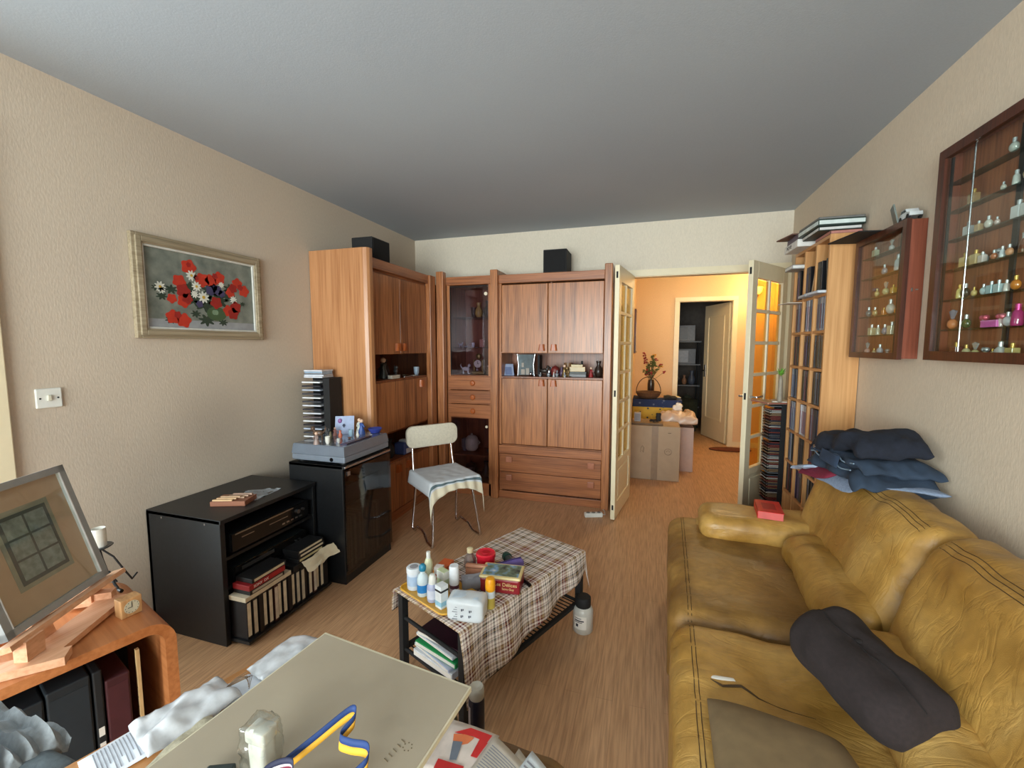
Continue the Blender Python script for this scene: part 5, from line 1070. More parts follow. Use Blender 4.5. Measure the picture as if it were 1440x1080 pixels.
def perf(kind, label, loc, h, rgb, capc, rz=0, group='perfume miniatures in the wall cases'):
    t = thing('perfume_bottle', label, 'perfume bottle', loc, rz, group); m_ = col(rgb, .12, spec=.8, coat=.5); r = h * .3; cm_ = col(capc, .25, metal=.5)
    if kind == 'round': B().ball((0, 0, h * .36), (r * 1.15, r * .8, h * .36)).obj('bottle_body', m_, t, True)
    elif kind == 'square': B().box(-r, -r * .7, 0, r, r * .7, h * .68, r * .15).obj('bottle_body', m_, t)
    elif kind == 'tall': B().lathe([(r * .6, 0), (r * .7, h * .1), (r * .6, h * .6), (r * .3, h * .72)], seg=12).obj('bottle_body', m_, t, True)
    elif kind == 'fan': B().ball((0, 0, h * .28), (r, r * .7, h * .28)).obj('bottle_body', m_, t, True)
    if kind == 'fan': B().loft([[(-r * .2, -.002, h * .55), (r * .2, -.002, h * .55), (r, -.002, h * .95), (0, -.002, h * 1.05), (-r, -.002, h * .95)], [(-r * .2, .002, h * .55), (r * .2, .002, h * .55), (r, .002, h * .95), (0, .002, h * 1.05), (-r, .002, h * .95)]]).obj('stopper', cm_, t)
    elif kind == 'heart': B().ball((-r * .4, 0, h * .6), r * .6, 2).ball((r * .4, 0, h * .6), r * .6, 2).obj('stopper', cm_, t, True); B().lathe([(r * .3, 0), (r * .5, h * .4), (r * .2, h * .5)], seg=10).obj('bottle_body', m_, t, True)
    else: B().lathe([(r * .36, h * .68), (r * .38, h * .96), (r * .1, h)], seg=12).obj('cap', cm_, t, True)
    return t
SI = (206, 212, 216); GO = (200, 164, 84)
bigL = [(1413, 6, .05, 'round', (190, 196, 190), SI, 'pale glass bottle on the topmost shelf of the large case'), (1434, 6, .06, 'round', (214, 216, 210), SI, 'white round bottle on the topmost shelf at the picture edge'),
 (1362, 5, .055, 'square', (150, 120, 80), GO, 'amber square bottle on the upper left of the large case'), (1404, 5, .03, 'round', (210, 206, 196), SI, 'tiny white bottle on the second shelf from the top'), (1420, 5, .05, 'tall', (200, 204, 200), SI, 'slim white bottle on the second shelf from the top'), (1436, 5, .07, 'fan', (206, 172, 110), GO, 'gilt spiky bottle on the second shelf at the picture edge'),
 (1358, 4, .05, 'square', (186, 192, 196), SI, 'silver square bottle at the left of the fourth row up'), (1374, 4, .04, 'square', (190, 160, 120), SI, 'tan bottle beside the silver square one'), (1388, 4, .045, 'round', (214, 210, 200), SI, 'white lying bottle near the shelf rod'), (1400, 4, .03, 'round', (220, 196, 190), SI, 'tiny pink-white bottle on the fourth row'), (1427, 4, .06, 'square', (210, 216, 220), SI, 'bright silver bottle toward the picture edge, fourth row'), (1438, 4, .06, 'square', (200, 206, 210), SI, 'second bright silver bottle at the picture edge, fourth row'),
 (1360, 3, .03, 'round', (206, 206, 200), SI, 'flat clear bottle at the left of the third row up'), (1371, 3, .045, 'heart', (206, 206, 210), SI, 'clear bottle with a bow stopper left of the rod'), (1378, 3, .035, 'square', (150, 190, 210), SI, 'pale blue bottle beside the bow stopper one'), (1397, 3, .05, 'heart', (210, 200, 200), SI, 'bottle with a bow stopper right of the rod'), (1412, 3, .04, 'round', (206, 210, 200), SI, 'round clear bottle in the middle of the third row up'), (1430, 3, .07, 'tall', (110, 64, 40), SI, 'dark amber tall bottle at the picture edge'),
 (1357, 2, .055, 'square', (206, 178, 120), GO, 'gold-capped square bottle left of the rod, mid height'), (1374, 2, .055, 'square', (200, 176, 130), GO, 'gold-capped square bottle right of the rod, mid height'), (1384, 2, .04, 'square', (226, 214, 210), SI, 'small white square bottle, mid height'), (1400, 2, .035, 'round', (196, 120, 84), SI, 'low orange bottle with a silver stopper, mid height'), (1411, 2, .04, 'tall', (206, 214, 220), SI, 'silver fluted bottle, mid height'), (1420, 2, .04, 'round', (220, 160, 120), SI, 'peach bottle beside the silver fluted one'),
 (1353, 1, .055, 'tall', (216, 200, 120), GO, 'yellow slim bottle at the left of the second row up'), (1362, 1, .055, 'round', (24, 36, 34), SI, 'black-green round bottle of the second row up'), (1376, 1, .035, 'round', (206, 180, 110), GO, 'small yellow bottle right of the black-green one'), (1390, 1, .04, 'round', (190, 214, 220), SI, 'ice blue bottle in the second row up'), (1401, 1, .045, 'square', (170, 206, 216), SI, 'pale turquoise square bottle in the second row up'), (1411, 1, .045, 'square', (190, 216, 222), SI, 'clear turquoise bottle next to the pale turquoise one'), (1421, 1, .04, 'tall', (220, 214, 210), SI, 'white slim bottle in the second row up'), (1432, 1, .05, 'round', (210, 130, 50), GO, 'orange bottle at the picture edge, second row up'),
 (1345, 0, .075, 'fan', (214, 130, 80), (190, 190, 214), 'orange bottle with a fan-shaped stopper at lower left'), (1368, 0, .055, 'round', (60, 84, 40), SI, 'ornate green bottle on the lowest glass shelf'), (1395, 0, .06, 'heart', (214, 190, 190), (224, 110, 130), 'pink-stoppered bottle left of the pink box'), (1418, 0, .06, 'heart', (214, 190, 190), (230, 120, 140), 'pink-stoppered bottle above the pink box'), (1427, 0, .05, 'round', (200, 200, 206), SI, 'round clear bottle right of the pink box'), (1438, 0, .075, 'tall', (170, 50, 110), (200, 60, 130), 'magenta bottle at the picture edge'),
 (1356, -1, .06, 'square', (110, 30, 34), GO, 'dark red bottle in the bottom left corner of the large case'), (1372, -1, .05, 'round', (206, 200, 150), GO, 'gold and clear bottle on the case floor'), (1386, -1, .055, 'fan', (206, 196, 140), SI, 'clear bottle with a fan stopper on the case floor'), (1401, -1, .05, 'heart', (210, 204, 160), SI, 'bow-stoppered bottle on the case floor'), (1411, -1, .035, 'round', (214, 210, 170), GO, 'small gilt bottle on the case floor'), (1421, -1, .06, 'round', (190, 196, 196), SI, 'large round crystal bottle on the case floor'), (1436, -1, .055, 'square', (206, 190, 120), GO, 'gilt square bottle on the case floor at the picture edge')]
zs = {-1: 1.3695, 0: 1.4705, 1: 1.5805, 2: 1.6905, 3: 1.8005, 4: 1.9055, 5: 2.0105, 6: 2.0105}
for px, s_, h, k, c, cc, l in bigL:
    y = 2.0 - (px - 1350) * .00315
    z = zs[s_] if s_ != 4 else 1.9055
    if s_ == 6: z = 2.0105
    if s_ == 5: z = 1.9055; 
    if s_ == 4: z = 1.8005
    if s_ == 3: z = 1.8005 - .1100
    if s_ in (0, 1, 2, -1): z = {-1: 1.3695, 0: 1.4705, 1: 1.5805, 2: 1.6905}[s_]
    if s_ == 3: z = 1.6905; y -= .0
    dx = .012 * ((px // 3) % 2)
    perf(k, l, (3.412 + (.010 if s_ == 3 else -.002) , y - (.006 if s_ == 3 else 0), z), h * .92, c, cc, pi / 2)
t = thing('perfume_box', 'flat bright pink box on the lowest glass shelf of the large case', 'box', (3.405, 1.82, 1.4705), pi / 2); B().box(-.035, -.007, 0, .035, .007, .022, .002).obj('box_body', col((226, 110, 190), .4), t); B().box(-.035, -.0075, .018, .035, .0075, .023, .001).obj('lid', col((236, 140, 206), .4), t)
smL = [(1223, 4, .05, 'square', (170, 176, 150), SI, 'pale green bottle on the top shelf of the small case'), (1247, 4, .05, 'fan', (206, 206, 206), SI, 'white winged bottle on the top shelf of the small case'), (1239, 3, .05, 'round', (150, 156, 170), SI, 'grey ornate bottle in the upper middle of the small case'), (1258, 3, .075, 'tall', (190, 196, 200), SI, 'slim silver bottle near the latch side of the small case'),
 (1230, 2, .04, 'round', (206, 190, 130), GO, 'low yellowish bottle in the third row of the small case'), (1243, 2, .06, 'fan', (206, 200, 150), SI, 'clear yellow bottle with a fan stopper in the small case'), (1254, 2, .04, 'square', (196, 160, 60), GO, 'golden bottle in the third row of the small case'),
 (1219, 1, .05, 'round', (110, 112, 114), SI, 'grey round bottle in the lower left of the small case'), (1229, 1, .045, 'round', (196, 170, 120), SI, 'tan clear bottle beside the grey round one'), (1243, 1, .035, 'square', (206, 120, 40), GO, 'amber low bottle in the small case'), (1252, 1, .07, 'round', (214, 214, 206), SI, 'white-stoppered bottle above the crystals in the small case'), (1260, 1, .035, 'round', (220, 140, 50), GO, 'orange glowing bottle in the small case'),
 (1226, 0, .055, 'square', (190, 186, 150), SI, 'clear arched bottle second row up in the small case'), (1236, 0, .05, 'tall', (206, 204, 180), SI, 'slim clear bottle second row up in the small case'), (1246, 0, .05, 'round', (150, 156, 176), SI, 'bluish bottle second row up in the small case'), (1256, 0, .06, 'square', (206, 206, 180), SI, 'square clear bottle near the latch side, second row up'),
 (1221, -1, .06, 'fan', (200, 150, 140), SI, 'pinkish bottle on the floor of the small case'), (1232, -1, .035, 'round', (206, 190, 150), GO, 'tiny gilt bottle on the floor of the small case'), (1241, -1, .055, 'round', (190, 196, 210), SI, 'round crystal bottle on the floor of the small case'), (1252, -1, .04, 'heart', (200, 204, 210), SI, 'small crystal bottle near the latch side on the case floor')]
for px, s_, h, k, c, cc, l in smL:
    z = {4: 1.8505, 3: 1.7485, 2: 1.6505, 1: 1.5565, 0: 1.4625, -1: 1.3645}[s_]; perf(k, l, (3.41, 2.70 - (px - 1212) * .0062, z), h, c, cc, pi / 2)
# things on the small case
t = thing('black_folder', 'black flat folder overhanging the top left of the small wall case', 'folder', (3.36, 2.62, 1.9465), .15); B().box(-.10, -.12, 0, .075, .14, .006, .001).obj('cover', blackm, t); B().box(-.098, -.118, .001, -.092, .138, .005).obj('edge_strip', col((60, 58, 60), .6), t)
t = thing('picture_card', 'grey framed card standing on top of the small wall case', 'card', (3.405, 2.44, 1.9465), 1.3); t.rotation_euler = (-.22, 0, 1.25)
B().box(-.05, -.003, 0, .05, .003, .095, .001).obj('frame', col((96, 106, 100), .4), t); B().box(-.04, -.0045, .01, .04, -.003, .085).obj('picture', col((140, 150, 142), .5), t)
t = thing('model_car', 'white openwork model car on top of the small wall case', 'toy car', (3.405, 2.335, 1.9465), pi / 2 - .1)
B().prism([(-.055, .012), (-.05, .028), (-.02, .034), (-.008, .05), (.03, .05), (.045, .032), (.058, .028), (.06, .012)], -.022, .022, 'y').obj('body', col((206, 212, 214), .25), t)
B().prism([(-.014, .036), (-.006, .047), (.012, .047), (.012, .036)], -.0228, .0228, 'y').prism([(.016, .036), (.016, .047), (.028, .047), (.036, .036)], -.0228, .0228, 'y').obj('side_window', blackg, t)
for sx_ in (-.034, .036):
    for sy in (-.02, .02): B().cyl((sx_, sy - .004, .012), (sx_, sy + .004, .012), .012, seg=18).obj('wheel', blackm, t)
# ------------------------------------------------------------------ left wall picture, switch
t = thing('framed_painting', 'framed oil painting of red poppies and white daisies on the left wall', 'painting', (0, 1.79, 1.445))
fm = wood('antique_gilt_wood', (138, 124, 100), (172, 158, 132), .5, axis='Y')
def fr(b, y0, y1, z0, z1, w, x0, x1):
    for (a, c, e, g) in ((y0, z0, y0 + w, z1), (y1 - w, z0, y1, z1), (y0 + w, z0, y1 - w, z0 + w), (y0 + w, z1 - w, y1 - w, z1)): b.box(x0, a, c, x1, e, g, .003)
b = B(world=True); fr(b, 1.435, 2.145, 1.447, 1.947, .02, .002, .026); fr(b, 1.450, 2.130, 1.462, 1.932, .025, .002, .034); fr(b, 1.470, 2.110, 1.482, 1.912, .012, .002, .028); b.obj('outer_frame', fm, t)
b = B(world=True); fr(b, 1.478, 2.102, 1.490, 1.904, .014, .002, .020); b.obj('inner_slip_or_highlight', col((206, 206, 200), .6), t)
mm, nt, bb = nodes('painted_ground'); tc = mk(nt, 'ShaderNodeTexCoord'); sp = mk(nt, 'ShaderNodeSeparateXYZ'); nt.links.new(tc.outputs['Object'], sp.inputs[0]); nz = mk(nt, 'ShaderNodeTexNoise'); nz.inputs['Scale'].default_value = 16; nz.inputs['Detail'].default_value = 6; nt.links.new(tc.outputs['Object'], nz.inputs['Vector'])
r1 = ramp(nt, [(.3, S(96, 104, 98)), (.7, S(136, 142, 132))]); nt.links.new(nz.outputs['Fac'], r1.inputs[0]); nt.links.new(r1.outputs[0], bb.inputs['Base Color']); bb.inputs['Roughness'].default_value = .45
B(world=True).box(.002, 1.485, 1.497, .012, 2.095, 1.897).obj('canvas', mm, t)
def blob(b, y, z, r, pet, x, k=.3, ph=0, sq=1):
    n = 40; b.loft([[(xx, y + (r * (1 - k * (.5 - .5 * cos(pet * (2 * pi * i / n) + ph)))) * cos(2 * pi * i / n), z + sq * (r * (1 - k * (.5 - .5 * cos(pet * (2 * pi * i / n) + ph)))) * sin(2 * pi * i / n)) for i in range(n)] for xx in (.0121, x)])
def uvp(u, v): return 1.492 + u * .596, 1.504 + v * .386
b = B(world=True); b.box(.0119, 1.492, 1.504, .0123, 2.088, 1.545); b.obj('painted_table', col((150, 154, 158), .5), t)
leafm = col((44, 62, 50), .5); b = B(world=True)
for u, v, r in ((.5, .35, .07), (.62, .42, .07), (.4, .4, .06), (.2, .5, .035), (.12, .40, .03), (.35, .55, .05), (.55, .55, .06), (.72, .5, .05), (.75, .60, .045), (.88, .40, .02), (.08, .5, .025), (.40, .2, .03), (.66, .10, .03), (.5, .12, .05), (.18, .10, .03)): y, z = uvp(u, v); blob(b, y, z, r, 7, .0126, .5, u * 9, .7)
b.obj('painted_foliage', leafm, t)
b = B(world=True); y, z = uvp(.60, .22); blob(b, y, z, .058, 2, .0128, .15, 0, .78); b.obj('painted_vase', col((66, 90, 62), .4), t)
b = B(world=True); y, z = uvp(.585, .24); blob(b, y, z, .018, 2, .013, .5, 0, 1.4); b.obj('painted_highlight', col((120, 146, 120), .4), t)
for cc, lst, nm in (((186, 52, 34), ((.36, .83, .042), (.27, .62, .036), (.48, .68, .04), (.56, .69, .036), (.64, .74, .038), (.83, .70, .034), (.90, .60, .036), (.30, .36, .036), (.20, .38, .026), (.75, .55, .03), (.72, .28, .034), (.20, .14, .038), (.29, .10, .040)), 'painted_poppies'),
                ((150, 34, 30), ((.30, .50, .038), (.33, .40, .030), (.60, .38, .036), (.78, .62, .028), (.80, .34, .036), (.77, .24, .036), (.86, .65, .02), (.24, .17, .02), (.60, .76, .018), (.42, .70, .016), (.36, .86, .014)), 'painted_poppy_centres'),
                ((214, 216, 206), ((.38, .72, .030), (.11, .52, .028), (.42, .58, .028), (.48, .44, .034), (.78, .45, .024), (.12, .48, .02), (.40, .47, .022), (.66, .65, .018)), 'painted_daisies'),
                ((196, 160, 60), ((.38, .72, .008), (.42, .58, .008), (.48, .44, .010), (.11, .52, .007)), 'painted_daisy_centres'),
                ((66, 62, 96), ((.55, .55, .030), (.62, .56, .030), (.66, .52, .022), (.44, .34, .02), (.59, .60, .02)), 'painted_cornflowers')):
    b = B(world=True)
    for i, (u, v, r) in enumerate(lst): y, z = uvp(u, v); blob(b, y, z, r, 9 if 'dais' in nm else 5, .0134 + .0003 * (('centre' in nm) + ('dais' in nm)), .45 if nm == 'painted_daisies' else .22, i)
    b.obj(nm, col(cc, .5), t)
t = thing('light_switch', 'white rocker light switch on the left wall below the painting', 'switch', (0, 1.106, 1.157))
B(world=True).box(0, 1.065, 1.157, .009, 1.148, 1.237, .004).obj('plate', white, t); B(world=True).box(.009, 1.098, 1.186, .017, 1.112, 1.210, .003).obj('rocker', col((210, 208, 190), .4), t)
B(world=True).cyl((.009, 1.078, 1.197), (.0098, 1.078, 1.197), .0035).cyl((.009, 1.134, 1.197), (.0098, 1.134, 1.197), .0035).obj('screw', blackm, t)

# ------------------------------------------------------------------ bent plywood console, its folders
ca = math.atan2(-.957, -.29)     # local x runs along the front toward the window, y into the depth (to the wall)
cs = thing('bent_plywood_console', 'low rounded plywood console with an open front full of binders, at lower left', 'console', (.995, .875, 0), ca)
# local +y direction = rotate x by +90: (.957,-.29) faces the room, so depth is -y
LC, DC, HC, rc_, th = 1.15, .40, .60, .07, .028
def ring(o, r):
    p = []
    for cx_, cz_, a in ((LC - r - o, HC - r - o, 0), (r + o, HC - r - o, pi / 2), (r + o, r + o, pi), (LC - r - o, r + o, 3 * pi / 2)):
        for i in range(9): p.append((cx_ + r * cos(a + pi / 2 * i / 8), cz_ + r * sin(a + pi / 2 * i / 8)))
    return p
A_, I_ = ring(0, rc_), ring(th, rc_ - th); n = len(A_)
b = B(); b.loft([[(x, -DC, z) for x, z in A_], [(x, 0, z) for x, z in A_], [(x, 0, z) for x, z in I_], [(x, -DC, z) for x, z in I_]], cap=False, closed=True)
b.obj('shell', bentw, cs, 40)
B().box(th, -DC, th, LC - th, -DC + .006, HC - th).obj('back_panel', blackm, cs)
binders = [('maroon binder', (66, 26, 32), .055, .45), ('slim black binder with white labels down its spine', (24, 28, 32), .022, .49), ('wide black binder right of centre', (28, 36, 42), .085, .49), ('wide black binder in the middle of the console', (24, 32, 38), .085, .48), ('second maroon binder, left of the black ones', (74, 34, 40), .075, .46), ('black binder nearest the window', (26, 28, 32), .08, .48), ('grey binder at the near end', (90, 92, 96), .08, .45)]
Mx = world_of(cs); x = .105
for l, c, w, h in binders:
    t = thing('binder', l + ' standing in the plywood console' if 'console' not in l else l, 'binder', Mx @ Vector((x + w / 2, -.03, th + .001)), ca)
    B().box(-w / 2 + .001, -.28, 0, w / 2 - .001, 0, h, .004).obj('cover', col(c, .6), t)
    if 'labels' in l:
        b = B()
        for k in range(5): b.box(-.006, 0, .12 + .045 * k, .006, .001, .145 + .045 * k)
        b.obj('spine_label', paper, t)
    else: B().box(-w / 2 + .006, 0, h * .05, w / 2 - .006, .0008, h * .95).obj('spine_panel', col(tuple(int(q * 1.12) for q in c), .7), t)
    x += w + .002
t = thing('wooden_rule', 'thin pale wooden ruler standing on edge at the right of the binders', 'ruler', Mx @ Vector((.175, -.02, th + .2)), ca); t.location = Mx @ Vector((.085, -.03, th + .001)); B().box(-.004, -.012, 0, .004, 0, .50).obj('strip', col((206, 170, 120), .6), t)
b = B()
for k in range(12): b.box(.004, -.012, .05 + .03 * k, .0044, -.006, .052 + .03 * k)
b.obj('markings', blackm, t)
# easel with framed print
Bv = Vector((.696, .873, .68)); dv = Vector((.443, -.896, 0)).normalized(); uv_ = Vector((-.0909, -.0449, .3605)).normalized(); nv = dv.cross(uv_).normalized()  # nv points away from the viewer
t = thing('table_easel', 'beech table easel holding a tilted framed print on the console', 'easel', (.78, .74, .60))
def bar(b, p, q, w, h, wv=None):
    p, q = Vector(p), Vector(q); d = (q - p).normalized(); s = d.cross(Vector((0, 0, 1)))
    s = s.normalized() if s.length > .01 else Vector((1, 0, 0)); s = Vector(wv).normalized() if wv else s; k = d.cross(s).normalized()
    b.loft([[c + s * a * w / 2 + k * e * h / 2 for a, e in ((-1, -1), (1, -1), (1, 1), (-1, 1))] for c in (p, q)])
b = B(world=True); bar(b, (.925, .66, .612), (.70, .42, .612), .05, .022); b.obj('front_foot', beech, t)
b = B(world=True); bar(b, (.885, .60, .614), (.745, .87, .614), .075, .016); bar(b, (.79, .50, .614), (.56, .72, .614), .05, .016); b.obj('base_board', beech, t)
b = B(world=True); bar(b, (.66, .80, .625), (.745, .865, .625), .03, .035); bar(b, (.855, .62, .62), (.855, .62, .675), .05, .03, (.443, -.896, 0)); bar(b, (.70, .83, .62), (.70, .83, .675), .04, .03, (.443, -.896, 0)); b.obj('peg_block', beech, t)
b = B(world=True); p0 = Bv - dv * .03 - uv_ * .012 - nv * .018; bar(b, p0, p0 + dv * .38, .035, .014, tuple(nv)); b.obj('tray', beech, t)
b = B(world=True); m0 = Bv + dv * .215 + nv * .020 - uv_ * .06; bar(b, m0, m0 + uv_ * .50, .05, .018, tuple(dv)); b.obj('mast', beech, t)
b = B(world=True); bar(b, Bv + dv * .15 + nv * .03 + uv_ * .2, Vector((.56, .68, .62)), .03, .014, tuple(dv)); b.obj('rear_strut', beech, t)
t = thing('framed_print', 'silver-framed print of an old window with a tan mount, on the easel', 'picture', Bv + dv * .16)
def pl(b, u0, v0, u1, v1, n0, n1):
    b.loft([[Bv + dv * u + uv_ * v - nv * k for u, v in ((u0, v0), (u1, v0), (u1, v1), (u0, v1))] for k in (n0, n1)])
PW, PH, F = .325, .375, .020
b = B(world=True)
for q in ((0, 0, F, PH), (PW - F, 0, PW, PH), (0, 0, PW, F), (0, PH - F, PW, PH)): pl(b, *q, -.008, .012)
b.obj('frame', mat('pewter_frame', (146, 152, 154), .4, .1, var=.06), t)
b = B(world=True); pl(b, F, F, PW - F, PH - F, -.006, .002); b.obj('mount', mat('tan_mount', (206, 172, 146), .7, var=.04), t)
b = B(world=True)
for q in ((F, F, F + .003, PH - F), (PW - F - .003, F, PW - F, PH - F)): pl(b, *q, .002, .0125)
b.obj('inner_slip_or_highlight', col((226, 228, 230), .4), t)  # white strips painted in as the highlight along the frame's inner edge
b = B(world=True); pl(b, .080, .085, .245, .300, .002, .003); b.obj('print_border', col((158, 154, 138), .6), t)
b = B(world=True); pl(b, .092, .097, .233, .286, .003, .0036); b.obj('print_surround', col((84, 90, 88), .6), t)
b = B(world=True)
for i in range(2):
    for j in range(3): pl(b, .102 + i * .064, .108 + j * .058, .159 + i * .064, .160 + j * .058, .0036, .0042)
b.obj('print_panes', mat('print_panes', (138, 146, 142), .6, var=.3, scale=60), t)
b = B(world=True); pl(b, F, F, PW - F, PH - F, .009, .010); b.obj('glass', gl, t)
# candle on its iron holder
t = thing('candle_holder', 'curved iron candle holder with a small dish behind the easel', 'candle holder', (.60, .915, .60))
B().tube([(0, 0, .135), (.012, -.01, .09), (.022, -.02, .04), (.008, -.04, .003)], .003).tube([(0, 0, .135), (-.012, .012, .09), (-.006, .02, .04), (.02, .03, .003)], .003).tube([(.0, 0, .135), (.03, .02, .10), (.05, .04, .04), (.045, .06, .003), (.03, .085, .01)], .003).obj('stem', blackm, t, True)
B().lathe([(.001, .134), (.03, .136), (.036, .141), (.034, .143), (.001, .138)], seg=24).obj('dish', col((70, 74, 76), .3, metal=.6), t, True)
t = thing('candle', 'white candle stub with a melted rim on the iron holder', 'candle', (.60, .915, .741)); B().lathe([(.020, 0), (.0205, .05), (.019, .062), (.016, .052), (.001, .045)], seg=20).obj('wax', mat('wax', (226, 226, 218), .4), t, True); B().tube([(0, 0, .044), (.001, 0, .056)], .001).obj('wick', blackm, t)
t = thing('desk_clock', 'small square wooden clock on the front edge of the console', 'clock', (.845, .84, .60), ca + pi + .15)
B().box(-.026, -.030, 0, .026, .010, .055, .002).obj('case', wood('clock_wood', (170, 120, 74), (204, 156, 104), .5), t)
t2 = t
b = B(); b.cyl((0, -.0305, .028), (0, -.030, .028), .019, seg=28); b.obj('dial', col((206, 198, 172), .4), t, 40)
b = B(); b.box(-.0008, -.0315, .028, .0008, -.0308, .042); b.box(-.010, -.0315, .027, 0, -.0308, .0285)
for k in range(12): a = k * pi / 6; b.cyl((.016 * sin(a), -.0308, .028 + .016 * cos(a)), (.016 * sin(a), -.0312, .028 + .016 * cos(a)), .0012, seg=6)
b.obj('hands', blackm, t)
t = thing('power_cable', 'black cable curling over the back of the console', 'cable', (.62, .93, .60)); B().tube([(0, -.02, .006), (-.01, .02, .03), (.05, .03, .045), (.10, .015, .02), (.13, .01, .006)], .004).obj('sheath', blackm, t, True); B().cyl((.13, .01, .006), (.145, .008, .006), .006).obj('plug_tip', blackg, t)
t = bpy.data.objects[t.name]; t.location = (.56, .90, .60)

# ------------------------------------------------------------------ desk in the foreground
da = math.atan2(.329, .111) # edge direction; local x along edge (away from the camera), local y left
ds = thing('desk', 'orange-brown veneered desk in the foreground under the drawing board', 'desk', (1.58, .74, 0), da)
B().box(-1.3, -.42, .712, 0, 0, .74, .004).obj('desktop', wood('desk_veneer_top', (168, 112, 60), (196, 138, 82), .38, axis='X', scale=.6), ds)
for x, y in ((-1.26, -.38), (-1.26, -.04), (-.36, -.38), (-.05, -.03)): B().box(x - .02, y - .02, 0, x + .02, y + .02, .712, .002).obj('leg', deskw, ds)
# supports below the board
t = thing('sketch_pad', 'thick pad of white paper under the right side of the drawing board', 'pad', (1.85, .45, .741), .05); B().box(-.17, -.22, 0, .155, .19, .026, .002).obj('pages', paper, t); B().box(-.17, -.22, .026, .155, .19, .028).obj('cover', col((206, 214, 220), .6), t)
# drawing board
t = thing('drawing_board', 'large grey-beige drawing board with pale edges on the desk', 'board', (1.83, .5, .77), 0)
q = [(1.673, .735), (2.039, .690), (1.985, .10), (1.600, .10)]
def ins(q, d):
    c = Vector((sum(p[0] for p in q) / 4, sum(p[1] for p in q) / 4)); return [tuple(Vector(p) + (c - Vector(p)).normalized() * d) for p in q]
b = B(world=True); b.loft([[(x, y, z) for x, y in q] for z in (.7695, .7795)]); b.obj('edge_band', col((206, 198, 172), .6), t)
bm2 = mat('board_surface', (164, 152, 132), .6, var=.05, scale=9)
b = B(world=True); q2 = ins(q, .006); b.loft([[(x, y, z) for x, y in q2] for z in (.7794, .7802)]); b.obj('surface', bm2, t)
b = B(world=True)
for k in range(5): b.cyl((1.966 + .002 * k, .520 + .009 * k, .7804), (1.974 + .002 * k, .517 + .009 * k, .7804), .0007, seg=5)
b.obj('stamp_marks', col((110, 96, 72), .7), t)
b = B(world=True)
for k in range(7): a = k * .9; b.cyl((1.990 + .007 * cos(a), .548 + .007 * sin(a), .7802), (1.990 + .007 * cos(a), .548 + .007 * sin(a), .7805), .0012, seg=6)
b.obj('stamp_ring', col((110, 96, 72), .7), t)
# board contents
t = thing('wrapped_ornament', 'white ornament wrapped in crinkled clear plastic on the drawing board', 'ornament', (1.800, .455, .781))
B().puff(-.016, -.014, 0, .016, .014, .05, .008, 6, .002, 40, 2).box(-.018, -.014, .045, .018, .014, .065, .004).obj('core', col((214, 212, 202), .5), t, True)
B().puff(-.024, -.022, 0, .024, .022, .072, .010, 12, .006, 60, 6).obj('wrapping', glass('film_wrap', (246, 248, 246), 1.6, .12), t, True)
t = thing('binder_clip', 'dark green clip lying in the clear plastic left of the ornament', 'clip', (1.755, .42, .781), .4); B().box(-.02, -.012, 0, .02, .012, .014, .003).obj('clip_body', col((44, 54, 54), .4), t); B().tube([(-.02, 0, .012), (-.04, .004, .016), (-.05, 0, .008)], .0015).obj('clip_arm', silver, t)
def ribbon(b, pts, w, side, mi=0, off=0):
    P = [Vector(p) for p in pts]; n = len(P); b.mi = mi
    def fn(u, v):
        f = u * (n - 1); i = min(int(f), n - 2); k = f - i; a0 = P[max(i - 1, 0)]; a1 = P[i]; a2 = P[i + 1]; a3 = P[min(i + 2, n - 1)]
        p = .5 * ((2 * a1) + (-a0 + a2) * k + (2 * a0 - 5 * a1 + 4 * a2 - a3) * k * k + (-a0 + 3 * a1 - 3 * a2 + a3) * k ** 3)
        tg = (a2 - a1); tg.normalize(); sd_ = Vector((-.12, .38, .9))
        return p + sd_ * ((v + off) * w)
    b.sheet(fn, n * 6, 2); return b
t = thing('lanyard', 'looped blue and yellow ribbon lanyard on the drawing board', 'lanyard', (1.88, .50, .781))
pts = [(1.835, .435, .785), (1.868, .482, .803), (1.898, .528, .818), (1.912, .522, .815), (1.905, .495, .805), (1.925, .492, .803), (1.955, .492, .806), (1.966, .478, .802), (1.958, .462, .796), (1.945, .445, .790), (1.93, .40, .786)]
b = B(world=True); ribbon(b, pts, .010, 0); o = b.obj('yellow_stripe', col((226, 170, 52), .7), t, True); o.modifiers.new('t', 'SOLIDIFY').thickness = .001
b = B(world=True); ribbon(b, pts, .010, 0, off=1); o = b.obj('blue_stripe', col((30, 58, 112), .7), t, True); o.modifiers.new('t', 'SOLIDIFY').thickness = .001
pts2 = [(1.86, .44, .783), (1.89, .452, .790), (1.925, .448, .786), (1.95, .41, .784)]
b = B(world=True); ribbon(b, pts2, .007, (.1, -.6, .6)); o = b.obj('yellow_stripe', col((226, 170, 52), .7), t, True); o.modifiers.new('t', 'SOLIDIFY').thickness = .001
t = thing('tricolour_ribbon', 'medal ribbon striped red, white and navy beside the wrapped ornament', 'ribbon', (1.845, .43, .781))
for k, (c, nm) in enumerate((((120, 40, 60), 'red_stripe'), ((214, 206, 206), 'white_stripe'), ((34, 38, 66), 'navy_stripe'))):
    b = B(world=True); ribbon(b, [(1.828 + k * .0, .40 , .784 + k * .006), (1.835, .43, .800 + k * .005), (1.862, .447, .806 + k * .003), (1.872, .435, .795)], .008, (.2, -.5 + .1 * k, .2)); o = b.obj(nm, col(c, .7), t, True); o.modifiers.new('t', 'SOLIDIFY').thickness = .001
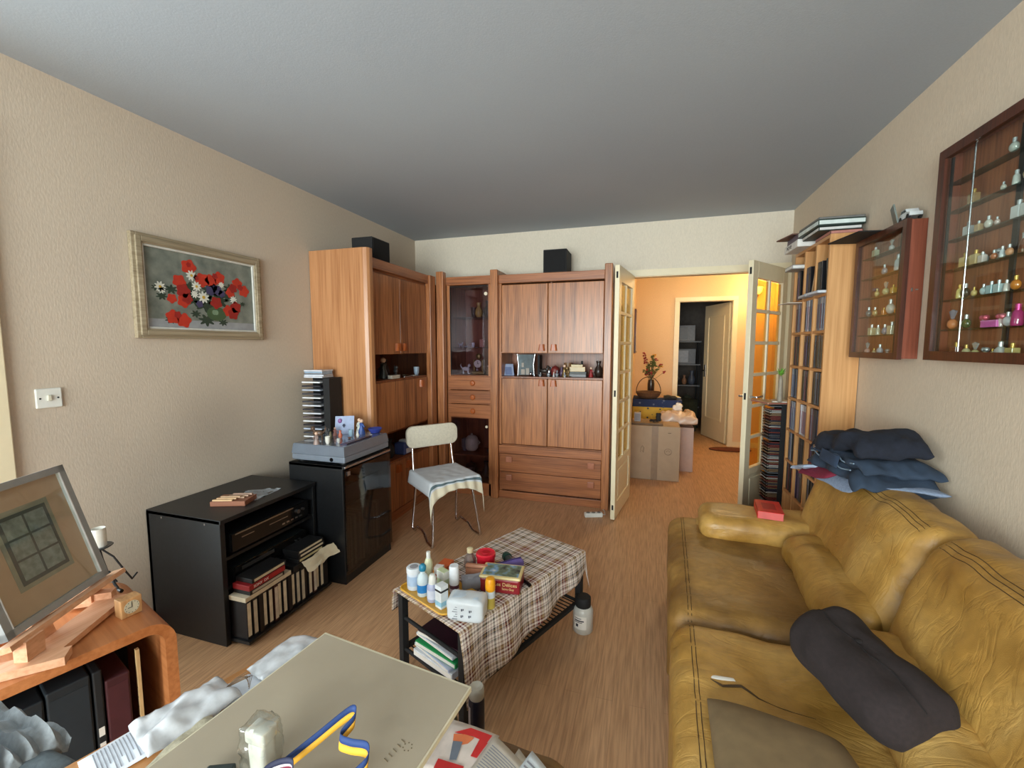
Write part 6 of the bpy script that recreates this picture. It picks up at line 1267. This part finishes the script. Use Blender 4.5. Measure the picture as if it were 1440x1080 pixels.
for i, (x, y, a, l, c) in enumerate(((1.885, .43, .8, 'light wooden clothes peg next to the tricolour ribbon', (176, 130, 90)), (1.90, .445, 1.0, 'reddish wooden peg under the blue and yellow lanyard', (150, 96, 60)), (1.93, .42, .7, 'yellowish wooden peg at the bottom right of the lanyard', (206, 160, 80)))):
    t = thing('clothes_peg', l, 'peg', (x, y, .781), a, 'wooden pegs on the drawing board'); B().box(-.035, -.004, 0, .035, 0, .009, .001).box(-.035, .0015, 0, .035, .0055, .009, .001).obj('peg_halves', col(c, .6), t); B().cyl((0, .001, -.0), (0, .001, .0105), .003).obj('spring', silver, t)
# papers and bags left of the board
def sheet_(name, label, c4, rgb=(226, 230, 236), lines=0, cat='paper', group=None, bend=.004, z=.0012):
    c = [Vector(p) for p in c4]; ctr = sum(c, Vector()) / 4; t = thing(name, label, cat, ctr, 0, group)
    def fn(u, v): p = (c[0] * (1 - u) + c[1] * u) * (1 - v) + (c[3] * (1 - u) + c[2] * u) * v; p.z += bend * sin(u * 3) * sin(v * 2.5); return p
    b = B(world=True); b.sheet(fn, 8, 8); o = b.obj('sheet', col(rgb, .8), t, True); o.modifiers.new('t', 'SOLIDIFY').thickness = .0008
    if lines:
        b = B(world=True)
        for i in range(lines):
            v = .12 + .76 * i / lines; e = .92 - .25 * ((i * 7) % 3 == 0)
            def f2(u, w, v=v, e=e): p = fn(.08 + (e - .08) * u, v + w * .28 / lines); p.z += .001; return p
            b.sheet(f2, 6, 1)
        b.obj('text_lines', col((140, 142, 150), .8), t)
    return t
ZD = .7415
sheet_('printed_letter', 'printed white letter at the lower left of the desk', [(1.475, .40, ZD), (1.545, .375, ZD), (1.60, .50, ZD + .004), (1.515, .53, ZD + .004)], (222, 228, 238), 22)
sheet_('blank_paper', 'small white sheet sticking out behind the plastic bag on the desk', [(1.545, .565, ZD + .001), (1.61, .545, ZD + .003), (1.645, .61, ZD + .006), (1.578, .625, ZD + .003)], (214, 220, 230))
o = B().pad([(1.505, .455, .752), (1.59, .43, .755), (1.625, .57, .757), (1.535, .59, .754)], .04, 24, 24, .014, 26, 4, 3, low=.35).obj('plastic_bag', mat('milky_plastic', (198, 200, 204), .22, var=.25, scale=30, alpha=.88), None, True, loc=(1.56, .51, .75)); tag(o, 'knotted milky plastic bag beside the drawing board', 'bag')
o = B().pad([(1.565, .63, .745), (1.63, .61, .750), (1.672, .76, .750), (1.585, .735, .747)], .03, 20, 20, .010, 24, 8, 3, low=.15).obj('plastic_bag', mat('milky_plastic', (196, 202, 212), .22), None, True, loc=(1.61, .68, .745)); tag(o, 'flat white plastic bag at the far corner of the desk', 'bag')
t = thing('cotton_string', 'wisp of grey-brown thread at the neck of the plastic bag', 'thread', (1.59, .565, .765)); b = B()
for i in range(9): b.tube([(0, 0, 0), (.01 + .003 * i, .012 + .002 * i, .012), (.018 + .004 * i, .03 - .003 * i, .014 - .001 * i)], .0007, 4)
b.obj('strands', col((104, 84, 66), .8), t)
o = B().pad([(1.60, .40, .752), (1.63, .38, .755), (1.655, .50, .768), (1.61, .52, .755)], .02, 14, 14, .008, 30, 3).obj('linen_cloth', mat('linen', (168, 160, 138), .95, bmp=.4, scale=150), None, True, loc=(1.625, .45, .755)); tag(o, 'crumpled beige linen cloth squeezed beside the left edge of the drawing board', 'cloth')
# laundry on a stool at lower left
st = thing('stool', 'wooden stool under the heap of laundry in the lower left corner', 'stool', (1.22, .27, 0), .3)
B().box(-.17, -.17, .56, .17, .17, .585, .01).obj('seat', deskw, st)
for sx_ in (-1, 1):
    for sy in (-1, 1): B().cyl((sx_ * .13, sy * .13, .56), (sx_ * .16, sy * .16, 0), .015).obj('leg', deskw, st, 40)
fold = lambda k, ph: (lambda p, u, v, s: Vector(p) + Vector((0, 0, .012 * sin(v * k + ph + 2 * u) * (1 if s > 0 else .3))))
cloth_piece('sweatshirt', 'grey-green sweatshirt at the bottom of the laundry heap', [(1.08, .14, .645), (1.43, .22, .655), (1.44, .42, .66), (1.10, .42, .645)], .09, (96, 104, 106), seed=2, nz=.02, ns=16, ex=8, fn=fold(36, 0))
cloth_piece('towel', 'pale grey striped towel across the middle of the laundry heap', [(1.05, .18, .69), (1.36, .26, .71), (1.38, .44, .72), (1.10, .46, .69)], .07, (138, 144, 148), seed=5, nz=.016, ns=20, ex=8, fn=fold(48, 1))
cloth_piece('pyjamas', 'light blue pyjamas on the near side of the laundry heap', [(1.06, .10, .72), (1.34, .22, .755), (1.36, .36, .755), (1.06, .36, .74)], .045, (120, 146, 190), seed=8, nz=.015, ns=20, ex=8, fn=fold(52, 2))
cloth_piece('sock', 'grey rolled sock on the right edge of the laundry heap', [(1.33, .30, .70), (1.43, .34, .70), (1.44, .42, .70), (1.36, .42, .70)], .045, (92, 102, 108), seed=9, nz=.01)

# ------------------------------------------------------------------ leather pouffe with newspapers
t = thing('leather_pouffe', 'worn brown leather pouffe covered with newspapers at the bottom edge', 'footstool', (1.95, .76, 0))
B(world=True).puff(1.66, .50, .03, 2.19, 1.035, .36, .07, 18, .010, 7, 3).obj('cushion', leather('brown_leather_worn', (84, 62, 38), (112, 84, 50), (134, 102, 58)), t, True)
for sx_ in (1.72, 2.13):
    for sy in (.56, .98): B(world=True).cyl((sx_, sy, 0), (sx_, sy, .04), .02).obj('foot', blackm, t, 40)
ZN = .371
nm = sheet_('magazine', 'magazine cover with a bold red banner on the leather pouffe', [(1.82, .86, ZN), (1.965, .87, ZN), (1.985, 1.005, ZN), (1.845, 1.015, ZN)], (214, 204, 196), 0, 'magazine')
b = B(world=True)
b.loft([[(x, y, z) for x, y in ((1.868, .975), (1.905, 1.0), (1.968, .995), (1.962, .972), (1.92, .978))] for z in (.376, .3765)]); b.loft([[(x, y, z) for x, y in ((1.935, .925), (1.952, .925), (1.964, .971), (1.940, .976))] for z in (.376, .3765)]); b.box(1.86, .87, .376, 1.93, .895, .3766); b.obj('red_banner', col((196, 44, 44), .5), nm)
b = B(world=True); b.loft([[(x, y, z) for x, y in ((1.868, .97), (1.90, .978), (1.925, .975), (1.915, .955), (1.88, .935))] for z in (.376, .3764)]); b.obj('orange_print', col((216, 120, 76), .5), nm)
b = B(world=True); b.loft([[(x, y, z) for x, y in ((1.875, .95), (1.90, .955), (1.905, .905), (1.888, .90))] for z in (.3762, .3768)]); b.obj('grey_print', col((110, 120, 134), .5), nm)
text('AFF', .012, basis((1.949, .950, .3770), (.25, .97, 0), (-.97, .25, 0)), paper, nm)
sheet_('newspaper', 'newspaper page of small print overlapping the red magazine', [(1.93, .83, ZN + .004), (2.04, .80, ZN + .004), (2.085, .935, ZN + .004), (1.975, 1.0, ZN + .004)], (206, 200, 188), 18, 'newspaper')
sheet_('newspaper', 'second newspaper page sliding out to the right of the first', [(1.99, .80, ZN + .001), (2.09, .80, ZN + .001), (2.12, .92, ZN + .001), (2.045, .985, ZN + .001)], (196, 192, 180), 16, 'newspaper')
sheet_('letter', 'bluish white letter on the right of the newspapers', [(2.03, .84, ZN + .006), (2.12, .82, ZN + .006), (2.15, .93, ZN + .006), (2.08, .985, ZN + .006)], (214, 224, 230), 8, 'letter')

# ------------------------------------------------------------------ hall
t = thing('hall_table', 'small hall table hidden by a blue and yellow printed cloth', 'table', (2.47, 5.60, 0)); B(world=True).box(2.20, 5.40, .74, 2.74, 5.82, .765).obj('tabletop', deskw, t)
for x in (2.23, 2.71):
    for y in (5.43, 5.79): B(world=True).box(x - .02, y - .02, 0, x + .02, y + .02, .74).obj('leg', deskw, t)
mm, nt, bb = nodes('provencal_cloth'); L_ = nt.links; tc = mk(nt, 'ShaderNodeTexCoord'); sp = mk(nt, 'ShaderNodeSeparateXYZ'); L_.new(tc.outputs['Object'], sp.inputs[0])
vo = mk(nt, 'ShaderNodeTexVoronoi'); vo.inputs['Scale'].default_value = 16; L_.new(tc.outputs['Object'], vo.inputs['Vector'])
ry = ramp(nt, [(0, S(60, 74, 84)), (.16, S(60, 74, 84)), (.2, S(214, 176, 70)), (1, S(220, 184, 80))]); rb = ramp(nt, [(0, S(140, 150, 170)), (.25, S(40, 56, 96)), (1, S(40, 56, 96))])
L_.new(vo.outputs['Distance'], ry.inputs[0]); L_.new(vo.outputs['Distance'], rb.inputs[0])
gt = mk(nt, 'ShaderNodeMath', operation='GREATER_THAN'); L_.new(sp.outputs[2], gt.inputs[0]); gt.inputs[1].default_value = -.09
L_.new(mixc(nt, ry.outputs[0], rb.outputs[0], gt.outputs[0]), bb.inputs['Base Color']); bb.inputs['Roughness'].default_value = .9
def hc(u, v):
    s = u * 1.9 - .3   # left side, front, right side
    if s < 0: x, y = 2.19, 5.39 - s * 1.4
    elif s < 1: x, y = 2.19 + .56 * s, 5.39
    else: x, y = 2.75, 5.39 + (s - 1) * .7
    k = max(0, v - .45) / .55
    if v < .45: q = v / .45; return (2.47 + (x - 2.47) * q, 5.60 + (y - 5.60) * q, .768)
    return (x + (x - 2.47) * .05 * k, y - .010 * k * sin(s * 34), .768 - .40 * k)
o = B().sheet(hc, 60, 20).obj('printed_tablecloth', mm, None, True, loc=(2.47, 5.60, .768)); o.modifiers.new('t', 'SOLIDIFY').thickness = .003; tag(o, 'blue-bordered yellow printed cloth on the hall table', 'tablecloth')
t = thing('flower_vase', 'dark vase of red and yellow artificial flowers on the hall table', 'vase', (2.40, 5.73, .772))
B().lathe([(.03, 0), (.04, .01), (.042, .16), (.034, .21)], seg=20).obj('vase_body', col((52, 40, 34), .25), t, True)
rr = random.Random(3); stems = B(); lv = B(); rd = B(); ye = B()
for i in range(46):
    a = rr.random() * 2 * pi; e = rr.random(); p = Vector((.14 * e * cos(a) + .03, .10 * e * sin(a), .30 + .22 * rr.random() * (1.2 - e)))
    if i < 9: p = Vector((-.10 + .03 * rr.random(), 0, .30 + .03 * i)) if i > 3 else Vector((-.07 + .03 * i, -.03, .27 + .03 * rr.random()))
    stems.tube([(0, 0, .2), (p.x * .4, p.y * .4, p.z * .75), p], .0022, 4)
    tgt = rd if i < 14 else (ye if i in (20, 31) else lv)
    for k in range(4): d = Vector((rr.uniform(-1, 1), rr.uniform(-1, 1), rr.uniform(-1, 1))) * .018; tgt.ball(p + d, (.014, .014, .009), 1)
stems.obj('stems', col((76, 80, 44), .7), t, True); lv.obj('leaves', col((88, 98, 50), .7), t, True); rd.obj('red_flowers', col((150, 40, 52), .7), t, True); ye.obj('yellow_flowers', col((226, 160, 50), .7), t, True)
t = thing('wicker_basket', 'round wicker basket with an arched handle in front of the vase', 'basket', (2.37, 5.52, .772)); B().lathe([(.10, 0), (.13, .03), (.150, .075), (.142, .078), (.12, .03), (.001, .01)], seg=24).obj('bowl', mat('wicker', (104, 74, 50), .8, var=.4, scale=120, bmp=.8), t, True)
B().tube([(-.145, 0, .06)] + [(-.145 * cos(a * pi / 12), 0, .07 + .19 * sin(a * pi / 12)) for a in range(1, 12)] + [(.145, 0, .06)], .005, 6).obj('handle', col((84, 58, 42), .8), t, True)
o = B().pad([(2.54, 5.42, .79), (2.70, 5.42, .785), (2.70, 5.56, .785), (2.55, 5.56, .80)], .04, 12, 12, .015, 20, 2, low=.3).obj('dark_scarf', blackm, None, True, loc=(2.62, 5.49, .785)); tag(o, 'black scarf bundled on the right of the hall table', 'scarf')
slab('booklet', 'cream booklet at the right edge of the hall table', 'booklet', (2.69, 5.66, .772), (.10, .14, .012), (214, 196, 150), .2)
t = thing('cardboard_box', 'big cardboard box with brown tape down the middle in the hall doorway', 'box', (2.44, 4.85, 0)); B(world=True).box(2.195, 4.68, .001, 2.69, 5.02, .575, .003).obj('carton', card, t); B(world=True).box(2.41, 4.6785, .001, 2.475, 4.68, .575).box(2.41, 4.68, .575, 2.475, 5.02, .5765).obj('tape_strip', tape, t)
b = B(world=True)
for (cx_, cz_, r) in ((2.575, .31, .035),): b.tube([(cx_ + r * cos(a), 4.678, cz_ + r * .95 * sin(a)) for a in [i * pi / 8 for i in range(16)]], .002, 4, closed=True); b.tube([(cx_ - .02, 4.678, cz_), (cx_, 4.678, cz_ + .015), (cx_ + .02, 4.678, cz_)], .002, 4)
b.tube([(2.30, 4.678, .29), (2.305, 4.678, .34), (2.32, 4.678, .36), (2.335, 4.678, .34), (2.33, 4.678, .29), (2.315, 4.678, .31)], .0025, 4); b.box(2.57, 4.6775, .505, 2.60, 4.678, .512); b.obj('printed_marks', col((108, 88, 70), .8), t)
t = thing('cardboard_sheet', 'dark flat tray lying on top of the cardboard box', 'tray', (2.36, 4.83, .577)); B(world=True).box(2.20, 4.70, .5775, 2.52, 4.98, .598, .003).obj('base', col((104, 78, 50), .6), t); B(world=True).box(2.205, 4.705, .598, 2.515, 4.975, .600).obj('liner', col((150, 124, 92), .7), t)
t = thing('small_white_speaker', 'small white boxy speaker on the flat tray, left side', 'speaker', (2.26, 4.80, .601)); B().box(-.035, -.03, 0, .035, .03, .095, .006).obj('housing', col((176, 176, 180), .4), t); B().box(-.028, -.0315, .01, .028, -.03, .085).obj('grille', col((140, 142, 150), .6), t)
t = thing('sunglasses_and_keys', 'tangle of dark cable on the flat tray beside the speaker', 'cable', (2.43, 4.78, .601)); B().tube([(.05 * cos(i * .7) * (1 - i * .02) + .02 * sin(i * 1.9), .03 * sin(i * .7), .006 + .006 * (i % 4)) for i in range(26)], .004, 5).obj('cord', blackm, t, True); B().puff(.02, -.015, .01, .07, .015, .10, .012, 5, .008, 30).obj('plug_block', blackm, t, True)
t.name = 'coiled_cable'
t = thing('storage_box', 'cardboard box behind the taped one, half covered by a bag', 'box', (2.72, 5.3, 0)); B(world=True).prism([(2.50, 5.10), (2.86, 5.10), (2.86, 5.80), (2.80, 5.80), (2.80, 5.36), (2.50, 5.36)], .001, .50).obj('carton', mat('box_pinkish', (190, 166, 156), .7, var=.04), t); B(world=True).box(2.861, 5.30, .28, 2.862, 5.45, .38).obj('printed_marks', col((150, 116, 80), .7), t)
o = B().pad([(2.46, 5.05, .57), (2.89, 5.05, .55), (2.91, 5.34, .55), (2.50, 5.34, .58)], .18, 26, 26, .04, 9, 4, 5, low=.25, fn=lambda p, u, v, s: p + Vector((0, 0, .02 * sin(u * 20) * cos(v * 9) if s > 0 else 0))).obj('large_plastic_bag', mat('pinkish_plastic', (206, 180, 160), .3, var=.1, scale=20), None, True, loc=(2.72, 5.4, .5)); tag(o, 'bulging translucent pinkish bag on the near storage box', 'bag')
o = B().pad([(2.80, 5.40, .56), (2.91, 5.40, .55), (2.91, 5.82, .55), (2.80, 5.82, .56)], .12, 20, 20, .03, 9, 7, 5, low=.25).obj('large_plastic_bag', MATS['pinkish_plastic'], None, True, loc=(2.85, 5.6, .5)); tag(o, 'second pinkish bag farther back beside the hall table', 'bag')
t = thing('tissue_pack', 'crumpled white tissue on top of the bulging bag', 'tissue', (2.70, 5.30, .67)); B().puff(-.05, -.04, -.01, .05, .04, .06, .02, 8, .02, 24).obj('tissue', paper, t, True); B().puff(-.02, -.02, .05, .03, .02, .08, .01, 5, .01, 30).obj('tissue_tip', paper, t, True)
t = thing('doormat', 'small reddish-brown mat on the hall floor', 'mat', (3.45, 6.36, 0), .1); B().loft([[(.26 * cos(a) * k, .11 * sin(a) * k, z) for a in [i * pi / 14 for i in range(28)]] for z, k in ((.0, 1), (.012, 1), (.018, .95))]).obj('pile', mat('mat_pile', (110, 56, 34), .95, var=.3, scale=80, bmp=.6), t, True); B().tube([(.262 * cos(i * pi / 14), .112 * sin(i * pi / 14), .008) for i in range(28)], .006, 6, closed=True).obj('edging', col((80, 40, 26), .9), t, True)
t = thing('hall_mirror', 'narrow mirror seen edge-on on the hall left wall', 'mirror', (2.17, 6.25, 1.3)); B(world=True).box(2.171, 6.00, 1.31, 2.195, 6.50, 1.90, .004).obj('frame', mahog, t); B(world=True).box(2.195, 6.03, 1.34, 2.197, 6.47, 1.87).obj('mirror_glass', mat('mirror', (220, 225, 230), .03, 1, var=.0), t)
# sconce
t = thing('wall_sconce', 'lit wall lamp in the hall, seen through the open glazed door', 'lamp', (3.60, 6.59, 2.05))
B().cyl((0, 0, .02), (0, -.012, .02), .035, seg=20).obj('wall_plate', col((110, 84, 44), .3, metal=.8), t, 40); B().tube([(0, -.01, .02), (-.03, -.06, -.01), (-.01, -.12, .0), (.0, -.13, .05)], .006).tube([(0, -.01, .02), (-.08, -.03, .05), (-.11, -.05, .03)], .004).obj('arm', col((110, 84, 44), .3, metal=.8), t, True)
B().lathe([(.02, .03), (.045, .06), (.055, .12), (.05, .125), (.04, .06), (.015, .035)], (0, -.13, 0), 24).obj('shade', mat('lit_shade', (255, 214, 140), .4, emit=4), t, True)
B().ball((0, -.13, .08), .028).obj('bulb', mat('lit_bulb', (255, 226, 160), .3, emit=30), t, True)
t.location = (3.72, 6.59, 2.06)
# kitchen beyond
def kbox(name, label, cat, x0, y0, z0, x1, y1, z1, rgb, panel, prgb, rough=.4):
    t = thing(name, label, cat, ((x0 + x1) / 2, (y0 + y1) / 2, z0)); B(world=True).box(x0, y0, z0, x1, y1, z1, .004).obj('body', col(rgb, rough), t)
    b = B(world=True)
    for q in panel: b.box(q[0], y0 - .004, q[1], q[2], y0, q[3])
    b.obj('front_panel', col(prgb, .3), t); return t
sh_ = thing('kitchen_rack', 'dark metal rack in the dim kitchen doorway', 'rack', (2.95, 8.1, 0)); b = B(world=True)
for x in (2.72, 3.20):
    for y in (7.95, 8.30): b.box(x - .012, y - .012, 0, x + .012, y + .012, 1.50)
b.obj('upright', blackm, sh_); b = B(world=True)
for z in (.35, .72, 1.08, 1.47): b.box(2.70, 7.93, z, 3.22, 8.32, z + .02)
b.obj('rack_shelf', col((90, 92, 98), .4), sh_)
kbox('microwave_oven', 'grey microwave oven on the upper rack shelf in the kitchen', 'microwave', 2.74, 7.96, 1.491, 3.12, 8.28, 1.76, (120, 122, 128), [(2.76, 1.52, 3.0, 1.73)], (64, 66, 72))
kbox('toaster_oven', 'dark oven with a pale top edge on the second rack shelf', 'oven', 2.74, 7.96, 1.101, 3.14, 8.28, 1.36, (86, 90, 100), [(2.77, 1.13, 3.02, 1.33)], (130, 134, 146))
for i, (x, z, h, k, c, l) in enumerate(((2.80, .741, .20, 'pot', (120, 116, 120), 'dim saucepan on the waist-high rack shelf'), (2.98, .741, .16, 'vase', (150, 110, 86), 'brown jug right of the saucepan on the rack'), (3.10, .741, .24, 'vase', (74, 80, 96), 'tall blue-grey bottle on the rack'), (2.82, .371, .18, 'pot', (60, 60, 70), 'dark stew pot on the low rack shelf'), (3.04, .371, .20, 'pot', (74, 84, 80), 'green-grey pot on the low rack shelf'))):
    figurine('cookware', l, 'cookware', (x, 8.08, z), h, col(c, .4), k)
t = thing('kitchen_bin', 'dark grey-green bin at the bottom right of the kitchen doorway', 'bin', (3.02, 7.6, 0)); B().lathe([(.11, 0), (.13, .02), (.14, .50)], seg=4).obj('bin_body', col((66, 72, 62), .5), t); B().lathe([(.145, .50), (.145, .53), (.06, .55), (.001, .55)], seg=4).obj('lid', col((54, 60, 54), .5), t)

# ------------------------------------------------------------------ light
def area(name, loc, rot, sx_, sy, e, c, spr=180):
    l = bpy.data.lights.new(name, 'AREA'); l.shape = 'RECTANGLE'; l.size = sx_; l.size_y = sy; l.spread = R(spr); l.energy = e; l.color = c
    o = bpy.data.objects.new(name, l); C.objects.link(o); o.location = loc; o.rotation_euler = rot; return o
area('daylight_back_window', (1.72, YB - .16, 1.35), (R(90), 0, R(0)), 2.6, 1.9, 200, (.97, .98, 1.0), 125)
area('daylight_left_window', (-.16, .24, 1.15), (R(90), 0, R(-90)), 1.3, 2.1, 26, (.96, .975, 1.0))
def point(name, loc, e, c, r=.05):
    l = bpy.data.lights.new(name, 'POINT'); l.energy = e; l.color = c; l.shadow_soft_size = r; o = bpy.data.objects.new(name, l); C.objects.link(o); o.location = loc
point('sconce_light', (3.72, 6.30, 2.14), 14, (1, .72, .30), .06); point('hall_point_light', (3.2, 5.4, 2.35), 30, (1, .76, .42), .12)  # the second is a bare point light high in the hall, without a fitting
w = bpy.data.worlds.new('sky'); SC.world = w; w.use_nodes = True; bg = w.node_tree.nodes['Background']; bg.inputs[0].default_value = (.80, .90, 1.0, 1); bg.inputs[1].default_value = 4.0
SC.view_settings.view_transform = 'Standard'; SC.view_settings.look = 'None'; SC.view_settings.gamma = 1; SC.view_settings.exposure = -.2; SC.view_settings.use_curve_mapping = False
# drop unused prototypes
for o in list(bpy.data.objects):
    if o.get('label') == 'x' and o.parent is None:
        for ch in list(o.children): bpy.data.objects.remove(ch)
        bpy.data.objects.remove(o)
